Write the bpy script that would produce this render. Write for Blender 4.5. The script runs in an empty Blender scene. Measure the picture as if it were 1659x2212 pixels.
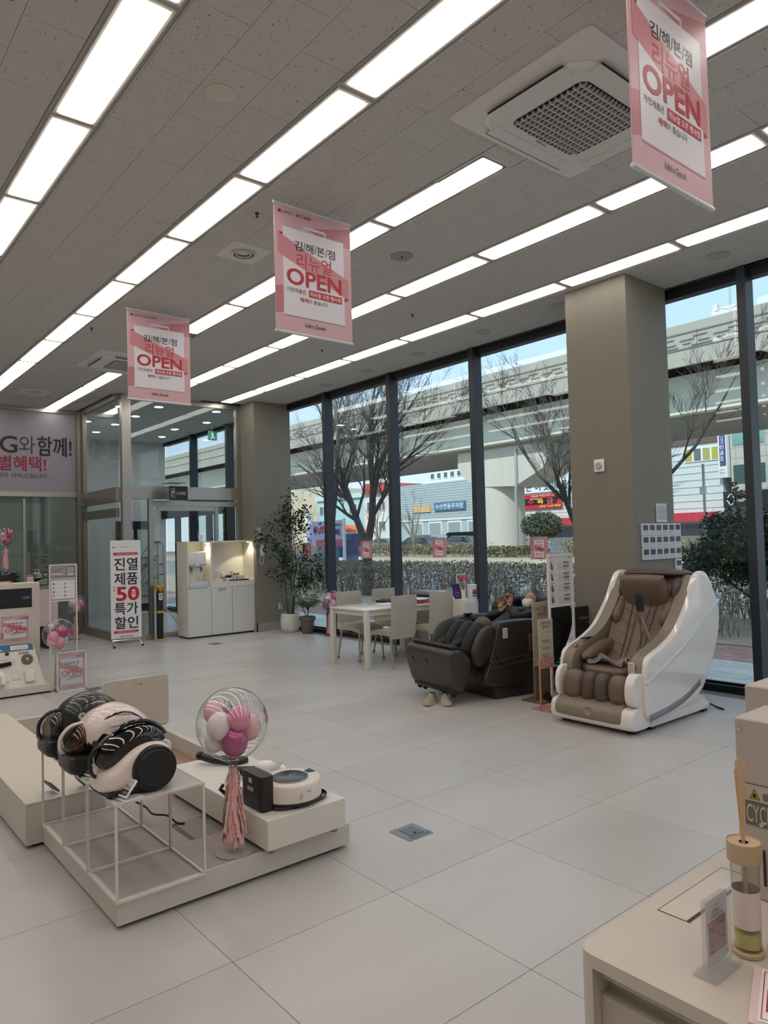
import bpy, bmesh, math, random
import numpy as np
from mathutils import Vector, Matrix, Euler
R_ = random.Random(7)
PI = math.pi
SC = bpy.context.scene
COL = SC.collection

# ---------------------------------------------------------------- camera
cam_d = bpy.data.cameras.new('camera')
cam_d.sensor_fit = 'VERTICAL'; cam_d.sensor_height = 36.0
cam_d.lens = 1552.4 * 36.0 / 2212
cam_d.clip_start = 0.05; cam_d.clip_end = 600
cam = bpy.data.objects.new('camera', cam_d); COL.objects.link(cam)
yaw, pit, rol = -0.6907, 0.0377, -0.0260
F = Vector((math.cos(pit)*math.cos(yaw), math.cos(pit)*math.sin(yaw), math.sin(pit)))
r0 = Vector((math.sin(yaw), -math.cos(yaw), 0)); u0 = r0.cross(F)
rr = math.cos(rol)*r0 + math.sin(rol)*u0; uu = -math.sin(rol)*r0 + math.cos(rol)*u0
cam.matrix_world = Matrix(((rr.x, uu.x, -F.x, 0), (rr.y, uu.y, -F.y, 0), (rr.z, uu.z, -F.z, 1.61), (0, 0, 0, 1)))
SC.camera = cam
# ---------------------------------------------------------------- sky, sun, exposure
SC.view_settings.view_transform = 'Standard'; SC.view_settings.look = 'None'
SC.view_settings.gamma = 1.0; SC.view_settings.use_curve_mapping = False
SC.view_settings.exposure = 0.8
LAMP_STRENGTH = 2.9
w = bpy.data.worlds.new('sky'); SC.world = w; w.use_nodes = True
nt = w.node_tree; nt.nodes.clear()
o_ = nt.nodes.new('ShaderNodeOutputWorld'); bg = nt.nodes.new('ShaderNodeBackground')
tc = nt.nodes.new('ShaderNodeTexCoord'); sx = nt.nodes.new('ShaderNodeSeparateXYZ'); cr = nt.nodes.new('ShaderNodeValToRGB')
nt.links.new(tc.outputs['Generated'], sx.inputs[0]); nt.links.new(sx.outputs['Z'], cr.inputs[0])
cr.color_ramp.elements[0].position = 0.0; cr.color_ramp.elements[0].color = (0.80, 0.85, 0.92, 1)
cr.color_ramp.elements[1].position = 0.5; cr.color_ramp.elements[1].color = (0.52, 0.66, 0.86, 1)
e_ = cr.color_ramp.elements.new(0.12); e_.color = (0.64, 0.78, 0.95, 1)
e_ = cr.color_ramp.elements.new(0.28); e_.color = (0.52, 0.71, 0.95, 1)
nt.links.new(cr.outputs[0], bg.inputs[0]); bg.inputs[1].default_value = 0.92
nt.links.new(bg.outputs[0], o_.inputs[0])
sun_d = bpy.data.lights.new('sun', 'SUN'); sun_d.energy = 2.3; sun_d.angle = 0.02; sun_d.color = (1.0, 0.95, 0.86)
sun = bpy.data.objects.new('sun', sun_d); COL.objects.link(sun)
sun.rotation_euler = Vector((0.35, -1.0, -0.95)).to_track_quat('-Z', 'Y').to_euler()

# ---------------------------------------------------------------- materials
def lin(h):
    h = h.lstrip('#'); out = []
    for i in (0, 2, 4):
        c = int(h[i:i+2], 16)/255.0
        out.append(c/12.92 if c <= 0.04045 else ((c+0.055)/1.055)**2.4)
    return out
MATS = {}
def M(name, col='#808080', rough=0.5, metal=0.0, noise=0.0, nscale=8.0, bump=0.0, bscale=60.0, coat=0.0, emit=None, estr=1.0, vary=0.0, spec=0.5, stretch=None, alpha=1.0, trans=0.0, sheen=0.0):
    if name in MATS: return MATS[name]
    m = bpy.data.materials.new(name); m.use_nodes = True; MATS[name] = m
    t = m.node_tree; p = t.nodes['Principled BSDF']
    c = lin(col) if isinstance(col, str) else list(col)
    p.inputs['Base Color'].default_value = (*c, 1); p.inputs['Roughness'].default_value = rough
    p.inputs['Metallic'].default_value = metal; p.inputs['Coat Weight'].default_value = coat
    p.inputs['Specular IOR Level'].default_value = spec
    p.inputs['Transmission Weight'].default_value = trans
    p.inputs['Alpha'].default_value = alpha
    if sheen: p.inputs['Sheen Weight'].default_value = sheen
    if emit:
        p.inputs['Emission Color'].default_value = (*lin(emit), 1); p.inputs['Emission Strength'].default_value = estr
    if noise or bump or vary:
        g = t.nodes.new('ShaderNodeNewGeometry')
        mp = t.nodes.new('ShaderNodeMapping'); t.links.new(g.outputs['Position'], mp.inputs[0])
        if stretch: mp.inputs['Scale'].default_value = stretch
        last = None
        if noise:
            n = t.nodes.new('ShaderNodeTexNoise'); n.inputs['Scale'].default_value = nscale; n.inputs['Detail'].default_value = 5
            t.links.new(mp.outputs[0], n.inputs['Vector'])
            mr = t.nodes.new('ShaderNodeMapRange'); mr.inputs['From Min'].default_value = .2; mr.inputs['From Max'].default_value = .8; mr.clamp = False
            mr.inputs['To Min'].default_value = 1-noise; mr.inputs['To Max'].default_value = 1+noise
            t.links.new(n.outputs['Fac'], mr.inputs['Value']); last = mr.outputs[0]
        if vary:
            oi = t.nodes.new('ShaderNodeObjectInfo'); mr2 = t.nodes.new('ShaderNodeMapRange')
            mr2.inputs['To Min'].default_value = 1-vary; mr2.inputs['To Max'].default_value = 1+vary
            t.links.new(oi.outputs['Random'], mr2.inputs['Value'])
            if last:
                mu = t.nodes.new('ShaderNodeMath'); mu.operation = 'MULTIPLY'
                t.links.new(last, mu.inputs[0]); t.links.new(mr2.outputs[0], mu.inputs[1]); last = mu.outputs[0]
            else: last = mr2.outputs[0]
        if last:
            vm = t.nodes.new('ShaderNodeVectorMath'); vm.operation = 'SCALE'
            vm.inputs[0].default_value = c; t.links.new(last, vm.inputs['Scale'])
            t.links.new(vm.outputs[0], p.inputs['Base Color'])
        if bump:
            n2 = t.nodes.new('ShaderNodeTexNoise'); n2.inputs['Scale'].default_value = bscale; n2.inputs['Detail'].default_value = 4
            t.links.new(mp.outputs[0], n2.inputs['Vector'])
            b = t.nodes.new('ShaderNodeBump'); b.inputs['Strength'].default_value = bump; b.inputs['Distance'].default_value = .004
            t.links.new(n2.outputs['Fac'], b.inputs['Height']); t.links.new(b.outputs[0], p.inputs['Normal'])
    return m
def ink(h): return M('ink_'+h.strip('#'), h, .45)
def glass(name, tint='#f4f8f8', refl=1.0, haze=0.0, hazecol='#dfe5e2', ior=1.45, rough=0.0):
    """thin clear sheet: fresnel reflection over straight transmission, optional frosting film"""
    if name in MATS: return MATS[name]
    m = bpy.data.materials.new(name); m.use_nodes = True; MATS[name] = m
    t = m.node_tree; t.nodes.clear()
    out = t.nodes.new('ShaderNodeOutputMaterial'); tr = t.nodes.new('ShaderNodeBsdfTransparent'); gl = t.nodes.new('ShaderNodeBsdfGlossy')
    gl.inputs['Roughness'].default_value = rough
    tr.inputs[0].default_value = (*lin(tint), 1); lw = t.nodes.new('ShaderNodeLayerWeight'); lw.inputs[0].default_value = .5
    pw = t.nodes.new('ShaderNodeMath'); pw.operation = 'POWER'; pw.inputs[1].default_value = 5; t.links.new(lw.outputs['Facing'], pw.inputs[0])
    fr = t.nodes.new('ShaderNodeMath'); fr.operation = 'MULTIPLY_ADD'; fr.inputs[1].default_value = .96; fr.inputs[2].default_value = .04; t.links.new(pw.outputs[0], fr.inputs[0])
    mx = t.nodes.new('ShaderNodeMixShader'); ml = t.nodes.new('ShaderNodeMath'); ml.operation = 'MULTIPLY'; ml.inputs[1].default_value = refl
    t.links.new(fr.outputs[0], ml.inputs[0]); t.links.new(ml.outputs[0], mx.inputs[0]); t.links.new(tr.outputs[0], mx.inputs[1]); t.links.new(gl.outputs[0], mx.inputs[2])
    last = mx.outputs[0]
    if haze:
        df = t.nodes.new('ShaderNodeBsdfDiffuse'); df.inputs[0].default_value = (*lin(hazecol), 1)
        m2 = t.nodes.new('ShaderNodeMixShader'); m2.inputs[0].default_value = haze
        t.links.new(last, m2.inputs[1]); t.links.new(df.outputs[0], m2.inputs[2]); last = m2.outputs[0]
    t.links.new(last, out.inputs[0])
    return m

# ---------------------------------------------------------------- mesh builder
def I4(): return Matrix.Identity(4)
class B:
    def __init__(s, T=None): s.v = []; s.f = []; s.m = []; s.T = T or I4(); s.mi = 0
    def at(s, x=0, y=0, z=0, rx=0, ry=0, rz=0, sc=1):
        s.T = Matrix.Translation((x, y, z)) @ Euler((rx, ry, rz)).to_matrix().to_4x4() @ Matrix.Diagonal((sc, sc, sc, 1)); return s
    def add(s, vs, fs, mi=None):
        n = len(s.v); s.v += [tuple(s.T @ Vector(p)) for p in vs]
        s.f += [tuple(i+n for i in f) for f in fs]; s.m += [s.mi if mi is None else mi]*len(fs); return s
    def box(s, x0, y0, z0, x1, y1, z1, mi=None):
        if x0 > x1: x0, x1 = x1, x0
        if y0 > y1: y0, y1 = y1, y0
        if z0 > z1: z0, z1 = z1, z0
        v = [(x0,y0,z0),(x1,y0,z0),(x1,y1,z0),(x0,y1,z0),(x0,y0,z1),(x1,y0,z1),(x1,y1,z1),(x0,y1,z1)]
        return s.add(v, [(0,3,2,1),(4,5,6,7),(0,1,5,4),(1,2,6,5),(2,3,7,6),(3,0,4,7)], mi)
    def cbox(s, cx, cy, cz, sx, sy, sz, mi=None): return s.box(cx-sx/2, cy-sy/2, cz-sz/2, cx+sx/2, cy+sy/2, cz+sz/2, mi)
    def rbox(s, x0, y0, z0, x1, y1, z1, r=.01, seg=2, mi=None):
        bm = bmesh.new(); bmesh.ops.create_cube(bm, size=1)
        for v in bm.verts: v.co = Vector(((x0+x1)/2+v.co.x*abs(x1-x0), (y0+y1)/2+v.co.y*abs(y1-y0), (z0+z1)/2+v.co.z*abs(z1-z0)))
        r = min(r, .49*min(abs(x1-x0), abs(y1-y0), abs(z1-z0)))
        bmesh.ops.bevel(bm, geom=bm.edges[:], offset=r, segments=seg, affect='EDGES', profile=.5)
        bm.verts.index_update(); s.add([v.co[:] for v in bm.verts], [[v.index for v in f.verts] for f in bm.faces], mi); bm.free(); return s
    def prism(s, pts, axis, a, b, mi=None):
        """closed outline (p,q) swept from a to b along axis; axis x:(y,z) y:(x,z) z:(x,y)"""
        def P(p, t): return {'x': (t, p[0], p[1]), 'y': (p[0], t, p[1]), 'z': (p[0], p[1], t)}[axis]
        n = len(pts); v = [P(p, a) for p in pts]+[P(p, b) for p in pts]
        f = [tuple(range(n))[::-1], tuple(range(n, 2*n))]+[(i, (i+1) % n, n+(i+1) % n, n+i) for i in range(n)]
        return s.add(v, f, mi)
    def loft(s, rings, cap=True, close=True, mi=None):
        n = len(rings[0]); v = [p for r in rings for p in r]; f = []
        for k in range(len(rings)-1):
            for i in range(n if close else n-1):
                j = (i+1) % n; f.append((k*n+i, k*n+j, (k+1)*n+j, (k+1)*n+i))
        if cap: f.append(tuple(range(n))[::-1]); f.append(tuple(range((len(rings)-1)*n, len(rings)*n)))
        return s.add(v, f, mi)
    def puff(s, pts, axis, c, half, n=9, p=3.0, cen=None, mi=None, m=0.0):
        """outline (p,q) swelling across axis around c, rounded to both sides (superellipse p); m = size kept at the sides"""
        if cen is None: cen = (sum(q[0] for q in pts)/len(pts), sum(q[1] for q in pts)/len(pts))
        rings = []
        for k in range(n):
            t = -PI/2+PI*k/(n-1); u = math.copysign(abs(math.sin(t))**(2/p), math.sin(t)); sc = max(abs(math.cos(t)), 1e-3)**(2/p); sc = m+(1-m)*sc
            x = c+half*u; ring = []
            for q in pts:
                a = cen[0]+(q[0]-cen[0])*sc; b = cen[1]+(q[1]-cen[1])*sc
                ring.append({'x': (x, a, b), 'y': (a, x, b), 'z': (a, b, x)}[axis])
            rings.append(ring)
        return s.loft(rings, mi=mi)
    def tube(s, path, r, n=8, cap=True, mi=None):
        P = [Vector(p) for p in path]; rs = r if isinstance(r, (list, tuple)) else [r]*len(P); rings = []
        d = (P[1]-P[0]).normalized(); up = Vector((0, 0, 1)) if abs(d.z) < .9 else Vector((1, 0, 0)); a = d.cross(up).normalized()
        for i, p in enumerate(P):
            d = (P[min(i+1, len(P)-1)]-P[max(i-1, 0)]).normalized(); a = (a-d*a.dot(d)); a = a.normalized() if a.length > 1e-6 else d.orthogonal().normalized(); b = d.cross(a)
            rings.append([tuple(p+a*rs[i]*math.cos(2*PI*k/n)+b*rs[i]*math.sin(2*PI*k/n)) for k in range(n)])
        return s.loft(rings, cap=cap, mi=mi)
    def lathe(s, prof, n=24, c=(0, 0, 0), axis='z', cap=True, mi=None):
        rings = []
        for r, h in prof:
            ring = []
            for k in range(n):
                a = 2*PI*k/n; x, y = r*math.cos(a), r*math.sin(a)
                q = {'z': (x, y, h), 'x': (h, x, y), 'y': (y, h, x)}[axis]; ring.append((c[0]+q[0], c[1]+q[1], c[2]+q[2]))
            rings.append(ring)
        return s.loft(rings, cap=cap, mi=mi)
    def cyl(s, c, r, h, axis='z', n=20, mi=None, bev=0.0):
        if bev: return s.lathe([(r-bev, 0), (r, bev), (r, h-bev), (r-bev, h)], n, c, axis, True, mi)
        return s.lathe([(r, 0), (r, h)], n, c, axis, True, mi)
    def ell(s, c, r, n=16, k=10, mi=None):
        if not isinstance(r, (tuple, list)): r = (r, r, r)
        return s.loft([[(c[0]+r[0]*math.sin(PI*(j+.02)/(k-.0))*math.cos(2*PI*i/n), c[1]+r[1]*math.sin(PI*(j+.02)/(k-.0))*math.sin(2*PI*i/n), c[2]-r[2]*math.cos(PI*(j+.02)/k)) for i in range(n)] for j in range(k+1)], mi=mi)
    def quad(s, a, b, c, d, mi=None): return s.add([a, b, c, d], [(0, 1, 2, 3)], mi)
    def mesh(s, name, mats, smooth=40):
        me = bpy.data.meshes.new(name); me.from_pydata(s.v, [], s.f)
        if not isinstance(mats, (list, tuple)): mats = [mats]
        for m in mats: me.materials.append(m)
        if len(mats) > 1: me.polygons.foreach_set('material_index', s.m)
        if smooth:
            me.polygons.foreach_set('use_smooth', [True]*len(me.polygons))
            try: me.set_sharp_from_angle(angle=math.radians(smooth))
            except Exception: pass
        me.update(); return me
    def build(s, name, mats, parent=None, smooth=40, fixn=True, kind=None, label=None):
        me = s.mesh(name, mats, smooth)
        if fixn and len(s.f) < 60000:
            bm = bmesh.new(); bm.from_mesh(me); bmesh.ops.recalc_face_normals(bm, faces=bm.faces[:]); bm.to_mesh(me); bm.free()
        o = bpy.data.objects.new(name, me); COL.objects.link(o)
        if parent: o.parent = parent
        if kind: o['kind'] = kind
        if label: o['label'] = label
        return o
def tag(o, label, cat, group=None, kind=None):
    o['label'] = label; o['category'] = cat
    if group: o['group'] = group
    if kind: o['kind'] = kind
    return o
def thing(name, label, cat, loc=(0, 0, 0), rz=0, group=None, rot=None):
    o = bpy.data.objects.new(name, None); COL.objects.link(o); o.empty_display_size = .1
    o.location = loc; o.rotation_euler = rot if rot else (0, 0, rz)
    return tag(o, label, cat, group)
def struct(name, bld, mat, parent=None, **k):
    o = bld.build(name, mat, parent, **k)
    if not parent: o['kind'] = 'structure'
    return o
def dup(src, loc=None, rz=None, label=None, group=None, parent=None):
    r = src.copy(); COL.objects.link(r)
    if parent: r.parent = parent
    if loc is not None: r.location = loc
    if rz is not None: r.rotation_euler = (0, 0, rz)
    if label: r['label'] = label
    if group: r['group'] = group
    for ch in list(src.children): dup(ch, parent=r)
    return r

# ---------------------------------------------------------------- lettering and flat print
_TX = {}
def text_geo(s, bold=0.0):
    k = (s, bold)
    if k in _TX: return _TX[k]
    cu = bpy.data.curves.new('t', 'FONT'); cu.body = s; cu.offset = bold; cu.resolution_u = 3; cu.fill_mode = 'FRONT'
    o = bpy.data.objects.new('t', cu); COL.objects.link(o)
    dg = bpy.context.evaluated_depsgraph_get()
    me = bpy.data.meshes.new_from_object(o.evaluated_get(dg))
    v = [(p.co.x, p.co.y) for p in me.vertices]; f = [tuple(q.vertices) for q in me.polygons]
    bpy.data.objects.remove(o); bpy.data.curves.remove(cu); bpy.data.meshes.remove(me)
    x0 = min(p[0] for p in v); x1 = max(p[0] for p in v); y0 = min(p[1] for p in v); y1 = max(p[1] for p in v)
    _TX[k] = (v, f, x0, y0, x1-x0, y1-y0); return _TX[k]
class Print:
    """flat artwork on a sheet: coordinates (u,v) in metres from o along du, dv; every layer lies a hair above the one before"""
    def __init__(s, o, du, dv, n, step=.00015): s.o = Vector(o); s.du = Vector(du); s.dv = Vector(dv); s.n = Vector(n); s.k = 1; s.b = B(); s.mats = []; s.step = step
    def _m(s, c):
        m = ink(c) if isinstance(c, str) else c
        if m not in s.mats: s.mats.append(m)
        return s.mats.index(m)
    def P(s, u, v): return tuple(s.o+s.du*u+s.dv*v+s.n*s.step*s.k)
    def poly(s, pts, c, up=True):
        s.b.add([s.P(*p) for p in pts], [tuple(range(len(pts)))], s._m(c)); s.k += 1 if up else 0; return s
    def rect(s, u0, v0, u1, v1, c, up=True): return s.poly([(u0, v0), (u1, v0), (u1, v1), (u0, v1)], c, up)
    def rrect(s, u0, v0, u1, v1, r, c):
        pts = []
        for cx, cy, a0 in ((u1-r, v0+r, -PI/2), (u1-r, v1-r, 0), (u0+r, v1-r, PI/2), (u0+r, v0+r, PI)):
            for k in range(5): pts.append((cx+r*math.cos(a0+k*PI/8), cy+r*math.sin(a0+k*PI/8)))
        return s.poly(pts, c)
    def disc(s, u, v, r, c, n=20, ry=None):
        ry = ry or r
        return s.poly([(u+r*math.cos(2*PI*k/n), v+ry*math.sin(2*PI*k/n)) for k in range(n)], c)
    def ring(s, u, v, r, t, c, n=20):
        vs = []; fs = []
        for k in range(n):
            a = 2*PI*k/n; vs += [s.P(u+r*math.cos(a), v+r*math.sin(a)), s.P(u+(r-t)*math.cos(a), v+(r-t)*math.sin(a))]
            fs.append((2*k, (2*k+2) % (2*n), (2*k+3) % (2*n), 2*k+1))
        s.b.add(vs, fs, s._m(c)); s.k += 1; return s
    def frame(s, u0, v0, u1, v1, t, c):
        for a in ((u0, v0, u1, v0+t), (u0, v1-t, u1, v1), (u0, v0, u0+t, v1), (u1-t, v0, u1, v1)): s.rect(*a, c, up=False)
        s.k += 1; return s
    def text(s, txt, u, v, h, c, w=None, bold=0.0, al='c', mirror=False):
        if bold > .004:      # heavy Hangul: the light face struck several times
            d = bold*h*.9; w = (w or text_geo(txt, 0)[4]*h/text_geo(txt, 0)[5])-2*d
            for a, e in ((0, 0), (d, 0), (-d, 0), (0, d*.8), (0, -d*.8), (d*.7, d*.6), (-d*.7, -d*.6), (-d*.7, d*.6), (d*.7, -d*.6)): s.text(txt, u+a+(d if al == 'l' else -d if al == 'r' else 0), v+e, h, c, w, 0, al, mirror); s.k -= .86
            s.k += .5; return s
        vv, ff, x0, y0, W, H = text_geo(txt, bold); sc = h/H; sw = (w/W) if w else sc
        off = {'c': -W*sw/2, 'l': 0, 'r': -W*sw}[al]; sg = -1 if mirror else 1
        s.b.add([s.P(u+sg*(off+(p[0]-x0)*sw), v+(p[1]-y0)*sc) for p in vv], ff, s._m(c)); s.k += 1; return s
    def build(s, name='print', parent=None):
        return s.b.build(name, s.mats, parent, smooth=0, fixn=False)
def bars(P, u0, v0, u1, v1, n, c, seed=1, t=.45):
    """rows of tiny unreadable copy"""
    r = random.Random(seed); dv = (v1-v0)/n
    for i in range(n):
        u = u0
        while u < u1-.02*(u1-u0):
            wd = (u1-u0)*r.uniform(.04, .14); e = min(u+wd, u1); P.rect(u, v0+dv*(i+.5-t/2), e, v0+dv*(i+.5+t/2), c, up=False); u = e+(u1-u0)*r.uniform(.02, .05)
    P.k += 1
def open_poster(P, W, H, tiny=False):
    """pink renewal poster: paper bag with a ribbon round it"""
    w, h = W, H
    P.rect(0, 0, w, h, '#cfa7ae')
    P.poly([(.40*w, h*.86), (w, h*.965), (w, h*.80), (.75*w, h*.78)], '#bb7680')
    P.poly([(0, h*.13), (.10*w, h*.15), (.10*w, h*.36), (0, h*.345)], '#bb7680')
    P.rect(.36*w, .855*h, .66*w, .875*h, '#dcd2da'); P.rect(.36*w, .82*h, .385*w, .875*h, '#cfc4cc'); P.rect(.635*w, .82*h, .66*w, .875*h, '#cfc4cc')
    P.poly([(.375*w, .805*h), (.64*w, .805*h), (.64*w, .85*h)], '#c56a70')
    P.rect(.115*w, .125*h, .90*w, .825*h, '#b48591'); P.rect(.10*w, .135*h, .90*w, .83*h, '#dcd8e0')
    P.poly([(.04*w, .775*h), (.10*w, .745*h), (.10*w, .78*h)], '#9c2233'); P.poly([(.96*w, .355*h), (.90*w, .385*h), (.90*w, .335*h)], '#9c2233')
    P.poly([(.04*w, .775*h), (.04*w, .61*h), (.96*w, .355*h), (.96*w, .52*h)], '#c9858f')
    K = '#17161c'; Rd = '#b3202e'
    for i, ch in enumerate('김해본점'): P.text(ch, (.295+.145*i)*w, .665*h, .075*h, K, w=.10*w, bold=.02); P.k -= 1
    for i in range(3): P.poly([((.357+.145*i)*w, .67*h), ((.366+.145*i)*w, .67*h), ((.386+.145*i)*w, .74*h), ((.377+.145*i)*w, .74*h)], K, up=False)
    P.k += 1
    P.text('리뉴얼', .5*w, .525*h, .12*h, '#bd2f3c', w=.46*w, bold=.012)
    P.text('OPEN', .5*w, .385*h, .125*h, Rd, w=.72*w, bold=.045)
    P.text('가전제품은', .26*w, .32*h, .036*h, '#2b2a30', w=.25*w, bold=.0)
    P.rect(.42*w, .308*h, .86*w, .365*h, Rd)
    P.text('리뉴얼 오픈 행사점', .64*w, .318*h, .036*h, '#f6eef0', w=.40*w, bold=.01)
    P.text('혜택', .355*w, .255*h, .036*h, Rd, w=.105*w, bold=.02); P.k -= 1
    P.text('이 좋습니다', .54*w, .255*h, .036*h, '#2b2a30', w=.25*w)
    P.text("Life's Good.", .5*w, .06*h, .032*h, K, w=.27*w, bold=.012)
    P.disc(.065*w, .945*h, .018*w, '#8c1d2c', 14); P.text('LG전자', .10*w, .934*h, .022*h, K, w=.13*w, al='l'); P.k -= 1
    P.text('BEST SHOP', .27*w, .934*h, .022*h, K, w=.19*w, al='l')
# ================================================================ THE ROOM
H_ = 4.18; YW = -7.25
def tile_mat():
    m = M('floor_stone', '#bcb8b5', .32, noise=.10, nscale=1.9, vary=.045, spec=.6, stretch=(1, .35, 1))
    t = m.node_tree; p = t.nodes['Principled BSDF']
    g = t.nodes.new('ShaderNodeNewGeometry')
    n3 = t.nodes.new('ShaderNodeTexNoise'); n3.inputs['Scale'].default_value = 3.0; n3.inputs['Detail'].default_value = 6; t.links.new(g.outputs['Position'], n3.inputs['Vector'])
    mr = t.nodes.new('ShaderNodeMapRange'); mr.inputs['To Min'].default_value = .285; mr.inputs['To Max'].default_value = .38; t.links.new(n3.outputs['Fac'], mr.inputs['Value']); t.links.new(mr.outputs[0], p.inputs['Roughness'])
    return m
TILE = tile_mat()
floor = struct('floor', B().box(-4, YW-.08, -.12, 17.6, 4.5, -.006), M('grout', '#77716b', .8))
tx, ty = .7947, .8079
ox, oy = 4.9628, -3.7418
tm = B().box(.0015, .0015, -.01, tx-.0015, ty-.0015, 0).mesh('tile', TILE, 0)
def in_view(x, y, z, mg=1.15):
    d = Vector((x, y, z-1.61)); a = d.dot(F)
    if a < .2: return False
    return abs(d.dot(rr)/a) < .534*mg and abs(d.dot(uu)/a) < .713*mg
cells = []
for i in range(-12, 18):
    for j in range(-5, 11):
        x0, y0 = ox+(i-1)*tx, oy+(j-1)*ty
        if x0 > 17.2 or y0 < YW-.5: continue
        if y0 > -1.3: x0 += .0   # same bond over the whole shop
        vis = any(in_view(x0+a*tx, y0+b*ty, 0) for a in (0, .5, 1) for b in (0, .5, 1))
        cells.append((vis, (x0+.4)**2+(y0+.4)**2, x0, y0))
cells.sort(key=lambda c: (not c[0], c[1]))
rest = B()
for k, (vis, d, x0, y0) in enumerate(cells):
    if vis and k < 290:
        y1 = max(y0, YW+.04)
        if y0 < YW+.04:
            o = B().box(x0+.0015, YW+.04, -.01, x0+tx-.0015, y0+ty-.0015, 0).build('tile', TILE, floor, 0)
        else:
            o = bpy.data.objects.new('tile', tm); COL.objects.link(o); o.parent = floor; o.location = (x0, y0, 0)
    elif x0 > -4 and y0 < 4.2: rest.box(x0+.0015, max(y0, YW+.04)+.0015, -.01, min(x0+tx, 17.55)-.0015, y0+ty-.0015, 0)
rest.build('tiling', TILE, floor, 0, kind='stuff')

# ceiling: runs of light channel with three courses of mineral tile between
def ceil_mat():
    m = M('mineral_tile', '#c8c5c1', .9); t = m.node_tree; p = t.nodes['Principled BSDF']
    g = t.nodes.new('ShaderNodeNewGeometry'); mp = t.nodes.new('ShaderNodeMapping'); mp.inputs['Scale'].default_value = (38, 72, 38)
    t.links.new(g.outputs['Position'], mp.inputs[0])
    v = t.nodes.new('ShaderNodeTexVoronoi'); v.inputs['Scale'].default_value = 1.0; v.inputs['Randomness'].default_value = 1.0
    nz = t.nodes.new('ShaderNodeTexNoise'); nz.inputs['Scale'].default_value = 14; t.links.new(g.outputs['Position'], nz.inputs['Vector'])
    ad = t.nodes.new('ShaderNodeVectorMath'); ad.operation = 'MULTIPLY_ADD'; ad.inputs[1].default_value = (2.5, 6, 2); t.links.new(nz.outputs['Color'], ad.inputs[0]); t.links.new(mp.outputs[0], ad.inputs[2])
    t.links.new(ad.outputs[0], v.inputs['Vector'])
    r = t.nodes.new('ShaderNodeMapRange'); r.inputs['From Min'].default_value = .13; r.inputs['From Max'].default_value = .25; r.inputs['To Min'].default_value = .32; r.inputs['To Max'].default_value = 1.0
    t.links.new(v.outputs['Distance'], r.inputs['Value'])
    # only some cells carry a fissure
    c2 = t.nodes.new('ShaderNodeMath'); c2.operation = 'GREATER_THAN'; c2.inputs[1].default_value = .42
    sp = t.nodes.new('ShaderNodeSeparateColor'); t.links.new(v.outputs['Color'], sp.inputs[0]); t.links.new(sp.outputs[0], c2.inputs[0])
    mxx = t.nodes.new('ShaderNodeMath'); mxx.operation = 'MAXIMUM'; t.links.new(r.outputs[0], mxx.inputs[0]); t.links.new(c2.outputs[0], mxx.inputs[1])
    vm = t.nodes.new('ShaderNodeVectorMath'); vm.operation = 'SCALE'; vm.inputs[0].default_value = lin('#c8c5c1'); t.links.new(mxx.outputs[0], vm.inputs['Scale'])
    t.links.new(vm.outputs[0], p.inputs['Base Color']); return m
CT = ceil_mat(); CHAN = M('channel_paint', '#aeaaa7', .55)
ceiling = struct('ceiling', B().box(-4, YW-.3, H_+.02, 17.9, 4.5, H_+.4), M('slab', '#8e8b88', .9))
def CY(k): return -1.305-1.2065*k     # centre line of light run k
CW = .155
TL = .5878
ctm = B().box(.0012, .0012, 0, TL-.0012, .2988-.0012, .02).mesh('tile', CT, 0)
cc = []
for k in range(-4, 6):
    for q in range(3):
        y1 = CY(k)-CW-.2988*q; y0 = y1-.2988
        if k == 5: break
        off = 3.07 if q != 1 else 3.37
        for i in range(-14, 26):
            x0 = off+TL*i
            if x0 < -4.3 or x0 > 17.4: continue
            if x0 > 11.6 and y0 < -4.2: continue
            vis = any(in_view(x0+a*TL, y0+b*.3, H_, 1.05) for a in (0, 1) for b in (0, 1))
            cc.append((vis, x0*x0+y0*y0, x0, y0))
for i in range(-14, 26):      # last two courses against the glass
    for q in range(3):
        x0 = (3.07 if q != 1 else 3.37)+TL*i; y0 = CY(4)-CW-.2988*(q+1)
        if -4.3 < x0 < 11.6: cc.append((in_view(x0, y0, H_, 1.05), x0*x0+y0*y0, x0, y0))
cc = list({(round(c[2], 2), round(c[3], 2)): c for c in cc}.values())
cc.sort(key=lambda c: (not c[0], c[1])); rest = B()
for k, (vis, d, x0, y0) in enumerate(cc):
    if vis and k < 290: o = bpy.data.objects.new('tile', ctm); COL.objects.link(o); o.parent = ceiling; o.location = (x0, y0, H_)
    else: rest.box(x0+.0012, y0+.0012, H_, x0+TL-.0012, y0+.2988-.0012, H_+.02)
rest.build('tiling', CT, ceiling, 0, kind='stuff')
ch = B()
for k in range(-4, 5):
    y = CY(k); xe = 11.9 if k in (3, 4) else 14.0
    for xa, xb in ([(-4, xe)] if k != 2 else [(-4, 1.93), (3.16, 8.12), (10.6, xe)]):
        ch.box(xa, y-CW+.004, H_+.012, xb, y+CW-.004, H_+.018)
        for s in (-1, 1): ch.box(xa, y+s*(CW-.004)-.002, H_-.004, xb, y+s*(CW-.004)+.002, H_+.015)
    if k == 2:
        for i in range(-2, 13):
            x0 = 3.07+TL*i
            if (1.9 < x0 < 3.1) or (8.2 < x0 < 10.4): B().box(x0+.0012, y-.148, H_, x0+TL-.0012, y+.148, H_+.02).build('tile', CT, ceiling, 0)
ch.build('light_channel', CHAN, ceiling, 0)
CEILING_TILE_EDGE = B().box(-4, YW, H_, 11.6, YW+.12, H_+.02).build('edge_strip', CHAN, ceiling, 0)

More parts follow.
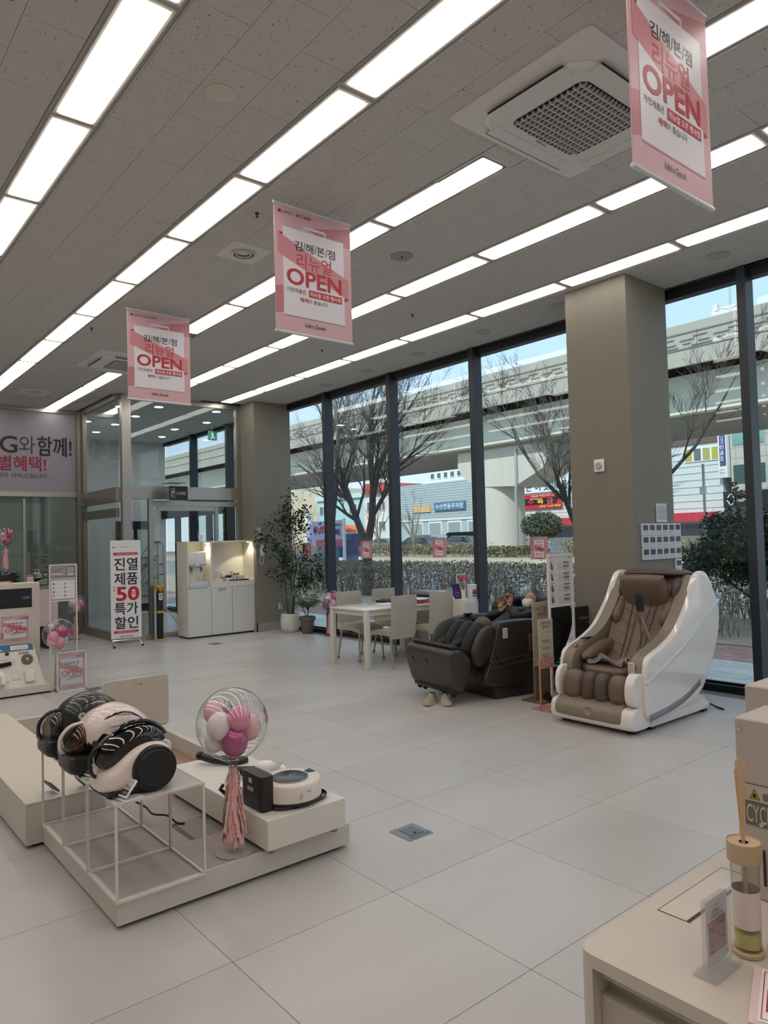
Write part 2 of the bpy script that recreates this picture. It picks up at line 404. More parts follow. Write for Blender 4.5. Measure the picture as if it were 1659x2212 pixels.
# ceiling lights
DIFF = M('diffuser', '#fff6e6', .5, emit='#fff8ef', estr=LAMP_STRENGTH)
TRIM = M('lamp_trim', '#d8d4cc', .4)
def light_proto():
    t = thing('ceiling_light', 'x', 'ceiling light', (0, 0, 0), 0, 'lit panels in the ceiling light runs')
    L, Wd, rr_ = 1.165, .205, .02
    pts = []
    for cx, cy, a0 in ((L-rr_, -Wd/2+rr_, -PI/2), (L-rr_, Wd/2-rr_, 0), (rr_, Wd/2-rr_, PI/2), (rr_, -Wd/2+rr_, PI)):
        for k in range(4): pts.append((cx+rr_*math.cos(a0+k*PI/6), cy+rr_*math.sin(a0+k*PI/6)))
    B().prism(pts, 'z', -.006, .008).build('diffuser', DIFF, t, 0)
    b = B(); b.box(-.02, -Wd/2-.02, .0, L+.02, -Wd/2-.004, .01); b.box(-.02, Wd/2+.004, .0, L+.02, Wd/2+.02, .01); b.box(-.02, -Wd/2, 0, -.005, Wd/2, .01); b.box(L+.005, -Wd/2, 0, L+.02, Wd/2, .01)
    b.build('frame', TRIM, t, 0)
    return t
LP = light_proto(); first = True
RUN = ['the run farthest left', 'the second run from the left', 'the run in line with the cassettes', 'the fourth run from the left', 'the run nearest the windows']
ORD = ['first', 'second', 'third', 'fourth', 'fifth', 'sixth', 'seventh', 'eighth', 'ninth', 'tenth', 'eleventh', 'twelfth']
for k in range(-3, 5):
    cnt = 0
    for i in range(-5, 9):
        x = 3.222+1.2455*i
        if k == 2 and (1.8 < x < 3.1 or 8.0 < x < 10.5): continue
        if k in (3, 4) and x > 10.7: continue
        if k < 0 and x > 10: continue
        if k < 0 and i % 1: continue
        if first: o = LP; first = False; o.location = (x, CY(k), H_)
        else: o = dup(LP, (x, CY(k), H_))
        if k >= 0 and (in_view(x, CY(k), H_, 1.02) or in_view(x+1.16, CY(k), H_, 1.02)):
            o['label'] = 'bright ceiling panel, %s seen of %s' % (ORD[cnt], RUN[k]); cnt += 1
        else: o['label'] = 'bright ceiling panel outside the picture behind or beside the camera'
# walls that close the shop off (outside the picture) and its front
WALLP = M('wall_paint', '#cfcbc6', .7)
struct('wall_rear', B().box(-4.2, YW-.3, -.1, -4, 4.6, 9), WALLP)
struct('wall_left', B().box(-4, 4.5, -.1, 18, 4.7, 9), WALLP)
struct('roof', B().box(-4.2, YW-.3, H_+.4, 18, 4.7, 9), M('shade_block', '#8f9498', .6))  # unseen block over the ceiling, made tall to shade the pavement

# window wall: dark aluminium frame
DARK = M('dark_aluminium', '#27292d', .42, metal=.4); DARK2 = M('mullion_face', '#373b41', .42, metal=.2)
GL = glass('window_glass', '#eef4f4', refl=1.0)
MX = [-2.2, -.45, 1.31, 3.08, 4.90, 6.69, 8.45, 10.2, 11.95, 13.83, 15.6, 17.3]
win_n = 0
for a, b in zip(MX[:-1], MX[1:]):
    win_n += 1
    wn = bpy.data.objects.new('window_%d' % win_n, None); COL.objects.link(wn); wn['kind'] = 'structure'; wn.location = ((a+b)/2, YW, 0); L2 = (b-a)/2
    B().box(-L2, -.012, .06, L2, .0, H_-.1).build('pane', GL, wn, 0)
    fr = B(); fr.box(-L2, -.09, 0, L2, .07, .065); fr.box(-L2, -.04, .065, L2, .0, .085); fr.box(-L2, -.06, H_-.11, L2, .06, H_)
    fr.build('frame', DARK, wn, 0)
    mu = B(); mu.box(-L2-.042, -.04, 0, -L2+.042, .13, H_); mu.build('mullion', DARK2, wn, 0)
# the outer face of the building above and below the glass
struct('trim_1', B().box(-4, YW-.16, -.15, 18, YW-.02, -.002), M('sill_stone', '#8a8c8e', .7))

# columns
CLM = M('column_plaster', '#837e73', .62, noise=.02, nscale=30, bump=.12, bscale=50, stretch=(1, 1, .08))
c1 = struct('column', B().box(3.86, -7.12, 0, 4.575, -6.36, H_), CLM)
c2 = struct('column', B().box(11.48, -7.24, 0, 12.12, -6.475, H_), CLM)
struct('baseboard_column', B().box(11.465, -7.18, 0, 11.48, -6.46, .16).box(11.465, -6.475, 0, 12.12, -6.46, .16), M('base_grey', '#9a958c', .5))

# ---------------------------------------------------------------- glazed entrance lobby
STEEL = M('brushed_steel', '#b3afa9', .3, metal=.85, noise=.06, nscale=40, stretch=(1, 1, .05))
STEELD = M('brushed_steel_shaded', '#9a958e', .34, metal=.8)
LG = glass('lobby_glass', '#f2f5f4', refl=1.1)
XG = 12.05
pt = struct('partition', B().box(XG-.055, -4.42, 0, XG+.055, -4.27, H_), STEEL)            # corner post
pr = B(); pr.box(XG-.06, -6.47, 2.40, XG+.06, -4.42, 2.62); pr.box(XG-.04, -6.40, H_-.09, XG+.04, -4.42, H_); pr.box(XG-.04, -4.79, 0, XG+.04, -4.72, 2.40); pr.box(XG-.045, -6.47, 0, XG+.045, -6.40, 2.399); pr.box(XG-.045, -6.47, 2.621, XG+.045, -6.40, H_)
pr.box(XG-.05, -6.40, 2.28, XG+.05, -4.79, 2.37); pr.box(XG-.03, -4.72, 0, XG+.03, -4.42, .10); pr.box(XG-.04, -6.01, 0, XG+.04, -5.95, 2.28)
pr.build('frame', STEEL, pt, 0)
B().box(XG-.006, -6.40, 2.62, XG+.006, -4.42, H_-.09).build('pane', LG, pt, 0)
B().box(XG-.006, -4.72, .10, XG+.006, -4.42, 2.40).build('pane', LG, pt, 0)
B().box(XG-.006, -6.40, 0.01, XG+.006, -6.01, 2.28).build('pane', LG, pt, 0)
dr = struct('door_1', B().box(XG-.018, -5.93, .02, XG-.006, -4.90, 2.26), LG)
B().box(XG-.03, -5.95, .01, XG+.0, -4.88, .10).box(XG-.03, -5.95, 2.2, XG+.0, -4.88, 2.28).build('rail', STEEL, dr, 0)
h = B(); h.tube([(XG-.07, -4.96, .55), (XG-.07, -4.96, 1.62)], .016, 10); h.tube([(XG-.01, -4.96, .65), (XG-.07, -4.96, .65)], .01, 8); h.tube([(XG-.01, -4.96, 1.5), (XG-.07, -4.96, 1.5)], .01, 8)
h.tube([(XG+.05, -4.90, .55), (XG+.05, -4.90, 1.62)], .016, 10); h.tube([(XG-.01, -4.90, .65), (XG+.05, -4.90, .65)], .01, 8); h.build('handle', M('chrome', '#d8d8d8', .12, metal=1), dr)
# lobby side wall (towards the banner wall)
YS = -4.24; XB = 14.1
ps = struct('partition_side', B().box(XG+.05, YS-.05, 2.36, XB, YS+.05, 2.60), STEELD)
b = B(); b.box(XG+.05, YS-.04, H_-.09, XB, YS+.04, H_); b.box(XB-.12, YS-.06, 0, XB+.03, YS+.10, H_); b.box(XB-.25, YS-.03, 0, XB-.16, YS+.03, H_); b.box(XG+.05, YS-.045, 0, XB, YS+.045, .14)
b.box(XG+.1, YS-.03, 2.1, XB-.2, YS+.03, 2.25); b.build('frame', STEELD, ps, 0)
B().box(XG+.05, YS-.006, 2.60, XB-.25, YS+.006, H_-.09).build('pane', LG, ps, 0)
B().box(XG+.05, YS-.006, .14, XB-.25, YS+.006, 2.36).build('pane', LG, ps, 0)
# wall behind (X = 14.1): printed wall above, glass below
wb = struct('wall_back', B().box(XB, YS+.1, 2.63, XB+.06, 4.5, H_), M('printed_wall', '#928d97', .55))
b = B(); b.box(XB-.03, YS+.1, 2.545, XB+.07, 4.5, 2.63); b.box(XB-.03, YS+.1, H_-.07, XB+.07, 4.5, H_); b.box(XB-.03, YS+.1, 0, XB+.05, 4.5, .09); b.box(XB-.02, YS+.98, .09, XB+.04, YS+1.02, 2.5)
b.build('frame', STEEL, wb, 0)
LG2 = glass('frosted_band_glass', '#dbe4e0', refl=1.3, haze=.16, hazecol='#a9b8b2')
B().box(XB, YS+.1, .09, XB+.012, 4.5, 2.545).build('pane', LG2, wb, 0)
P = Print((XB-.004, 0, 2.63), (0, -1, 0), (0, 0, 1), (-1, 0, 0))
# u = -Y: reads left to right from inside the shop
P.text('LG', 3.14, .70, .30, '#201d22', w=.50, bold=.02, al='r')
P.text('와', 3.30, .69, .33, '#3a3036', w=.27)
P.text('함께!', 3.47, .67, .36, '#1b191d', w=.60, bold=.02, al='l')
P.text('특별혜택!', 3.62, .38, .27, '#8e1b3a', w=1.05, bold=.02, al='r')
P.text('나의 가전 케어 서비스입니다.', 3.66, .25, .09, '#3a3036', w=1.35, al='r')
P.build('lettering', wb)
P = Print((XB-.004, 0, 0), (0, -1, 0), (0, 0, 1), (-1, 0, 0)); P.text('강', 3.02, 1.12, .42, '#6e7c76', w=.42, mirror=True); P.text('회', 3.50, 1.10, .46, '#6a7872', w=.42, mirror=True); P.text('상담실', 3.92, 1.55, .09, '#8d9a94', w=.3); P.build('frosted_lettering', wb)
for x_, y_ in ((14.6, -1.6), (14.6, -2.8), (16.0, -2.2), (16.0, -3.4)):  # extra panels, added only to brighten the room behind the glass
    q_ = dup(LP, (x_, y_, H_-.006)); q_['label'] = 'ceiling panel added to brighten the room behind the glass'; q_['group'] = 'panels added to brighten the back room'
# room behind that glass
struct('wall_backroom', B().box(17.6, -4.2, 0, 17.7, 4.5, H_), M('backroom_grey', '#b5bab6', .7))
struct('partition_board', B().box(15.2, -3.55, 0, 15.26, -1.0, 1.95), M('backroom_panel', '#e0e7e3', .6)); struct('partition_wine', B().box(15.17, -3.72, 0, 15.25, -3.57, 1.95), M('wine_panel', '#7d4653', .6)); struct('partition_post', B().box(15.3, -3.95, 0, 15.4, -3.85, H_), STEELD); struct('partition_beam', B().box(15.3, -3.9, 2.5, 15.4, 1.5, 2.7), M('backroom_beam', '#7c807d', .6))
struct('wall_lobby_left', B().box(XB+.06, YS-.02, 0, 17.6, YS+.06, H_), M('lobby_wall', '#cfd2cf', .7))
lw = struct('wall_lobby_end', B().box(17.35, YW+.0, 0, 17.5, YS-.02, H_), M('lobby_wall', '#cfd2cf', .7))
# lobby ceiling + downlights
struct('ceiling_lobby', B().box(XG+.06, YW+.06, H_-.035, 17.4, YS-.05, H_-.01), M('lobby_ceiling', '#cdd2d0', .7))
DL = M('downlight_glow', '#ffffff', .4, emit='#ffffff', estr=36.0)
t = thing('downlight', 'round lit downlight in the lobby ceiling behind the glass', 'downlight', (12.7, -5.2, H_-.035), 0, 'round downlights in the lobby ceiling')
B().cyl((0, 0, -.008), .075, .01).build('lens', DL, t, 0)
B().lathe([(.078, -.01), (.09, -.012), (.098, -.004), (.098, 0), (.078, 0)], 24, cap=False).build('ring', M('white_metal', '#e4e2de', .4), t)
for x, y in ((13.85, -5.2), (15.0, -5.2), (16.2, -5.2), (12.6, -6.3), (13.85, -6.7), (15.0, -6.5), (16.2, -6.7), (13.0, -4.6), (14.9, -4.6)): dup(t, (x, y, H_-.035))
# outer lobby doors in the window wall
od = struct('door_2', B().box(15.62, YW+.02, 0, 15.72, YW+.14, 2.5).box(13.9, YW+.02, 2.25, 17.3, YW+.14, 2.62).box(14.72, YW+.02, 0, 14.82, YW+.14, 2.3).box(13.9, YW+.02, 0, 14.0, YW+.14, 2.5).box(16.4, YW+.02, 0, 16.5, YW+.14, 2.3), DARK)
B().box(14.0, YW+.06, 0, 14.72, YW+.07, 2.25).build('pane', GL, od, 0)
B().box(14.82, YW+.06, 0, 15.62, YW+.07, 2.25).build('pane', GL, od, 0)
ld = struct('door_3', B().box(17.30, -6.9, 0, 17.35, -6.0, 2.2), DARK)
B().box(17.28, -6.8, .2, 17.30, -6.5, 2.0).box(17.28, -6.4, .2, 17.30, -6.1, 2.0).build('panel', M('frosted_panel', '#b9c0bc', .5), ld, 0)
# exit sign in the lobby
t = thing('exit_sign', 'green running-man exit sign hung from the lobby ceiling', 'exit sign', (14.0, -6.9, 3.80)); t.scale = (.7, .7, .7)
B().box(-.02, -.14, 0, .02, .14, .28).build('housing', M('exit_green', '#2a6e52', .5, emit='#1f8a5b', estr=.12), t, 0)
P = Print((-.021, -.14, 0), (0, 1, 0), (0, 0, 1), (-1, 0, 0)); P.disc(.15, .215, .025, '#e9f4ee'); P.poly([(.11, .10), (.17, .12), (.18, .19), (.12, .19)], '#e9f4ee'); P.poly([(.11, .11), (.05, .06), (.07, .04), (.14, .09)], '#e9f4ee'); P.poly([(.15, .12), (.20, .07), (.20, .03), (.17, .03), (.17, .06), (.12, .10)], '#e9f4ee'); P.build('pictogram', t)
B().tube([(0, 0, .28), (0, 0, .45)], .01, 6).build('rod', STEEL, t)
# ================================================================ OUTSIDE
ASPH = M('asphalt', '#8e8f90', .85, noise=.08, nscale=3)
DIRT = M('dry_soil', '#b3a48e', .95, noise=.22, nscale=2.5, bump=.6, bscale=12)
CONC = M('viaduct_concrete', '#a9a69c', .85, noise=.10, nscale=1.2, stretch=(1, 1, .25), bump=.1)
struct('ground', B().box(-60, -29.5, -.3, 120, -15.5, -.02), ASPH)
struct('road_far', B().box(-60, -110, -.3, 140, -37.5, .28), M('far_paving', '#b5b2aa', .85, noise=.05, nscale=1))
struct('kerb', B().box(-60, -29.9, -.3, 120, -29.5, .37), M('kerb_stone', '#b8b09f', .8))
struct('median_ground', B().box(-60, -37.5, -.3, 120, -29.9, .36), DIRT)
# pavement: grey pavers, red brick strip, soil bed
pg = struct('pavement', B().box(-10, -9.05, -.25, 25, YW-.14, -.03), M('paver_joint', '#9a9da0', .9))
PV = M('grey_paver', '#d3d0ca', .75, noise=.08, nscale=6, vary=.14)
pm = B().box(.004, .004, -.05, .596, .296, 0).mesh('paver', PV, 0)
n = 0
for j in range(6):
    for i in range(-2, 30):
        x = 1.2+.6*i+(.3 if j % 2 else 0); y = -7.42-.3*(j+1)+.0
        if n < 290 and y > -9.3: o = bpy.data.objects.new('paver', pm); COL.objects.link(o); o.parent = pg; o.location = (x, y+.02, -.022); n += 1
rb = struct('pavement_brick', B().box(-10, -10.3, -.25, 25, -9.05, -.03), M('brick_joint', '#7c6a66', .9))
RB = M('red_brick', '#bb8f88', .8, noise=.1, nscale=6, vary=.18)
bm_ = B().box(.003, .003, -.04, .197, .097, 0).mesh('brick', RB, 0)
near = B(); cnt = 0
for j in range(12):
    for i in range(0, 110):
        x = 1.0+.2*i+(.1 if j % 2 else 0); y = -9.07-.1*(j+1)
        if cnt < 280 and 3.4 < x < 8.0: o = bpy.data.objects.new('brick', bm_); COL.objects.link(o); o.parent = rb; o.location = (x, y, -.02); cnt += 1
        else: near.box(x+.003, y+.003, -.04, x+.197, y+.097, -.02)
near.build('brickwork', RB, rb, 0, kind='stuff')
struct('planting_bed', B().box(-10, -15.5, -.3, 25, -10.3, -.01).box(25, -15.5, -.3, 60, YW-.14, -.03), DIRT)
# low kerb strip between bed and road
struct('kerb_near', B().box(-10, -15.7, -.3, 60, -15.5, .02), M('kerb_stone', '#b8b09f', .8))

# ---- hedges
LEAFD = M('hedge_leaf_dull', '#8f8670', .7, vary=0, noise=.35, nscale=9); TWIG = M('twig', '#968b7d', .8)
LEAFG = M('hedge_leaf_green', '#5c6a48', .7, noise=.35, nscale=6); LEAFR = M('hedge_leaf_russet', '#94806a', .7, noise=.3, nscale=8)
def leaf(b, p, s, r, mi=0):
    a = Vector((r.uniform(-1, 1), r.uniform(-1, 1), r.uniform(-1, 1))).normalized(); c = a.orthogonal().normalized()
    q = Matrix.Rotation(r.uniform(0, 6.28), 3, a) @ c; p = Vector(p)
    b.add([tuple(p), tuple(p+a*s*.5+q*s*.28), tuple(p+a*s), tuple(p+a*s*.5-q*s*.28)], [(0, 1, 2, 3)], mi)
def twig(b, p, q, r0, r1, mi=0):
    b.tube([p, q], [r0, r1], 3, False, mi)
def hedge(name, label, x0, x1, y, d, h, n, ls, mats, seed, tw=40, group=None, z0=0):
    r = random.Random(seed); t = thing(name, label, 'hedge', ((x0+x1)/2, y, z0), group=group); b = B(); L = x1-x0
    for i in range(n):
        x = r.uniform(-L/2, L/2); yy = r.gauss(0, d*.35); z = h*(1-abs(r.gauss(0, .36))) if r.random() < .8 else r.uniform(.1, h)
        z = max(.03, min(z, h*(1.0+.06*math.sin(x*4)+.05*math.sin(x*11+1)))); leaf(b, (x, yy, z), ls*r.uniform(.6, 1.3), r, 0 if r.random() < .7 else 1)
    b.build('foliage', mats, t, 0, False, kind='stuff'); b = B()
    for i in range(tw):
        x = r.uniform(-L/2, L/2); yy = r.uniform(-d*.3, d*.3); p = (x, yy, 0)
        for k in range(4):
            q = (x+r.uniform(-.2, .2), yy+r.uniform(-.2, .2), h*r.uniform(.6, 1.02)); m = tuple((a+c)/2+r.uniform(-.04, .04) for a, c in zip(p, q))
            b.tube([p, m, q], [.008, .006, .003], 3, False)
    b.build('stem', TWIG, t, 0, False, kind='stuff'); return t
hedge('clipped_hedge', 'long dull clipped hedge nearest the shop windows, behind the pavement', 4.2, 27, -13.2, .9, .98, 34000, .06, [LEAFD, LEAFR], 1, 420)
hedge('median_hedge', 'russet hedge on the far side of the road beyond the window', 30.5, 62, -33, 1.0, .85, 9000, .13, [LEAFR, LEAFG], 2, 160, None, .36)
hedge('low_bush_hedge', 'low green shrubs round the foot of the concrete pier', 26.6, 30.4, -32.6, 1.0, .6, 3000, .14, [LEAFG, LEAFR], 3, 30, None, .36)
hedge('dry_hedge', 'dry brown hedge right of the clipped dome tree', 12, 24.4, -33, 1.0, .85, 4500, .13, [LEAFR, LEAFG], 4, 120, None, .36)
hedge('dry_tuft', 'thin dry shrub stems on the soil behind the white massage chair', 4.9, 6.6, -11.0, .8, .75, 500, .05, [LEAFG, LEAFD], 5, 18)

# ---- bare trees
BARK = M('bark', '#5b5550', .9, noise=.25, nscale=14, bump=.5, bscale=30); BARKL = M('bark_pale', '#7b736a', .9, noise=.2, nscale=10)
def branchy(b, p, d, L, r, lv, rnd, up=.12, spread=.55, nseg=4, minr=.003):
    pts = [tuple(p)]; rs = [r]; q = Vector(p); dd = Vector(d).normalized(); kids = []
    for i in range(nseg):
        dd = (dd+Vector((rnd.uniform(-.16, .16), rnd.uniform(-.16, .16), rnd.uniform(-.1, .12)+up*.25))).normalized(); q = q+dd*(L/nseg); pts.append(tuple(q)); rr2 = r*(1-.62*(i+1)/nseg); rs.append(max(rr2, minr))
        if lv > 0: kids.append((Vector(q), dd.copy(), rr2))
    b.tube(pts, rs, 6 if r > .04 else (4 if r > .012 else 3), False)
    for (q, dd, r2) in kids:
        for _ in range(2 if lv > 1 else 3):
            if rnd.random() < .42: continue
            a = dd.orthogonal().normalized(); a = Matrix.Rotation(rnd.uniform(0, 6.28), 3, dd) @ a
            nd = (dd+a*rnd.uniform(.4, 1)*spread*1.5+Vector((0, 0, up))).normalized(); branchy(b, q, nd, L*rnd.uniform(.48, .72), max(r2*.6, minr), lv-1, rnd, up, spread, nseg, minr)
def tree(name, label, base, limbs, mat=BARK, seed=1, group=None, lv=3):
    t = thing(name, label, 'tree', base, group=group); rnd = random.Random(seed); tr = B(); br = B()
    for path, rs, tips in limbs:
        P_ = []
        for i in range(len(path)-1):
            for k in range(4):
                f = k/4; P_.append(tuple(path[i][j]*(1-f)+path[i+1][j]*f+rnd.uniform(-.012, .012) for j in range(3)))
        P_.append(path[-1]); R2 = [rs[0]+(rs[1]-rs[0])*i/(len(P_)-1) for i in range(len(P_))]; tr.tube(P_, R2, 9)
        for f, L in tips:
            i = int(f*(len(P_)-1)); dd = Vector(P_[min(i+1, len(P_)-1)])-Vector(P_[max(i-1, 0)])
            a = Matrix.Rotation(rnd.uniform(0, 6.28), 3, dd.normalized()) @ dd.orthogonal().normalized()
            nd = dd.normalized()+(a*rnd.uniform(.5, .9) if f < .98 else Vector((0, 0, 0))); branchy(br, P_[i], nd, L, R2[i]*.62, lv, rnd)
    tr.build('trunk', mat, t); br.build('branches', mat, t, 60, False, kind='stuff'); return t
tree('bare_tree', 'large forked bare tree close behind the poster between the first mullions', (16.55, -13.0, -.02),
     [([(0, 0, 0), (0, 0, 1.5)], (.17, .14), []),
      ([(0, 0, 1.45), (.45, 0, 2.2), (.95, 0, 3.2), (1.35, .1, 4.3), (2.0, .1, 5.5)], (.115, .05), [(.3, 1.5), (.42, 1.8), (.5, 1.6), (.62, 1.9), (.75, 1.7), (.85, 1.6), (1, 1.6), (.35, 1.3), (.55, 1.5)]),
      ([(0, 0, 1.45), (-.28, 0, 2.2), (-.35, 0, 3.2), (-.2, 0, 4.2), (-.5, .1, 5.4)], (.125, .06), [(.5, 1.6), (.62, 1.8), (.72, 1.6), (.8, 1.8), (.9, 1.6), (1, 1.7), (.55, 1.5), (.85, 1.6)]),
      ([(-.3, 0, 2.3), (-.9, 0, 2.9), (-1.6, .1, 3.6), (-2.9, .1, 4.3)], (.07, .03), [(.3, 1.3), (.45, 1.3), (.6, 1.3), (.75, 1.4), (.9, 1.3), (1, 1.3)]),
      ([(-.28, 0, 2.6), (-.75, .1, 3.6), (-1.5, .1, 4.7), (-2.3, .1, 5.3)], (.07, .03), [(.3, 1.4), (.5, 1.5), (.7, 1.4), (.85, 1.4), (1, 1.3)]),
      ([(.45, 0, 2.3), (.1, 0, 3.0), (-.0, 0, 4.0)], (.05, .02), [(.5, 1.0), (.8, 1.1), (1, 1.0)])], BARK, 11)
tree('slender_tree', 'slender pale trunk left of the forked tree by the banner', (18.2, -12.7, -.02),
     [([(0, 0, 0), (-.25, 0, 1.6), (-.55, 0, 3.0), (-.75, 0, 4.4), (-.7, 0, 5.8)], (.09, .045), [(.45, 1.2), (.55, 1.3), (.65, 1.3), (.78, 1.3), (.88, 1.3), (1, 1.4)]),
      ([(-.5, 0, 2.6), (.5, 0, 3.6), (1.6, 0, 4.2), (2.6, 0, 4.9)], (.04, .02), [(.4, 1.2), (.6, 1.2), (.8, 1.2), (1, 1.2)])], BARKL, 12)
tree('leaning_tree', 'bare tree leaning in from behind the near column', (9.3, -14.0, -.02),
     [([(-.3, 0, 0), (.3, 0, 1.2), (.75, 0, 2.0), (1.15, 0, 2.9), (1.35, 0, 4.0)], (.10, .04), [(.5, .9), (.6, 1.1), (.68, 1.1), (.75, 1.2), (.85, 1.1), (.92, 1.0), (1, 1.1)]),
      ([(.95, 0, 2.4), (1.7, 0, 3.1), (2.3, 0, 3.9), (2.5, 0, 4.4)], (.05, .02), [(.3, .9), (.5, 1.0), (.75, 1.0), (1, .9)]),
      ([(.3, 0, 1.4), (-1.2, 0, 2.4), (-2.2, 0, 3.3), (-2.9, 0, 4.3)], (.06, .02), [(.4, .9), (.6, 1.0), (.8, 1.0), (1, 1.0)])], BARK, 13, lv=3)
for i, (x, z, h, lab) in enumerate(((44.5, .4, 3.4, 'small bare tree in front of the middle roller shutter'), (48.5, .4, 3.6, 'small bare tree left of the shutters behind the second mullion'), (57.5, .4, 2.9, 'small bare tree in front of the orange canopy'), (60.5, .4, 4.2, 'young bare tree before the pale house'), (24.0, .4, 4.0, 'small bare tree before the red shop sign'), (19.0, .3, 5.2, 'bare street tree right of the near column'))):
    y = -34.5 if i != 5 else -31.5
    tree('street_tree', lab, (x-6 if i < 4 else x, y, .1), [([(0, 0, 0), (0, 0, h*.35)], (.11, .09), []), ([(0, 0, h*.33), (.3, 0, h*.7), (.5, 0, h)], (.06, .02), [(.3, h*.3), (.6, h*.3), (1, h*.3)]), ([(0, 0, h*.33), (-.4, 0, h*.65), (-.8, 0, h)], (.06, .02), [(.3, h*.3), (.6, h*.3), (1, h*.3)]), ([(0, 0, h*.33), (.1, 0, h*.7), (-.1, 0, h*1.05)], (.06, .02), [(.4, h*.3), (.7, h*.3), (1, h*.3)]), ([(0, 0, h*.4), (.9, 0, h*.7), (1.3, 0, h*.9)], (.05, .02), [(.5, h*.25), (1, h*.3)])], BARKL, 30+i, 'bare street trees beyond the road', 2)

# ---- evergreen by the right-hand window
EVL = M('evergreen_leaf', '#2f4430', .45, noise=.4, nscale=7); EVL2 = M('evergreen_leaf_light', '#4d6443', .45, noise=.3, nscale=7)
def evergreen(name, label, base, blobs, n, ls, mats, trunk, seed, cat='tree'):
    t = thing(name, label, cat, base); r = random.Random(seed); b = B()
    vol = sum(a[3]*a[4]*a[5] for a in blobs)
    for cx, cy, cz, ra, rb_, rc in blobs:
        for i in range(int(n*ra*rb_*rc/vol)):
            d = Vector((r.gauss(0, 1), r.gauss(0, 1), r.gauss(0, 1))).normalized()*(r.random()**.42); p = (cx+d.x*ra, cy+d.y*rb_, cz+d.z*rc)
            for k in range(2): leaf(b, (p[0]+r.uniform(-.02, .02), p[1]+r.uniform(-.02, .02), p[2]+r.uniform(-.02, .02)), ls*r.uniform(.7, 1.25), r, 0 if r.random() < .75 else 1)
    b.build('foliage', mats, t, 0, False, kind='stuff'); b = B()
    for pth, a, c in trunk: b.tube(pth, [a+(c-a)*i/(len(pth)-1) for i in range(len(pth))], 6)
    b.build('trunk', BARK, t); return t
evergreen('evergreen_tree', 'broad dark evergreen shrub tree outside the right window', (5.2, -12, -.02),
    [(.1, 0, 1.45, .75, .6, .38), (.75, 0, 1.15, .6, .5, .26), (-.3, 0, 1.6, .6, .55, .4), (.35, 0, 1.75, .45, .4, .22), (-.6, 0, 1.15, .6, .5, .4), (.25, 0, 2.25, .10, .12, .3), (-.0, 0, 2.2, .09, .1, .25), (.15, 0, .95, .5, .4, .22), (-1.1, 0, 1.6, .5, .5, .7), (.9, 0, .95, .35, .3, .12)], 7000, .085, [EVL, EVL2],
    [([(-.1, 0, 0), (-.05, 0, .5), (.1, 0, 1.0), (.15, 0, 1.6), (.25, 0, 2.3)], .05, .012), ([(-.1, 0, .1), (-.3, 0, .7), (-.35, 0, 1.4)], .035, .01), ([(0, 0, .5), (.5, 0, .85), (.95, 0, 1.1)], .025, .008), ([(-.2, 0, 0), (-.15, .1, .6), (0, .1, 1.3)], .03, .01), ([(.1, 0, .9), (.6, 0, 1.0), (1.1, 0, .95)], .02, .006)], 21)
evergreen('dome_tree', 'clipped dome-shaped evergreen tree on the median beyond the road', (25.85, -33, .12), [(0, 0, 2.05, 1.25, 1.1, .75), (0, 0, 1.8, 1.2, 1.0, .4)], 5200, .13, [M('dome_leaf', '#5a5b4c', .6, noise=.3, nscale=5), EVL2], [([(0, 0, 0), (0, 0, 1.6)], .08, .06), ([(0, 0, .5), (.5, 0, 1.5)], .05, .03), ([(0, 0, .5), (-.5, 0, 1.5)], .05, .03)], 22)

# ---- viaduct
va = struct('viaduct', B().box(-60, -34.6, 9.3, 130, -32.0, 9.75).box(-60, -45, 9.3, 130, -32.2, 9.6), CONC); va['label'] = 'long concrete road viaduct crossing behind the street'
pa = B().box(-60, -32.3, 9.75, 130, -32.0, 11.25)
pa.build('parapet', CONC, va, 0)
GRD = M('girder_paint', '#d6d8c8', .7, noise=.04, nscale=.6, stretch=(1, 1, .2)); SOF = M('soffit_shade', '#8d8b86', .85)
g = B().box(-60, -34.25, 7.5, 130, -34.0, 9.3); g.box(-60, -34.6, 7.38, 130, -33.85, 7.5); g.build('girder', GRD, va, 0)
B().box(-60, -38.4, 7.5, 130, -38.15, 9.3).box(-60, -42.2, 7.5, 130, -41.9, 9.3).build('inner_girder', GRD, va, 0)
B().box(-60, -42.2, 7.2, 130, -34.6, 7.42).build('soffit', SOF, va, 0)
gr = B()
for x in np.arange(-4, 60, 1.6):      # key pattern cast in the parapet
    z = 10.15
    for a, c, e, f in ((0, .0, .95, .05), (.1, .16, .6, .21), (.8, .3, 1.5, .35), (.2, .42, .85, .47), (1.0, .13, 1.35, .18)): gr.box(x+a, -31.95, z+c, x+e, -32.02, z+f)
gr.box(-60, -31.95, 10.05, 130, -32.02, 10.11); gr.box(-60, -31.95, 10.78, 130, -32.02, 10.84); gr.build('cast_pattern', M('groove_grey', '#85827b', .9), va, 0, kind='stuff')  # pattern lines in a darker grey than the parapet
b = B()
for x in (-20, 14.1, 31.4, 48.5, 66): b.box(x, -31.97, 9.72, x+.10, -32.3, 11.27)
b.build('expansion_joint', M('joint_pale', '#c2beb4', .8), va, 0)
b = B()
for x in np.arange(2, 60, 3.2): b.box(x, -33.9, 7.5, x+.06, -34.01, 9.3) if x % 2 > 1.4 else b.box(x, -33.95, 7.5, x+.12, -34.01, 7.62)
b.build('stiffener', GRD, va, 0)
pi_ = struct('viaduct_pier', B().cyl((31.5, -36.2, 0), 1.45, 5.3, n=28), M('pier_concrete', '#c2bfb5', .8, noise=.07, nscale=1.5, stretch=(1, 1, .3))); pi_['label'] = 'round concrete pier carrying the viaduct'
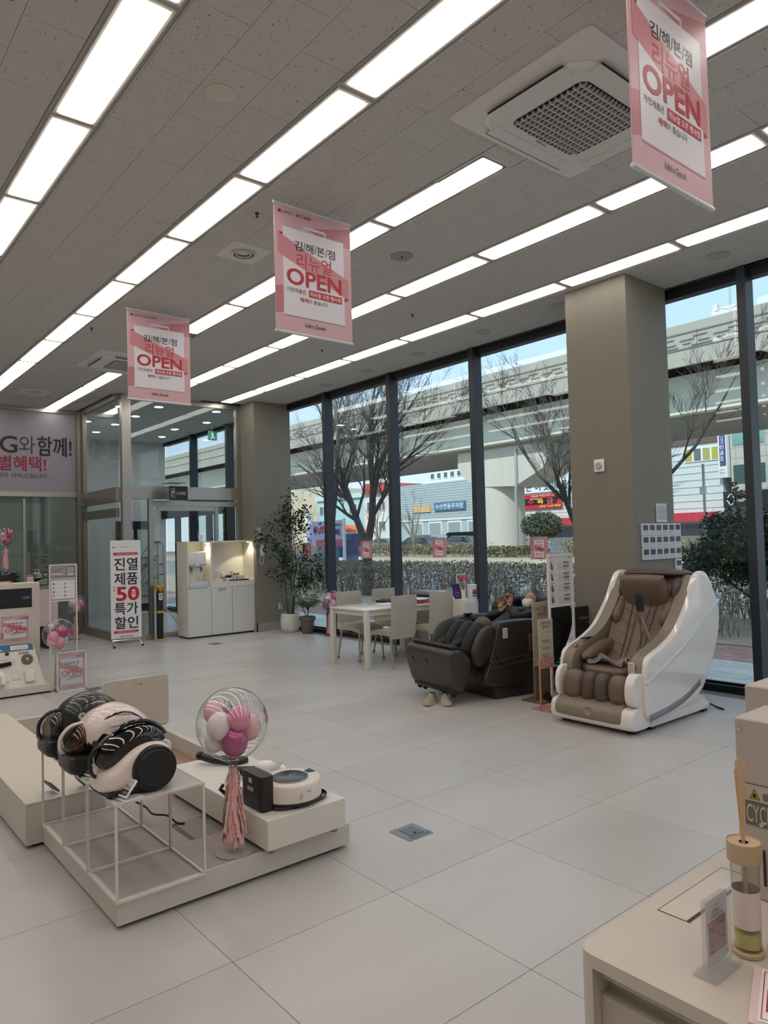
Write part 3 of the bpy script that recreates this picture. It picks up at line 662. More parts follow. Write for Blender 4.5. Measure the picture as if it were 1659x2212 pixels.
cap = [(26.75, 7.2), (34.0, 7.2), (34.05, 6.3), (33.6, 5.6), (32.3, 4.85), (29.1, 4.7), (27.0, 5.6), (26.6, 6.2)]
B().prism(cap, 'y', -37.6, -34.7).build('pier_cap', MATS['pier_concrete'], pi_, 20)
B().tube([(28.95, -34.62, 7.0), (28.95, -34.62, 4.9), (29.05, -34.66, 4.5), (29.05, -34.66, .4)], .09, 10).build('downpipe', M('galvanised', '#b4b8ba', .4, metal=.6), pi_)
t = thing('speed_camera', 'pole with two camera heads standing above the viaduct parapet', 'camera', (14.76, -33, 9.6))
b = B().tube([(0, 0, 0), (0, 0, 3.1)], .05, 8); b.tube([(-.6, 0, 2.3), (0, 0, 2.1), (.6, 0, 2.25)], .035, 6); b.build('pole', MATS['galvanised'], t)
B().cbox(-.65, 0, 2.5, .25, .3, .35).cbox(.65, 0, 2.3, .2, .25, .3).build('camera_head', M('camera_white', '#d9dcdc', .5), t, 0)

# ---- buildings
def building(name, label, x0, x1, z1, mat, y=-55, z0=.28, dep=12, group=None):
    t = thing(name, label, 'building', ((x0+x1)/2, y, z0), group=group); L = (x1-x0)/2
    B().box(-L, -dep, 0, L, 0, z1-z0).build('wall', mat, t, 0); t['L'] = L; return t
def add(t, name, x0, z0, x1, z1, mat, d0=0, d1=.06, **k):
    cx, cy, cz = t.location; return B().box(x0-cx, d0, z0-cz, x1-cx, d1, z1-cz).build(name, mat, t, 0, **k)
WHT = M('white_render', '#dcdedb', .75); WFR = M('window_frame_white', '#e6e8e8', .5); PANE = M('far_pane', '#54686e', .15, spec=.8)
def fwin(t, x0, z0, x1, z1, n=2, frame=WFR, pane=PANE):
    f = add(t, 'window', x0, z0, x1, z1, frame, 0, .08); cx, cy, cz = t.location; w_ = (x1-x0)/n
    for i in range(n):
        B().box(x0+w_*i+.08-cx, .08, z0+.08-cz, x0+w_*(i+1)-.08-cx, .10, z1-.08-cz).build('pane', pane if not isinstance(pane, list) else pane[i % len(pane)], f, 0)
t = building('warehouse', 'long pale blue-grey warehouse with roller shutters behind the parked cars', 45.9, 64.6, 7.7, M('sheet_metal_blue', '#aebbc0', .6))
b = B(); cx, cy, cz = t.location
for z in np.arange(3.6, 7.6, .28): b.box(-9.3, 0, z-cz, 9.3, .03, z-cz+.03)
b.build('cladding_ribs', M('rib_shade', '#9aa8ae', .6), t, 0, kind='stuff')
for x in (59.6, 56.6, 53.6, 50.6, 47.6):
    f = add(t, 'door', x, .3, x+2.1, 3.4, WFR, 0, .10); B().box(x+.15-cx, .10, 0, x+1.95-cx, .12, 2.95).build('roller_shutter', M('shutter_grey', '#98a2a6', .6), f, 0)
add(t, 'fascia', 45.9, 3.5, 64.6, 3.65, WFR, 0, .12)
f = add(t, 'signboard', 52.9, 4.55, 57.6, 5.45, M('sign_blue', '#46759a', .5), 0, .2)
P = Print((57.6, -54.78, 4.55), (-1, 0, 0), (0, 0, 1), (0, 1, 0), .003); P.text('수산전용주차장', 2.35, .18, .56, '#eef2f2', w=4.3, bold=.02); o = P.build('lettering'); o.parent = f; o.matrix_parent_inverse = Matrix.Translation(t.location).inverted()
add(t, 'signboard', 58.3, 4.5, 61.2, 5.2, M('sign_orange', '#d8b27a', .5), 0, .15)
t = building('rooftop_block', 'white upper block with a row of small windows above the warehouse', 50.4, 60.2, 10.2, WHT, -56, z0=7.72, dep=6)
for x in np.arange(51.2, 59.6, 1.05): fwin(t, x, 8.2, x+.7, 8.9, 1)
t = building('blue_house', 'pale blue two-storey house beyond the banner', 70.3, 80.6, 7.4, M('pale_blue_render', '#a9cdd2', .75))
add(t, 'parapet', 70.1, 6.9, 80.8, 7.5, M('pale_blue_trim', '#bfdadb', .7), 0, .3)
fwin(t, 78.4, 5.0, 80.0, 6.2); fwin(t, 71.8, 4.9, 73.4, 6.2); fwin(t, 76.0, 2.0, 77.6, 3.2)
t = building('brick_block', 'beige stone building with a stepped side left of the blue house', 81.0, 92.0, 8.9, M('beige_stone', '#cdbfa9', .8, noise=.06, nscale=2), -56)
fwin(t, 83.5, 4.4, 84.3, 5.2, 1)
t = building('white_house', 'white house with a small red tiled roof right of the blue house', 64.8, 69.7, 7.2, WHT, -54.5)
B().prism([(-2.45, 6.9), (2.45, 6.9), (1.6, 8.1), (-1.6, 8.1)], 'y', -6, .5).build('roof', M('red_tile', '#b2564e', .7), t, 0)
fwin(t, 65.6, 5.0, 66.9, 6.2); fwin(t, 67.8, 5.0, 69.1, 6.2); fwin(t, 65.6, 2.6, 66.9, 3.8); fwin(t, 67.8, 2.6, 69.1, 3.8)
t = thing('orange_canopy', 'bright orange market canopy with pale stall below', 'canopy', (72.3, -53, .3))
B().prism([(-4.2, 2.3), (4.2, 2.3), (4.0, 2.9), (1.0, 3.3), (-2.4, 2.9)], 'y', -1, 1).build('awning', M('orange_cloth', '#e8703a', .6), t, 0)
for x in (-4, -1.5, 1.5, 4): B().box(x-.06, -.9, 0, x+.06, -.8, 2.3).build('post', WFR, t, 0)
B().box(-4, -1.2, 0, 4, -1.1, 2.2).build('stall_wall', M('stall_cream', '#d9d2c4', .7), t, 0)
t = building('market_hall', 'white panelled shop building with a red banner right of the pier', 33.0, 45.7, 9.0, M('white_cladding', '#cdd6d8', .6))
b = B(); cx, cy, cz = t.location
for z in np.arange(3.3, 8.9, .35): b.box(-6.3, 0, z-cz, 6.3, .03, z-cz+.03)
b.build('cladding_ribs', M('rib_shade2', '#b3bfc4', .6), t, 0, kind='stuff'); add(t, 'fascia', 33.0, 8.4, 45.7, 9.1, M('brown_band', '#6e5a55', .7), 0, .1)
fwin(t, 38.9, 7.4, 40.2, 8.8, 1); add(t, 'opening', 34, .3, 45.2, 2.3, M('shop_dark', '#7d8284', .6), 0, .03)
add(t, 'awning', 37.6, 2.45, 42.4, 3.1, M('red_awning', '#c23a48', .6), 0, 1.2); add(t, 'awning', 42.4, 2.4, 45.6, 2.9, M('tan_awning', '#c9a98a', .6), 0, 1.0)
P = Print((45.6, -54.9, 5.65), (-1, 0, 0), (0, 0, 1), (0, 1, 0), .01)
P.rect(0, 0, 6.4, 1.15, '#e6ebec')
for i, ch in enumerate('좋은이웃마트'): P.text(ch, .15+1.05*i, .2, .75, '#2c4a6e', w=.72, bold=.01)
P.rect(0, -1.55, 5.1, -.15, '#c4202c'); P.text('이월상품 백화점 초특가 할인창고', 3.2, -.42, .2, '#f0e6e0', w=3.4)
P.poly([(0, -1.2), (4.5, -1.1), (4.75, -.5), (.2, -.58)], '#1c1718')
for i, (ch, c) in enumerate((('쌀', '#f2efe8'), ('수', '#e13a3a'), ('목', '#f0d23c'), ('금', '#e86a6a'))): P.text(ch, .35+1.15*i, -1.12, .52, c, w=.75, bold=.04)
P.text('365일', 1.9, -.68, .16, '#f2efe8', w=.9); P.text('김현점', 2.9, -1.44, .2, '#f2efe8', w=.7); P.text('T.545-9858', 4.2, -1.44, .22, '#f0d23c', w=1.6, bold=.02)
o = P.build('signboard'); o.parent = t; o.matrix_parent_inverse = Matrix.Translation(t.location).inverted()
t = building('plank_building', 'pale panelled building with a yellow-shaded window row and red awning', 25.75, 33.0, 9.75, M('white_cladding', '#cdd6d8', .6))
add(t, 'fascia', 25.75, 8.45, 30.5, 8.95, MATS['brown_band'], 0, .12)
b = B(); cx, cy, cz = t.location
for z in np.arange(3.4, 8.4, .55): b.box(-3.6, 0, z-cz, 3.6, .04, z-cz+.05)
b.build('cladding_ribs', M('rib_shade2', '#b3bfc4', .6), t, 0, kind='stuff')
fwin(t, 25.85, 7.05, 28.7, 8.15, 4, WFR, [M('yellow_blind', '#b2ad45', .5), M('yellow_blind2', '#a6a860', .5), M('grey_blind', '#6c7274', .4), M('yellow_blind', '#b2ad45', .5)])
add(t, 'awning', 26.2, 2.35, 30.4, 3.05, M('red_awning', '#c23a48', .6), 0, 1.2); add(t, 'opening', 26.3, .3, 30.2, 2.2, MATS['shop_dark'], 0, .03)
f = add(t, 'signboard', 25.15, 5.6, 25.8, 10.2, WFR, 0, .5)
P = Print((25.72, -54.48, 5.6), (-1, 0, 0), (0, 0, 1), (0, 1, 0), .01); P.rect(.04, .9, .5, 4.6, '#3a4a86')
for i, ch in enumerate('아름스크린골프'): P.text(ch, .27, 3.95-.45*i, .34, '#eef0f4', w=.30, bold=.01)
P.text('PC', .27, .92, .2, '#c56a7a', w=.3); P.text('000-0', .27, .5, .14, '#3a3f48', w=.42); P.text('000-0', .27, .25, .14, '#3a3f48', w=.42)
o = P.build('lettering'); o.parent = f; o.matrix_parent_inverse = Matrix.Translation(t.location).inverted()
t = building('tiled_showroom', 'grey tiled building with green glass and a black car-dealer signboard', 5.0, 25.1, 10.5, M('stone_tile', '#b7b5b0', .6))
b = B(); cx, cy, cz = t.location
for x in np.arange(6, 25, 1.1): b.box(x-cx, 0, 3-cz, x-cx+.03, .012, 10.4-cz)
for z in np.arange(4.6, 10, .8): b.box(-10, 0, z-cz, 10, .012, z-cz+.03)
b.build('tile_joint', M('joint_grey', '#98968f', .8), t, 0, kind='stuff')
GG = M('green_glass', '#74a39b', .08, spec=1.0); GD = M('dark_green_glass', '#3f5f5a', .1, spec=1.0)
for i in range(7): add(t, 'window', 24.9-2.6*i-2.3, 8.0, 24.9-2.6*i, 9.6, GG, 0, .05); add(t, 'window', 24.9-2.6*i-2.3, 5.1, 24.9-2.6*i, 6.5, GD, 0, .05)
add(t, 'signboard', 5.0, 3.3, 25.5, 4.5, M('black_fascia', '#1f2226', .4), 0, .6)
add(t, 'opening', 6, .3, 24.6, 3.2, M('shop_dark', '#7d8284', .6), 0, .03)
P = Print((25.5, -54.38, 3.3), (-1, 0, 0), (0, 0, 1), (0, 1, 0), .01)
cx_ = .58
for s in (1, -1): P.poly([(cx_, 1.02), (cx_+.27*s, .6), (cx_, .18), (cx_+.085*s, .18), (cx_+.36*s, .6), (cx_+.085*s, 1.02)][::s], '#e8eaec', up=False)
P.k += 1
for s in (1, -1): P.poly([(cx_+.02*s, .80), (cx_+.16*s, .6), (cx_+.02*s, .40), (cx_+.02*s, .48), (cx_+.10*s, .6), (cx_+.02*s, .72)][::s], '#e8eaec', up=False)
P.k += 1
P.text('RENAULT', 1.0, .42, .34, '#eef0f2', w=1.8, bold=.03, al='l')
o = P.build('lettering'); o.parent = t; o.matrix_parent_inverse = Matrix.Translation(t.location).inverted()
struct('hills', B().add([(20, -260, 0), (300, -260, 0), (300, -260, 24), (250, -260, 20), (190, -260, 27), (150, -260, 17), (110, -260, 14), (60, -260, 12), (20, -260, 10)], [tuple(range(9))]).box(20, -262, 0, 300, -260.5, 9), M('hill_blue', '#9fb0bd', .9))
t = thing('utility_pole', 'thin grey street pole with wires in front of the panelled building', 'pole', (22.3, -45, .28)); B().tube([(0, 0, 0), (0, 0, 5.6)], .09, 8).build('pole', MATS['galvanised'], t); B().cbox(0, .12, 3.9, .35, .2, .5).build('box', WFR, t, 0)

# ---- vehicles
RUBB = M('tyre', '#1b1b1c', .8); CGL = M('car_glass', '#22292e', .08, spec=1.0)
def car(name, label, x, y, col, L=4.4, kind='car', z=.28, group=None, flip=1, cat='car'):
    t = thing(name, label, cat, (x, y, z), 0 if flip > 0 else PI, group=group); h = L/2
    if kind == 'car': body = [(-h, .28), (-h+.05, .75), (-h+.7, .9), (-h+1.35, 1.4), (h-1.3, 1.45), (h-.35, 1.0), (h, .9), (h, .3)]; win = [(-h+.95, .93), (-h+1.45, 1.34), (h-1.35, 1.38), (h-.6, 1.0)]
    elif kind == 'suv': body = [(-h, .32), (-h, .95), (-h+1.0, 1.08), (-h+1.6, 1.65), (h-.4, 1.68), (h-.05, 1.1), (h, .35)]; win = [(-h+1.2, 1.1), (-h+1.7, 1.58), (h-.5, 1.6), (h-.25, 1.12)]
    else: body = [(-h, .35), (-h, 1.0), (-h+.35, 1.95), (-h+1.5, 2.0), (-h+1.7, 1.5), (-h+1.75, .95), (h, .95), (h, .4)]; win = [(-h+.08, 1.1), (-h+.4, 1.85), (-h+1.3, 1.88), (-h+1.3, 1.1)]
    B().puff(body, 'y', 0, .88, 9, 7, mi=0, m=.86).build('body', M('car_'+col.strip('#'), col, .25, coat=.6), t, 30)
    B().puff(win, 'y', 0, .90, 5, 9, m=.8).build('window', CGL, t, 30)
    for sx_ in (-h+.8, h-.85):
        for sy in (-.9, .72): B().cyl((sx_, sy, .33), .33, .18, 'y', 18, bev=.03).build('wheel', RUBB, t)
    for s in (-1, 1): B().rbox(s*h-.06, -.75, .62, s*h+.03, -.45, .78, .02).rbox(s*h-.06, .45, .62, s*h+.03, .75, .78, .02).build('headlight' if s < 0 else 'tail_light', M('lamp_red', '#a8303a', .3) if s > 0 else M('lamp_clear', '#dfe3e6', .2), t, 0)
    return t
car('parked_car', 'white parked SUV left of the pink window poster', 50.3, -47.5, '#e4e6e8', 4.7, 'suv')
car('parked_car', 'silver parked car at the left end of the row before the shutters', 55.2, -46, '#b9c0c6', 4.3, 'car')
car('parked_car', 'dark parked car right of the white SUV', 45.2, -46.5, '#3a3f46', 4.4, 'car')
car('parked_car', 'black low car behind the poster and hedge', 44.0, -40.5, '#20242a', 4.4, 'car')
car('parked_car', 'blue-grey parked car below the orange canopy', 60.2, -45, '#8da0b4', 4.3, 'car')
car('parked_car', 'dark red parked car right of the forked tree', 63.5, -47, '#6e4650', 4.3, 'car')
car('parked_car', 'white car between the pier and the dome tree', 35.4, -43, '#e8eaec', 4.4, 'car')
car('parked_car', 'grey car directly right of the pier', 38.5, -40.0, '#4d545c', 4.2, 'car')
tk = car('pickup_truck', 'dark blue small truck on the road left of the second mullion', 31.1, -21.5, '#22304e', 4.9, 'truck', -.02, cat='truck', flip=1)
t = thing('market_truck', 'truck with a dark teal tarpaulin parked by the red shop', 'truck', (42.4, -44.5, .28)); B().rbox(-2, -.9, .5, 2, .9, 1.5, .1).build('bed', M('teal_tarp', '#3c6a6c', .7), t); B().prism([(-2.1, 1.5), (2.1, 1.5), (1.8, 1.75), (-1.6, 1.78)], 'y', -.95, .95).build('tarpaulin', M('dark_tarp', '#2a3434', .7), t, 0); B().cyl((-1.2, .7, .33), .33, .2, 'y').cyl((1.2, .7, .33), .33, .2, 'y').build('wheel', RUBB, t)
t = thing('sidewalk_barrier', 'red plastic barrier by the shop right of the white car', 'barrier', (33.4, -48, .28)); B().rbox(-1.1, -.2, 0, 1.1, .2, 1.0, .08).build('barrier_body', M('barrier_red', '#b8323a', .5), t); B().box(-1.1, .2, .45, 1.1, .22, .6).build('band', WFR, t, 0)

# ---- banner outside, its back to the shop
t = thing('street_banner', 'mauve cloth banner with mirrored lettering stretched before the blue truck', 'banner', (20.7, -13.7, 0))
B().box(-2.05, -.01, 1.42, 0, .01, 2.26).build('cloth', M('mauve_cloth', '#b9b6d6', .7), t, 0)
B().box(.0, -.04, 0, .1, .04, 2.75).build('post', WFR, t, 0); B().box(-2.12, -.04, 0, -2.05, .04, 2.3).build('post', WFR, t, 0)
P = Print((0, .012, 1.42), (-1, 0, 0), (0, 0, 1), (0, 1, 0), .003); P.rect(.5, 0, 2.05, .22, '#b8475e')
P.text('LG전자베스트샵', 1.65, .64, .10, '#46405e', w=.62, mirror=True, bold=.01); P.text('김해본점', 1.62, .36, .2, '#2c2838', w=.56, mirror=True, bold=.04); P.text('리뉴얼', .72, .42, .26, '#b8475e', w=.7, mirror=True, bold=.05); P.text('OPEN', 1.2, .05, .12, '#f2e6ea', w=.4, mirror=True)
P.build('print', t)
# ================================================================ HUNG THINGS AND WALL THINGS
WM = M('white_metal', '#e4e2de', .4); BEIGE = M('beige_laminate', '#cdc6bd', .45); CREAM = M('cream_laminate', '#dcd6cd', .42); BLK = M('black_plastic', '#1c1c1e', .4)
BLKG = M('black_gloss', '#101012', .08, coat=.6); GREY = M('grey_plastic', '#8d8c8a', .5); CHROME = MATS['chrome']; WHITE = M('white_plastic', '#e9e7e3', .35); WHG = M('white_gloss', '#ece9e6', .12, coat=.5)
NX = (-1, 0, 0); RT = (0, -1, 0); UPV = (0, 0, 1)     # a sheet facing the camera side
for x, lab in ((7.5, 'pink renewal poster banner hung over the entrance end, farthest of the three'), (4.5, 'pink renewal poster banner hung in the middle of the shop'), (1.6, 'pink renewal poster banner hung beside the big ceiling cassette')):
    t = thing('hanging_banner', lab, 'banner', (x, -2.74, 3.17), group='pink banners hung from the ceiling')
    B().box(0, -.70, 0, .006, 0, .95).build('sheet', M('banner_film', '#cfa7ae', .3), t, 0)
    B().tube([(.003, .006, -.006), (.003, -.706, -.006)], .011, 10).build('rail', M('clear_rail', '#cfd0d4', .2), t)
    B().tube([(.003, .006, .955), (.003, -.706, .955)], .011, 10).build('rail', M('clear_rail', '#cfd0d4', .2), t)
    P = Print((-.0005, 0, 0), RT, UPV, NX); open_poster(P, .70, .95); P.build('print', t)
    P = Print((.0065, -.70, 0), (0, 1, 0), UPV, (1, 0, 0)); open_poster(P, .70, .95); P.build('print', t)
    B().tube([(.003, -.12, .96), (.003, -.12, 1.015)], .003, 5).tube([(.003, -.58, .96), (.003, -.58, 1.015)], .003, 5).build('string', WM, t)
# air-conditioning cassettes
def cassette(name, label, cx, cy, hx=.51, hy=.61):
    t = thing(name, label, 'air conditioner', (cx, cy, H_), group='ceiling cassettes'); W1 = M('cassette_white', '#dedbd7', .45)
    def rr4(ax, ay, r, n=6):
        return [(sx_*(ax-r)+r*math.cos(a0+k*PI/2/n), sy_*(ay-r)+r*math.sin(a0+k*PI/2/n)) for sx_, sy_, a0 in ((1, -1, -PI/2), (1, 1, 0), (-1, 1, PI/2), (-1, -1, PI)) for k in range(n+1)]
    def ring(ax, ay, r, z): return [(x, y, z) for x, y in rr4(ax, ay, r)]
    B().loft([ring(hx, hy, .03, 0), ring(hx, hy, .04, -.012), ring(hx-.10, hy-.10, .12, -.042)], cap=True).build('panel', W1, t, 30)
    gx, gy = hx*.53, hy*.52
    b = B(); b.loft([ring(hx-.11, hy-.11, .18, -.043), ring(hx-.125, hy-.125, .18, -.062), ring(gx+.03, gy+.03, .07, -.062), ring(gx, gy, .06, -.050)], cap=False); b.build('inner_frame', W1, t, 30)
    B().loft([ring(gx, gy, .06, -.044), ring(gx, gy, .06, -.045)]).build('filter', M('grille_void', '#1f1f1f', .9), t, 0)
    n = 17; b = B()
    for i in range(1, n):
        y = -gy+2*gy*i/n; b.box(-gx+.01, y-.004, -.060, gx-.01, y+.004, -.046)
    for i in range(1, 13):
        x = -gx+2*gx*i/13; b.box(x-.004, -gy+.01, -.061, x+.004, gy-.01, -.046)
    b.build('grille', M('grille_grey', '#c9c7c4', .5), t, 0)
    for s in (-1, 1):
        B().box(s*(hx-.145)-.045, -hy+.24, -.0665, s*(hx-.145)+.045, hy-.24, -.0625).build('vane', M('vane_white', '#dedbd7', .4), t, 0)
        B().box(-hx+.24, s*(hy-.145)-.045, -.0665, hx-.24, s*(hy-.145)+.045, -.0625).build('vane', M('vane_white', '#dedbd7', .4), t, 0)
        B().box(s*(hx-.095)-.004, -hy+.24, -.064, s*(hx-.095)+.004, hy-.24, -.058).box(-hx+.24, s*(hy-.095)-.004, -.064, hx-.24, s*(hy-.095)+.004, -.058).build('vane_gap', M('grille_void', '#1f1f1f', .9), t, 0)
    P = Print((hx-.22, .1, -.0625), (0, -1, 0), (-1, 0, 0), (0, 0, -1)); P.text('whisen', .1, 0, .022, '#3a3a3a', w=.10); P.build('lettering', t)
    return t
cassette('ceiling_cassette', 'large white square ceiling cassette with a dark egg-crate grille', 2.52, -3.70)
cassette('ceiling_cassette', 'far ceiling cassette half hidden behind the farthest pink banner', 9.98, -3.70)
def disc(name, label, cat, x, y, r, col, extra=None, group=None):
    t = thing(name, label, cat, (x, y, H_), group=group)
    B().lathe([(r, 0), (r, -.006), (r-.012, -.010), (r-.02, -.006), (.001, -.006)], 28).build('plate', M('disc_'+col.strip('#'), col, .6), t, 30); return t
t = disc('access_cap', 'plain beige round cap in the ceiling left of the second light run', 'ceiling cap', 3.646, -1.879, .085, '#d3cbbf')
t = disc('ceiling_speaker', 'round grey ceiling speaker with a small dot right of the middle banner', 'speaker', 4.83, -4.28, .105, '#9a9896'); B().cbox(0, 0, -.012, .012, .012, .01).build('dot', BLK, t, 0)
t = disc('air_diffuser', 'round white ceiling air diffuser on a square plate left of the middle banner', 'air diffuser', 5.6, -3.09, .12, '#d6d3cf')
B().box(-.19, -.19, -.004, .19, .19, 0).build('square_plate', M('cassette_white', '#dedbd7', .45), t, 0)
b = B()
for r_1 in (.105, .07): b.lathe([(r_1, -.02), (r_1-.012, -.024), (r_1-.012, -.012), (r_1, -.012)], 28, cap=False)
b.build('ring', WM, t); B().lathe([(.09, -.011), (.078, -.011)], 28, cap=False).lathe([(.055, -.011), (.045, -.011)], 28, cap=False).build('slot', BLK, t)
t = disc('air_diffuser', 'small square ceiling air diffuser far left above the banner wall', 'air diffuser', 12.7, -3.09, .12, '#b0adaa'); B().box(-.22, -.22, -.004, .22, .22, 0).build('square_plate', M('cassette_white', '#dedbd7', .45), t, 0); B().lathe([(.10, -.012), (.09, -.02), (.08, -.012)], 28, cap=False).build('ring', WM, t)
PLC = ['nearest the right window', 'beside the near column top', 'second past the near column', 'third past the near column', 'fourth past the near column', 'last before the far column']
for (x, y), w_ in zip(((3.08, -6.67), (4.86, -6.65), (6.07, -6.70), (7.33, -6.75), (8.51, -6.76), (9.64, -6.81)), PLC):
    disc('blank_plate', 'round blank plate in the ceiling along the glass, '+w_, 'ceiling plate', x, y, .10, '#b0adaa', group='round plates along the window wall')
for (x, y), w_ in zip(((4.85, -2.8), (7.9, -5.52), (8.6, -2.72), (11.6, -2.2), (6.05, -5.5)), ('beside the air diffuser', 'between the last two light runs', 'left of the farthest banner', 'above the banner wall', 'over the massage chairs')):
    t = thing('sprinkler_head', 'tiny sprinkler head in the ceiling '+w_, 'sprinkler', (x, y, H_), group='sprinkler heads'); B().lathe([(.018, 0), (.014, -.008), (.006, -.012), (.005, -.03), (.014, -.032), (.001, -.034)], 12).build('nozzle', M('dark_metal', '#3d3b3a', .5, metal=.6), t)
# sign hung from the lobby beam
t = thing('hanging_sign', 'small black sign with a camera symbol hung before the lobby beam', 'sign', (11.62, -4.92, 2.36)); B().box(0, -.33, 0, .012, 0, .24).build('board', BLK, t, 0)
B().tube([(.006, -.05, .24), (.006, -.05, .30)], .004, 6).tube([(.006, -.28, .24), (.006, -.28, .30)], .004, 6).build('hook', CHROME, t); B().box(0, -.31, .30, .38, -.02, .305).build('bracket', STEELD, t, 0)
P = Print((-.0005, 0, 0), RT, UPV, NX); P.frame(.03, .045, .10, .195, .005, '#d8d8d6'); P.poly([(.045, .14), (.075, .165), (.09, .145), (.06, .12)], '#d8d8d6'); P.poly([(.06, .12), (.07, .13), (.055, .07), (.045, .07)], '#d8d8d6'); P.text('CCTV촬영중', .205, .09, .055, '#d8d8d6', w=.17); P.build('lettering', t)
# column fittings
t = thing('fire_detector', 'small white square wall plate with a round sensor on the near column', 'sensor', (4.22, -6.355, 2.30)); B().rbox(-.06, 0, -.065, .06, .018, .065, .012, 2).build('plate', WHITE, t); B().lathe([(.036, .018), (.036, .028), (.028, .034), (.02, .030), (.001, .034)], 24, axis='y').build('lens', M('lens_grey', '#b5b3ae', .3), t)
t = thing('taped_notice', 'sheet of small print taped on the near column above the photo cards', 'notice', (3.855, -6.76, 1.71)); B().box(-.004, -.20, 0, .0, 0, .19).build('sheet', M('paper', '#dfe3e8', .6), t, 0)
P = Print((-.005, 0, 0), RT, UPV, NX); P.rect(.01, .165, .19, .168, '#6b6f78'); bars(P, .015, .02, .16, .155, 9, '#8a8f9a', 3); bars(P, .165, .02, .19, .155, 9, '#a46a70', 4); P.rect(.02, .10, .14, .104, '#b04a55'); P.build('print', t)
PH = ['#434a55', '#4c4a58', '#4e5058', '#5a3f38', '#4b3b44', '#26302a', '#3a2c34', '#5c3f40', '#3f4a55', '#434450', '#414a50', '#4d3034', '#3a2f2e', '#48373a', '#3f3a46', '#4f4138', '#52453a', '#5a3433', '#2e3b46']
ROWN = ['top', 'middle', 'bottom']; CN = ['first', 'second', 'third', 'fourth', 'fifth', 'last']
for i in range(19):
    r_i, c_i = divmod(i, 6); 
    if i == 18: y, z, lab = -7.085, 1.205, 'single photo card below the right end of the three card rows'
    else: y, z, lab = -6.465-.125*c_i, 1.578-.121*r_i, 'photo card with small print, %s from the left in the %s row on the column' % (CN[c_i], ROWN[r_i])
    t = thing('photo_card', lab, 'photo card', (3.858, y, z), group='photo cards on the near column'); B().rbox(-.018, -.122, 0, 0, 0, .118, .002, 1).build('card', M('card_white', '#dde1e6', .5), t, 0)
    P = Print((-.0185, 0, 0), RT, UPV, NX); P.rect(.014, .05, .108, .104, PH[i]); P.rect(.05, .109, .07, .112, '#3a3d44'); P.poly([(.02, .052), (.06, .075), (.10, .052)], PH[(i*5+3) % 19]); bars(P, .014, .012, .108, .042, 3, '#aab0b8', i); P.build('print', t)
t = thing('intercom_phone', 'white wall telephone handset with coiled cord on the far column', 'phone', (11.48, -6.585, 1.47)); B().rbox(-.03, -.035, -.09, 0, .035, .09, .012).build('cradle', WHITE, t)
b = B(); b.puff([(-.028, .09), (.028, .10), (.03, .05), (.016, .03), (.016, -.05), (.03, -.07), (.028, -.115), (-.028, -.10)], 'x', -.05, .02, 7, 4); b.at(); b.build('handset', WHITE, t); B().box(-.072, -.012, -.04, -.066, .012, .03).build('label_strip', M('dark_red', '#7a3040', .4), t, 0)
B().tube([(-.03, .02, -.09), (-.03, .045, -.16), (-.03, .05, -.25), (-.03, .02, -.27), (-.03, -.02, -.22), (-.03, -.03, -.10)], .006, 6).build('cord', WHITE, t)
t = thing('wall_outlet', 'white power outlet low on the far column behind the plants', 'outlet', (11.48, -6.95, .45)); B().rbox(-.012, -.04, -.07, 0, .04, .07, .006).build('plate', WHITE, t); B().cyl((-.016, 0, .03), .022, .005, 'x').cyl((-.016, 0, -.03), .022, .005, 'x').build('socket', M('socket_grey', '#a9a7a2', .4), t)
t = thing('wall_sign', 'small no-smoking style notice on the far column above the self-service cabinet', 'sign', (11.60, -6.40, 1.68)); 
t.location = (11.475, -6.49, 1.68); B().rbox(-.008, -.085, 0, 0, 0, .20, .003, 1).build('plate', M('sign_pale', '#cfcdc8', .5), t, 0); P = Print((-.009, 0, 0), RT, UPV, NX); P.frame(.006, .006, .079, .194, .003, '#4a4845'); P.ring(.042, .14, .028, .006, '#3c3a38'); P.poly([(.03, .125), (.034, .122), (.056, .155), (.052, .158)], '#3c3a38'); bars(P, .015, .03, .07, .09, 4, '#6a6764', 5); P.build('print', t)

# glass stickers
for x, z, lab in ((9.25, 1.305, 'small pink poster on the window beside the forked tree'), (7.53, 1.325, 'small pink poster on the middle window above the hedge'), (5.73, 1.305, 'small pink poster on the window left of the near column'), (10.99, 1.29, 'small pink poster on the last window half hidden by the ficus')):
    t = thing('window_poster', lab, 'poster', (x+.14, YW+.004, z), group='pink posters stuck on the window glass'); B().box(-.28, 0, 0, 0, .003, .285).build('sheet', M('banner_film', '#cfa7ae', .3), t, 0)
    P = Print((0, .0032, 0), (-1, 0, 0), UPV, (0, 1, 0)); P.rect(0, 0, .28, .285, '#cf9aa4'); P.poly([(0, .10), (.07, .13), (.05, .285), (0, .285)], '#b9808c'); P.rect(.065, .03, .215, .24, '#eeeaf0'); P.poly([(.02, .20), (.02, .15), (.26, .08), (.26, .13)], '#d9929c')
    P.text('김해본점', .14, .205, .022, '#17161c', w=.10, bold=.02); P.text('리뉴얼', .14, .155, .04, '#bd2f3c', w=.11, bold=.03); P.text('OPEN', .14, .10, .045, '#b3202e', w=.13, bold=.06); bars(P, .08, .045, .20, .085, 2, '#a5606a', 7); P.text("Life's Good.", .14, .01, .012, '#33262a', w=.07); P.build('print', t)
VIN = M('frosted_vinyl', '#b9c2c8', .6)
for x in (9.55, 7.72, 6.02, 11.2):
    t = thing('window_lettering', 'pale mirrored shop lettering on the window glass at hedge height', 'lettering', (x, YW-.014, 1.14), group='vinyl lettering on the glass'); P = Print((0, 0, 0), (1, 0, 0), UPV, (0, -1, 0)); P.text('LG Electronics  BEST SHOP', 0, 0, .055, VIN, w=.80, al='c'); P.build('letters', t)
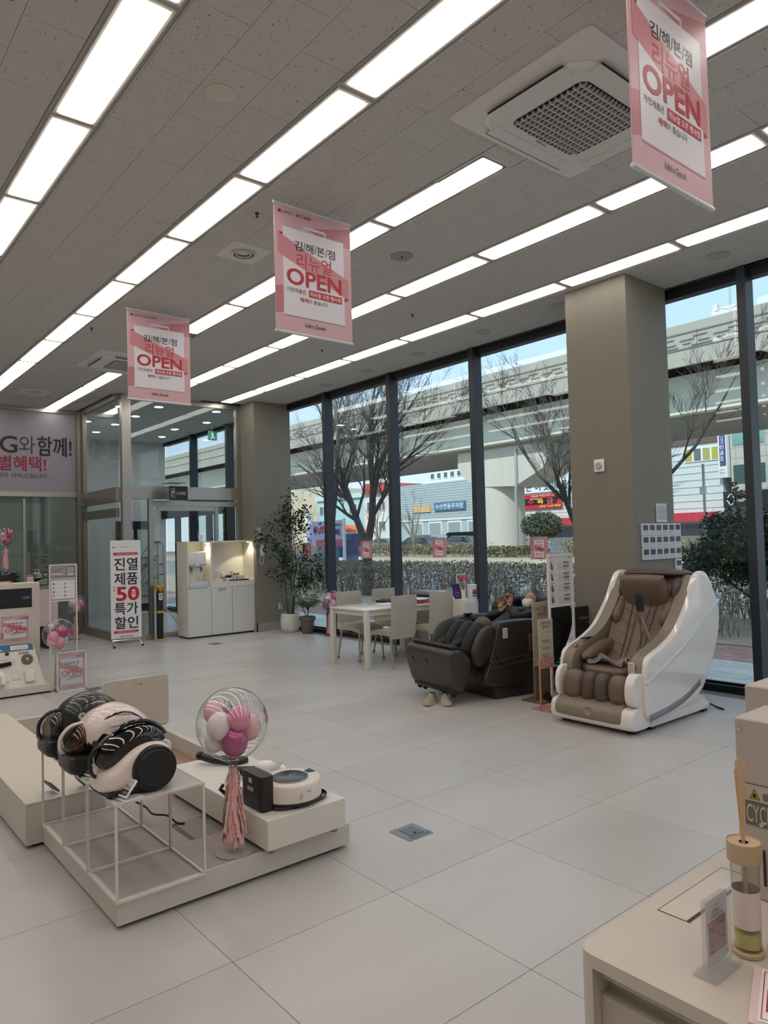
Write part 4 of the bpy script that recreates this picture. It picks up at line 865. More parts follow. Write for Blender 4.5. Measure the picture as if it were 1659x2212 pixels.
t = thing('window_emblem', 'round pale face emblem sticker on the right-hand window', 'sticker', (3.53, YW-.014, 1.17)); P = Print((0, 0, 0), (1, 0, 0), UPV, (0, -1, 0)); P.ring(0, 0, .05, .006, VIN, 28); P.poly([(.0, .025), (.006, .025), (.006, -.02), (-.015, -.02), (-.015, -.015), (0, -.015)], VIN); P.disc(-.022, .012, .007, VIN); P.build('emblem', t)

# ================================================================ SELF-SERVICE CABINET
t = thing('self_bar_cabinet', 'white self-service cabinet with an open upper niche and three doors by the lobby', 'cabinet', (11.57, -5.2, 0))
D_ = .43; W_ = 1.295; Z1 = 1.655; Zm = .875; b = B()
b.box(0.02, 0, .03, D_, -W_, Zm-.03); b.box(0, 0, Zm-.03, D_-.02, -.022, Z1-.028); b.box(0, -W_+.022, Zm-.03, D_-.02, -W_, Z1-.028); b.box(0, 0, Z1-.028, D_, -W_, Z1); b.box(D_-.02, 0, Zm-.03, D_, -W_, Z1-.028)
b.box(0, -.43, Zm-.03, D_-.02, -.455, Z1-.028)
b.box(.001, -.455, Zm-.03, D_-.02, -W_+.022, Zm+.065); b.build('carcass', M('cabinet_white', '#e2dfd6', .4), t, 0)
B().box(.03, -.01, 0, D_-.02, -W_+.01, .03).build('plinth', BLK, t, 0)
for a, c in ((.0, .43), (.434, .83), (.834, W_)):
    d = B().rbox(0, -a-.002, .03, .02, -c+.002, Zm-.035, .002, 1).build('door', M('cabinet_door', '#d5d6d2', .4), t, 0)
    if c == W_: B().box(-.002, -.92, .50, 0, -1.17, .502).box(-.002, -.92, .76, 0, -1.17, .762).box(-.002, -.92, .50, 0, -.922, .762).box(-.002, -1.168, .50, 0, -1.17, .762).build('flap_outline', GREY, d, 0)
    if a == .434: P = Print((-.0005, -.434, 0), RT, UPV, NX); P.text('셀프바', .20, .775, .05, '#24262a', w=.14, bold=.01); o = P.build('lettering'); o.parent = d
B().box(.024, -.03, Z1-.03, .05, -.42, Z1-.0285).box(.024, -.47, Z1-.03, .05, -W_+.03, Z1-.0285).build('shadow_gap', GREY, t, 0)
for yy in (-.39, -1.22):
    B().cyl((.10, yy, Z1-.034), .028, .006).build('spotlight', M('spot_glow', '#fff2d0', .4, emit='#ffe9b8', estr=9), t, 0)
    ld_ = bpy.data.lights.new('niche_spot', 'SPOT'); ld_.energy = 5; ld_.color = (1, .86, .6); ld_.spot_size = 1.9; ld_.shadow_soft_size = .025; lo = bpy.data.objects.new('niche_spot', ld_); COL.objects.link(lo); lo.parent = t; lo.location = (.10, yy, Z1-.045)
t = thing('water_dispenser', 'white water dispenser with chrome taps in the left niche of the cabinet', 'water dispenser', (11.60, -5.235, .845))
b = B(); b.rbox(.10, 0, 0, .40, -.30, .62, .015); b.rbox(.0, 0, .38, .40, -.33, .63, .02); b.build('body', WHG, t); B().rbox(-.03, -.0, 0, .12, -.345, .10, .01).build('drip_tray', M('tray_pale', '#c9ced4', .35), t); B().rbox(-.003, 0, .385, .0, -.33, .42, .001, 1).build('band', M('band_grey', '#b3b6be', .25), t)
for yy in (-.04, -.22):
    q = B().cyl((.0, yy, .27), .018, .08, bev=.004); q.tube([(.10, yy, .35), (.02, yy, .36), (.0, yy, .34)], .014, 8); q.build('tap', CHROME, t); B().rbox(-.03, yy-.02, .30, -.01, yy+.012, .37, .006).build('lever', M('smoke_plastic', '#55575c', .2), t)
B().lathe([(.001, -.012), (.035, -.012), (.04, 0)], 22, (-.0, -.155, .42), 'x').build('dial', CHROME, t)
P = Print((-.005, 0, 0), RT, UPV, NX); P.disc(.135, .565, .007, '#5a2733'); P.text('LG', .16, .558, .014, '#3c3c40', w=.02); P.text('퓨리케어', .28, .562, .008, '#777777', w=.04); P.build('lettering', t)
P = Print((.099, 0, 0), RT, UPV, NX); P.rect(.165, .12, .28, .23, '#e9dfcd'); P.ring(.235, .195, .02, .004, '#6a3a2e'); P.rect(.17, .20, .20, .205, '#a33b33'); bars(P, .17, .13, .27, .17, 3, '#777067', 8); P.build('sticker', t)
ZT = .875+.066
def cupstack(x, y, n, lab, name='paper_cup_stack'):
    t = thing(name, lab, 'paper cups', (x, y, ZT)); b = B()
    for i in range(n): b.lathe([(.026, i*.016), (.036, i*.016+.075), (.038, i*.016+.078), (.034, i*.016+.076)], 18)
    b.build('cup', WHITE, t)
cupstack(11.66, -5.71, 20, 'tall stack of white paper cups against the niche divider'); cupstack(11.63, -5.79, 8, 'short stack of white paper cups in front of the tall stack')
t = thing('paper_cup', 'single white paper cup standing on top of the self-service cabinet', 'cup', (11.75, -5.53, Z1)); B().lathe([(.028, 0), (.042, .11), (.045, .112), (.040, .108), (.026, .004)], 22).build('cup', WHITE, t)
t = thing('canister', 'cream canister standing at the back of the niche', 'canister', (11.82, -5.95, ZT)); B().lathe([(.055, 0), (.058, .01), (.058, .13), (.05, .145)], 24).build('body', CREAM, t); B().lathe([(.06, .118), (.06, .14), (.04, .148)], 24).build('lid', WHITE, t)
t = thing('tissue_box', 'low white box with a printed side at the left of the niche', 'box', (11.60, -5.68, ZT)); B().rbox(0, 0, 0, .12, -.17, .045, .004).build('box', WHITE, t); P = Print((-.0005, 0, 0), RT, UPV, NX); P.ring(.10, .022, .012, .003, '#a86a4a'); bars(P, .01, .012, .07, .034, 2, '#c98a6a', 4); P.build('print', t)
t = thing('tea_box', 'small tea box with red and brown print beside the tissue box', 'box', (11.70, -5.86, ZT)); B().rbox(0, 0, 0, .08, -.10, .08, .003).build('box', CREAM, t); P = Print((-.0005, 0, 0), RT, UPV, NX); P.rect(0, .05, .10, .075, '#b4574c'); bars(P, .01, .01, .09, .04, 2, '#7a5a48', 4); P.build('print', t)
t = thing('sweets_bowl', 'small dark bowl of wrapped sweets in the niche', 'bowl', (11.70, -6.03, ZT)); B().rbox(-.05, -.06, 0, .05, .06, .055, .006).build('box', WHITE, t); b = B(); r = random.Random(3)
for i in range(16): b.ell((r.uniform(-.045, .045), r.uniform(-.06, .06), .075+r.uniform(0, .02)), (.016, .02, .012), 8, 5)
b.build('sweets', M('wrapper_dark', '#3a2422', .3), t, kind='stuff'); B().lathe([(.03, .055), (.06, .075), (.062, .078), (.05, .06)], 18).build('dish', BLK, t)
t = thing('succulent_pot', 'small white mug-shaped pot with green succulent beside the sweets', 'plant', (11.68, -6.17, ZT)); B().rbox(-.04, -.05, 0, .04, .05, .09, .008).build('pot', WHITE, t); B().rbox(-.043, -.005, .02, -.04, .012, .085, .001, 1).build('tag', M('tag_brown', '#a3723f', .5), t); b = B()
for i in range(60): leaf(b, (r.uniform(-.04, .04), r.uniform(-.06, .06), .09+r.uniform(0, .03)), .035, r, 0 if i % 3 else 1)
b.build('leaves', [M('succulent', '#3d6a33', .5), M('yellow_leaf', '#c7a83a', .5)], t, 0, False)
t = thing('mug', 'beige mug with a handle at the right of the niche', 'mug', (11.70, -6.28, ZT)); B().lathe([(.034, 0), (.038, .004), (.038, .085), (.034, .085), (.032, .01)], 20).build('cup', CREAM, t); B().tube([(0, -.036, .07), (0, -.065, .062), (0, -.066, .03), (0, -.036, .02)], .006, 8).build('handle', CREAM, t)
t = thing('serving_tray', 'flat black tray at the front right of the niche', 'tray', (11.585, -6.02, ZT)); b = B().rbox(0, 0, 0, .15, -.36, .012, .004); b.rbox(-.004, .004, .008, .006, -.364, .02, .003).rbox(.144, .004, .008, .154, -.364, .02, .003).rbox(0, -.354, .008, .15, -.364, .02, .003).rbox(0, -.004, .008, .15, .006, .02, .003); b.build('tray', BLK, t)
t = thing('acrylic_cup', 'pale tumbler at the back right of the niche', 'tumbler', (11.90, -6.2, ZT)); B().lathe([(.03, 0), (.04, .16), (.037, .16), (.028, .006)], 20).build('cup', CREAM, t)

# ================================================================ PLANTS BY THE WINDOW
POTW = M('ceramic_white', '#dedcd6', .35); SOIL = M('soil', '#4a3c31', .95)
t = thing('ficus_plant', 'tall leafy ficus in a fluted white pot by the far column', 'plant', (11.05, -6.90, 0)); n = 40; rings = []
for z, r_1 in ((0, .10), (.03, .14), (.10, .168), (.22, .175), (.32, .165), (.33, .15), (.28, .14)):
    rings.append([((r_1+(.006 if k % 2 else -.004)*(z < .3))*math.cos(2*PI*k/n), (r_1+(.006 if k % 2 else -.004)*(z < .3))*math.sin(2*PI*k/n), z) for k in range(n)])
B().loft(rings).build('pot', POTW, t, 30); B().cyl((0, 0, .27), .14, .02).build('soil', SOIL, t)
b = B(); r = random.Random(8); tips = []
for sx_, sy_ in ((.02, .03), (-.03, -.02), (.0, -.06)):
    p = [(sx_, sy_, .28), (sx_*2, sy_*1.6, .6), (sx_+.05, sy_*2, .9), (sx_, sy_*2.5, 1.2), (sx_-.05, sy_*2+.03, 1.6)]; b.tube(p, [.014, .012, .010, .008, .005], 7); tips += p[2:]
for i in range(46):
    p = Vector(tips[i % len(tips)])+Vector((0, 0, r.uniform(-.22, .22))); a = r.uniform(0, 6.28); L = r.uniform(.10, .28); q = p+Vector((math.cos(a)*L*.5, math.sin(a)*L, r.uniform(.02, .22))); b.tube([tuple(p), tuple((p+q)/2+Vector((0, 0, .03))), tuple(q)], [.004, .003, .002], 4)
    tips.append(tuple(q)) if i < 46 else None
b.build('stem', M('ficus_stem', '#544637', .8), t)
LF = M('ficus_leaf', '#24361f', .35); LF2 = M('ficus_leaf2', '#3f5a2c', .35); b = B()
for q in tips[9:]:
    for k in range(34):
        p = Vector(q)+Vector((r.gauss(0, .055), r.gauss(0, .075), r.gauss(0, .075))); leaf(b, tuple(p), r.uniform(.05, .085), r, 0 if r.random() < .8 else 1)
b.build('leaves', [LF, LF2], t, 0, False, kind='stuff')
def frond(b, base, az, L, rise, n=16, w_=.16, mi=0):
    pts = []
    for i in range(n+1):
        f = i/n; d = L*f; pts.append(Vector((base[0]+math.cos(az)*d*.85, base[1]+math.sin(az)*d*.85, base[2]+rise*math.sin(min(f*1.9, 2.6))*1.0-f*f*L*.12)))
    b.tube([tuple(p) for p in pts], [.004*(1-.7*i/n) for i in range(n+1)], 4)
    side = Vector((-math.sin(az), math.cos(az), 0))
    for i in range(3, n+1):
        f = i/n; l_ = w_*math.sin(PI*min(1, f*.9+.08))
        for s in (-1, 1):
            d = (side*s+Vector((math.cos(az), math.sin(az), -.25))*.7).normalized(); p = pts[i]; u = Vector((0, 0, .006)); q = p+d*l_; m = (p+q)/2
            b.add([tuple(p), tuple(m+Vector((0, 0, .007))+d.cross(Vector((0, 0, 1)))*.005), tuple(q), tuple(m-d.cross(Vector((0, 0, 1)))*.005)], [(0, 1, 2, 3)], mi)
PLM = M('palm_leaf', '#52703f', .5); PLM2 = M('palm_leaf_deep', '#34553a', .5)
b0 = bpy.data.objects['ficus_plant']; b = B()
for k in range(12): frond(b, (0, 0, .30), k*.7, .30, .28, 14, .13)
b.build('palm_fronds', PLM, b0, 0, False)
t = thing('small_palm', 'small feathery palm in a taupe pot right of the ficus', 'plant', (10.66, -7.0, 0)); B().lathe([(.09, 0), (.10, .01), (.125, .22), (.145, .225), (.15, .285), (.135, .29), (.12, .24)], 28).build('pot', M('terracotta_taupe', '#6f625b', .7), t); B().cyl((0, 0, .24), .125, .02).build('soil', SOIL, t)
b = B(); b.tube([(0, 0, .25), (.05, .06, .45)], [.012, .008], 6).tube([(0, 0, .25), (-.03, -.03, .5)], [.014, .008], 6); r = random.Random(4)
for k in range(20): frond(b, (-.01, 0, .40), k*2.4, r.uniform(.24, .36), r.uniform(.16, .36), 16, .15)
b.build('fronds', PLM, t, 0, False)
t = thing('areca_palm', 'tall green palm standing inside the glass lobby', 'plant', (13.4, -5.05, 0)); B().lathe([(.14, 0), (.2, .35), (.21, .36), (.17, .34)], 24).build('pot', POTW, t); b = B()
for k in range(30): frond(b, (r.uniform(-.05, .05), r.uniform(-.05, .05), .45+.03*k), k*2.4+.4, r.uniform(.42, .60), r.uniform(.25, .6), 18, .22)
b.tube([(0, 0, .3), (0, .02, 1.3)], [.03, .015], 8); b.build('fronds', PLM2, t, 0, False)
t = thing('yellow_flower_pot', 'dried yellow flowers in a brown pot behind the lobby glass', 'plant', (12.7, -4.50, 0)); B().lathe([(.07, 0), (.11, .3), (.115, .31), (.09, .29)], 20).build('pot', M('pot_brown', '#7c684e', .7), t); b = B()
for i in range(500): leaf(b, (r.gauss(0, .07), r.gauss(0, .07), .47+r.gauss(0, .10)), .04, r)
b.build('flowers', M('dry_yellow', '#8f7a3a', .7), t, 0, False, kind='stuff')

# ================================================================ BALLOONS
CLR = glass('balloon_film', '#fdfdfd', refl=1.6); PNK = M('balloon_pink', '#d98aa4', .16, coat=.6); LPK = M('balloon_pale', '#e6b3bb', .2, coat=.5); MAG = M('balloon_magenta', '#a8457a', .14, metal=.35, coat=.6); WBL = M('balloon_white', '#e3dada', .2, coat=.4); SIL = M('balloon_silver', '#b9b2b6', .12, metal=.7)
TAS = M('tassel_peach', '#dfaaa6', .8)
def balloon(label, x, y, z0, zc, R, balls, rz=0, stem=True, group='clear balloons filled with small ones'):
    t = thing('balloon', label, 'balloon', (x, y, z0), rz, group); c = zc-z0
    prof = [(.012, c-R*1.22), (.02, c-R*1.12), (.05*R/.17, c-R*.99)]+[(R*math.cos(a), c+R*math.sin(a)) for a in [(-PI/2+.30)+k*(PI-.30)/22 for k in range(22)]]+[(.001, c+R)]
    B().lathe(prof, 36, cap=False).build('film', CLR, t, 60, True)
    for dx, dy, dz, rr_, m in balls:
        b = B(); cz = c+dz*R; q = [(rr_*R*math.sin(a)*(1-.10*(a/PI)), -rr_*R*1.08*math.cos(a)) for a in [k*PI/12 for k in range(13)]]; q = [(max(p[0], .001), p[1]) for p in q]
        b.lathe(q, 20, (dx*R, dy*R, cz)); b.build('inner_balloon', m, t, 80)
    if stem:
        B().tube([(0, 0, 0.004), (0, 0, c-R*1.15)], .005, 8).build('stick', M('clear_stick', '#dfe0e2', .2), t); B().cyl((0, 0, 0), .09*R/.17, .004, n=36).build('base', M('clear_base', '#a9a5a2', .15), t)
        b = B(); r = random.Random(int(x*100)); top = c-R*1.2; L = min(.37*R/.17, top-.03)
        for k in range(50):
            a = k*2.399; rb_ = r.uniform(.02, .058)*R/.17; l_ = L*r.uniform(.8, 1); s = .009*R/.17; dx, dy = math.cos(a), math.sin(a); pp = []
            for i in range(6): f = i/5; wob = .008*math.sin(6*f+k); pp.append((dx*(.008+rb_*f**.7)+wob, dy*(.008+rb_*f**.7)+wob, top-l_*f))
            for i in range(5): p, q = pp[i], pp[i+1]; b.add([(p[0]-dy*s*.4, p[1]+dx*s*.4, p[2]), (p[0]+dy*s*.4, p[1]-dx*s*.4, p[2]), (q[0]+dy*s, q[1]-dx*s, q[2]), (q[0]-dy*s, q[1]+dx*s, q[2])], [(0, 1, 2, 3)])
        b.build('tassel', TAS, t, 0, False); b = B()
        for s_ in (-1, 1): b.tube([(0, 0, top), (0, .03*s_, top-.03), (0, .045*s_, top-.07), (0, .02*s_, top-.05), (0, 0, top)], .003, 5)
        b.tube([(0, 0, top), (-.01, .035, top-.18), (0, .05, top-.30)], .004, 5); b.build('ribbon', WHITE, t)
    return t
t = balloon('big clear balloon with pink and magenta balloons on a tasselled stick on the near platform', 3.20, -1.655, .125, .735, .172,
        [(-.05, .42, .02, .37, WBL), (-.38, -.02, .22, .34, PNK), (-.28, .08, -.42, .40, MAG), (-.1, -.48, -.16, .36, LPK), (.42, .12, .34, .34, SIL), (.25, .42, -.45, .30, WBL), (.3, .05, -.45, .35, MAG), (.3, .42, .35, .3, LPK)])
def wrap_text(t, s, h, R, c, az0, el, col, w_, bold=.0):
    vv, ff, x0, y0, W, Hh = text_geo(s, bold); sc = h/Hh; sw = w_/W; V = []
    for p in vv:
        a = az0+((p[0]-x0)*sw-w_/2)/R; e = el+((p[1]-y0)*sc)/R; V.append((1.003*R*math.cos(e)*math.cos(a), 1.003*R*math.cos(e)*math.sin(a), c+1.003*R*math.sin(e)))
    B().add(V, ff).build('lettering', ink(col), t, 0, False)
wrap_text(t, '김해점', .03, .172, .61, PI+1.15-.2, .28, '#2a2430', .10, .01); wrap_text(t, 'OPEN', .035, .172, .61, PI+1.20-.2, .02, '#b3405e', .12, .03)
t = balloon('clear balloon printed OPEN behind the white chart stand', 8.72, -2.36, 0, .63, .175, [(-.3, .42, -.18, .40, PNK), (-.3, .5, -.4, .34, LPK), (-.1, -.15, .1, .42, MAG), (-.35, .02, -.55, .38, PNK), (.3, -.35, -.45, .32, WBL), (.2, .45, .4, .35, SIL)])
wrap_text(t, 'We Are', .028, .175, .63, PI+.35, .42, '#2a2430', .12, .01); wrap_text(t, 'OPEN', .05, .175, .63, PI+.42, .04, '#b32a4a', .20, .04); wrap_text(t, '10월18일', .022, .175, .63, PI+.42, -.18, '#7a3a4a', .16, .0); wrap_text(t, '김해본점', .028, .175, .63, PI+.45, -.42, '#2a2430', .12, .01)
balloon('clear balloon with pink and white balloons before the banner wall', 13.2, -3.85, 0, .615, .17, [(-.3, .4, .1, .42, WBL), (-.3, -.4, 0, .42, PNK), (-.35, 0, -.4, .42, LPK), (0, -.1, .3, .4, MAG), (.3, -.2, -.5, .35, MAG)])
balloon('clear balloon of silver and pink balloons by the window behind the dining table', 10.0, -7.02, 0, .60, .19, [(-.3, .4, .15, .38, SIL), (-.25, -.35, .25, .40, MAG), (-.35, .0, -.25, .40, LPK), (0, .35, -.35, .38, MAG), (.1, 0, .3, .38, PNK)])
t = balloon('clear balloon printed OPEN held high at the left edge', 12.4, -2.58, .97, 1.80, .15, [(-.3, -.35, .35, .4, MAG), (-.35, .3, 0, .4, LPK), (-.3, -.1, -.45, .42, MAG), (.2, -.2, .0, .4, PNK)])
wrap_text(t, 'We Are', .022, .15, .83, PI-.0, .30, '#5a2430', .10, .01); wrap_text(t, 'OPEN', .045, .15, .83, PI, .0, '#a32a4a', .19, .04)

# ================================================================ ENTRANCE STANDS
t = thing('roll_banner', 'tall white banner stand announcing a fifty percent sale before the lobby glass', 'banner stand', (11.63, -3.93, 0), -.10)
B().box(-.002, 0, .13, .002, -.475, 1.70).build('cloth', M('banner_white', '#e6e4e6', .5), t, 0)
b = B(); b.tube([(.02, -.02, .1), (.02, -.45, .1)], .012, 8); b.tube([(.03, -.23, .1), (.03, -.23, 1.7)], .008, 6); b.tube([(.02, -.03, .1), (-.12, -.02, .012)], .010, 6).tube([(.02, -.44, .1), (-.10, -.46, .012)], .010, 6).tube([(.03, -.23, .12), (.25, -.23, .01)], .010, 6); b.build('frame', CHROME, t)
for y in (-.02, -.46): B().cyl((-.12, y, 0), .018, .03).build('foot', BLK, t)
P = Print((-.003, 0, .13), RT, UPV, NX); 
P.disc(.045, 1.46, .012, '#8c1d2c'); P.text('LG전자', .063, 1.452, .017, '#3c3a40', w=.065, al='l'); P.text('BEST SHOP', .16, 1.452, .017, '#3c3a40', w=.13, al='l')
P.rrect(.04, 1.33, .43, 1.375, .022, '#c23640'); P.text('LG전자만의 더 프리미엄 가전혜택', .235, 1.343, .02, '#f2e6e8', w=.29)
for i, s in enumerate(('진열', '제품')): P.text(s, .24, 1.09-.235*i, .195, '#22252b', w=.37, bold=.022)
P.text('최', .05, .80, .035, '#b3202e', w=.035); P.text('대', .05, .755, .035, '#b3202e', w=.035); P.text('50', .265, .605, .215, '#c22630', w=.365, bold=.055); P.text('%', .352, .69, .055, '#c22630', w=.055, bold=.02)
for i, s in enumerate(('특가', '할인')): P.text(s, .24, .38-.225*i, .19, '#22252b', w=.37, bold=.02)
P.rrect(.04, .085, .43, .125, .02, '#c23640'); P.text('진열제품 한정 선착순 판매', .235, .096, .018, '#f2e6e8', w=.26); P.text("Life's Good.", .24, .02, .03, '#a3262f', w=.2, bold=.02); P.build('print', t)
t = thing('barrier_post', 'black and yellow folding barrier post at the lobby door', 'barrier post', (11.85, -4.82, 0)); B().lathe([(.10, 0), (.10, .015), (.05, .03), (.045, .03)], 8).build('base', M('safety_yellow', '#d0a21c', .5), t, 20)
B().rbox(-.045, -.045, .03, .045, .045, .86, .008).build('post', BLK, t); B().rbox(-.05, -.05, .46, .05, .05, .50, .004).build('band', MATS['safety_yellow'], t); B().lathe([(.05, .82), (.055, .86), (.085, .90), (.085, .93), (.03, .935)], 8).build('cap', MATS['safety_yellow'], t, 20)
P = Print((-.046, .03, .68), RT, UPV, NX); P.rect(0, 0, .06, .12, '#d9d7d2'); P.disc(.03, .09, .01, '#2a2a2a'); P.rect(.024, .03, .036, .08, '#2a2a2a'); P.build('sticker', t); B().tube([(0, -.05, .60), (.05, -.35, .25)], .012, 6).build('strap', M('strap_grey', '#b5b0a8', .7), t)

# floor outlet boxes
def fbox(label, x, y):
    t = thing('floor_outlet', label, 'floor outlet', (x, y, 0)); B().rbox(-.085, -.085, 0, .085, .085, .006, .002, 1).build('plate', M('zinc', '#8f9699', .35, metal=.6), t, 0); B().box(-.05, -.045, .006, .05, .045, .009).box(-.075, -.07, .006, -.055, .07, .008).build('lid', M('zinc_dark', '#747b7f', .4, metal=.5), t, 0); B().cyl((-.03, 0, .009), .008, .003).build('latch', BLK, t)
fbox('metal floor outlet box on the open floor right of the low platform', 3.02, -2.63); fbox('metal floor outlet near the self-service cabinet', 10.72, -5.27); fbox('floor outlet behind the vacuum cleaners', 8.43, -2.66); fbox('floor outlet hidden left of the chart stand', 9.75, -2.35)
# ================================================================ DINING TABLE GROUP
TBL = M('table_white', '#d9d4cb', .35); TTOP = M('table_top', '#e6e3df', .18, noise=.01, nscale=6, coat=.3); FAB = M('chair_fabric', '#b7b0a2', .9, noise=.04, nscale=60, bump=.25, bscale=300); CLEG = M('chair_leg', '#a79f8f', .4, metal=.3)
t = thing('dining_table', 'long white table with a pale glossy top standing end-on to the windows', 'table', (7.43, -6.15, 0))
TX, TY = .39, .66
top = B().rbox(-TX, -TY, .715, TX, TY, .74, .008).build('tabletop', TTOP, t)
b = B(); b.box(-TX+.03, -TY+.03, .655, TX-.03, -TY+.05, .715).box(-TX+.03, TY-.05, .655, TX-.03, TY-.03, .715).box(-TX+.02, -TY+.03, .655, -TX+.04, TY-.03, .715).box(TX-.04, -TY+.03, .655, TX-.02, TY-.03, .715).build('apron', TBL, t, 0)
for sx_ in (-1, 1):
    for sy_ in (-1, 1): B().rbox(sx_*(TX-.0), sy_*(TY-.0), 0, sx_*(TX-.06), sy_*(TY-.06), .715, .006).build('leg', TBL, t)
def chair(label, x, y, rz, balls, group='upholstered chairs round the white table'):
    t = thing('dining_chair', label, 'chair', (x, y, 0), rz, group)   # faces +y
    b = B(); n = 10; rings = []
    for i in range(n):
        f = i/(n-1); z = .395-.02*f+.015*math.sin(PI*f); y_ = -.23+.46*f; th = .085-.045*f*f
        rings.append([(-.215+.01*f, y_, z), (.215-.01*f, y_, z), (.222-.01*f, y_, z+th*.5), (.21-.01*f, y_, z+th), (-.21+.01*f, y_, z+th), (-.222+.01*f, y_, z+th*.5)])
    b.loft(rings); b.build('seat', FAB, t, 60)
    b = B(); rings = []
    for i in range(12):
        f = i/11; z = .36+.54*f; yc = -.235-.055*f-.02*math.sin(PI*f); hw = .205+.012*math.sin(PI*f*.8); th = .03-.012*f
        if i == 11: th = .008; z -= .002
        ring = [(hw*math.cos(a), yc+th*math.sin(a)+.018*(1-math.cos(a*0))+.02*(abs(math.cos(a))**2), z) for a in [2*PI*k/16 for k in range(16)]]
        rings.append(ring)
    b.loft(rings); b.build('backrest', FAB, t, 60)
    B().cbox(-.14, -.262, .46, .004, .004, .03).build('label_tab', M('tab_white', '#dedad2', .6), t, 0)
    for sx_ in (-1, 1):
        for k, (y0, y1) in enumerate(((-.2, -.27), (.19, .215))):
            B().tube([(sx_*.18, y0, .40), (sx_*.205, y1, .012)], [.016, .011], 10).build('leg', CLEG, t)
            if balls: B().ell((sx_*.205, y1, .022), (.024, .024, .022), 12, 8).build('foot', M('foot_cap', '#9b8f7c', .6), t)
            else: B().cyl((sx_*.205, y1, 0), .012, .012).build('foot', M('foot_cap', '#9b8f7c', .6), t)
    return t
chair('pale upholstered chair nearest the camera, its back turned this way', 7.12, -5.95, -PI/2, False)
chair('pale upholstered chair with its back this way, next to the massage chair', 7.12, -6.60, -PI/2, False)
chair('pale chair at the far side of the table by the small balloon, facing the camera', 7.78, -5.98, PI/2, True)
chair('pale chair at the far side of the table before the mullion, facing the camera', 7.80, -6.62, PI/2, True)
t = thing('side_cabinet', 'low white cabinet at the window end of the dining table', 'cabinet', (7.40, -6.84, 0))
B().rbox(-.72, -.32, 0, .6, .0, .78, .006).build('carcass', TBL, t); B().box(-.724, -.29, .05, -.72, -.03, .73).box(-.727, -.285, .055, -.724, -.035, .725).build('door', M('cab_door_shade', '#cfcabf', .45), t, 0)
ZC = .78
def item(name, label, cat, x, y, z=ZC, rz=0, group=None): return thing(name, label, cat, (x, y, z), rz, group)
t = item('projector_case', 'grey rounded lid case lying on the side cabinet', 'case', 7.52, -6.98); b = B(); b.rbox(-.26, -.13, 0, .26, .13, .035, .01, mi=0); b.build('base', BLK, t); b = B(); b.puff([(-.26, .0), (.26, .0), (.22, .04), (.1, .06), (-.1, .06), (-.22, .04)], 'y', 0, .135, 9, 4, m=.5); b.T = I4(); o = b.build('lid', M('case_grey', '#7b8288', .3), t); o.location = (0, 0, .03)
t = item('pen_cup', 'white cup of sweets and pens on the side cabinet', 'cup', 7.16, -6.93); B().lathe([(.045, 0), (.052, .10), (.05, .105), (.044, .10)], 22).build('cup', WHITE, t); b = B()
for k in range(8): a = k*.8; b.tube([(0, 0, .03), (.035*math.cos(a), .035*math.sin(a), .125)], .005, 5)
b.build('pen', M('pen_pink', '#c06a7c', .4), t)
t = item('acrylic_notice', 'small clear stand with a dark red card beside the pen cup', 'sign', 7.02, -6.93); B().rbox(-.004, -.05, 0, .004, .05, .14, .002, 1).rbox(-.03, -.05, 0, .03, .05, .006, .002, 1).build('stand', M('acrylic_white', '#d8dade', .2), t); P = Print((-.005, .05, 0), RT, UPV, NX); P.rect(.01, .02, .09, .09, '#8d3540'); P.text('안내', .05, .10, .02, '#5a5a60', w=.05); bars(P, .015, .03, .085, .08, 4, '#c98a92', 3); P.build('print', t)
t = item('white_placard', 'tall white placard with a grey header behind the purple brochure', 'sign', 6.93, -7.06); B().rbox(-.006, -.085, 0, .006, .085, .33, .003, 1).build('board', WHITE, t); P = Print((-.007, .085, 0), RT, UPV, NX); P.rect(.005, .27, .165, .31, '#6b6a6c'); P.text('고객 상담', .085, .22, .02, '#5a5a60', w=.09); bars(P, .03, .15, .14, .20, 3, '#9a9aa0', 6); P.build('print', t)
t = item('brochure', 'purple brochure leaning in a clear holder on the side cabinet', 'brochure', 6.86, -6.93, ZC, 0); 
B().add([(-.0, .06, 0), (.0, -.075, 0), (.06, -.075, .2), (.06, .06, .2), (.012, .06, 0), (.012, -.075, 0), (.072, -.075, .2), (.072, .06, .2)], [(0, 1, 2, 3), (4, 7, 6, 5), (0, 3, 7, 4), (1, 5, 6, 2), (3, 2, 6, 7), (0, 4, 5, 1)]).build('booklet', M('purple_print', '#4a2a6e', .35), t, 0)
v = Vector((.06, 0, .2)).normalized(); P = Print((0, .06, 0), RT, tuple(v), (-v.z, 0, v.x)); P.frame(.03, .12, .10, .17, .003, '#8d74aa'); P.text('프리미엄', .067, .075, .02, '#d6cde2', w=.08); bars(P, .02, .03, .11, .06, 2, '#a390bd', 5); P.build('print', t)
t = item('tulip_vase', 'white cylinder vase of pink tulips at the end of the side cabinet', 'vase', 6.78, -6.95); B().lathe([(.028, 0), (.03, .002), (.03, .13), (.026, .13), (.025, .02)], 20).build('vase', WHITE, t); b = B(); b2 = B(); r = random.Random(5)
for k in range(9):
    a = k*2.4; q = (.055*math.cos(a)*r.uniform(.3, 1), .07*math.sin(a)*r.uniform(.4, 1), .24+r.uniform(0, .05)); b.tube([(0, 0, .08), (q[0]*.3, q[1]*.3, .16), q], .003, 5)
    b2.lathe([(.001, -.008), (.014, .002), (.017, .014), (.013, .028), (.004, .036)], 10, q)
b.build('stem', M('stem_tan', '#8c8a52', .6), t); b2.build('bloom', M('tulip_pink', '#d6567e', .5), t, kind='stuff')
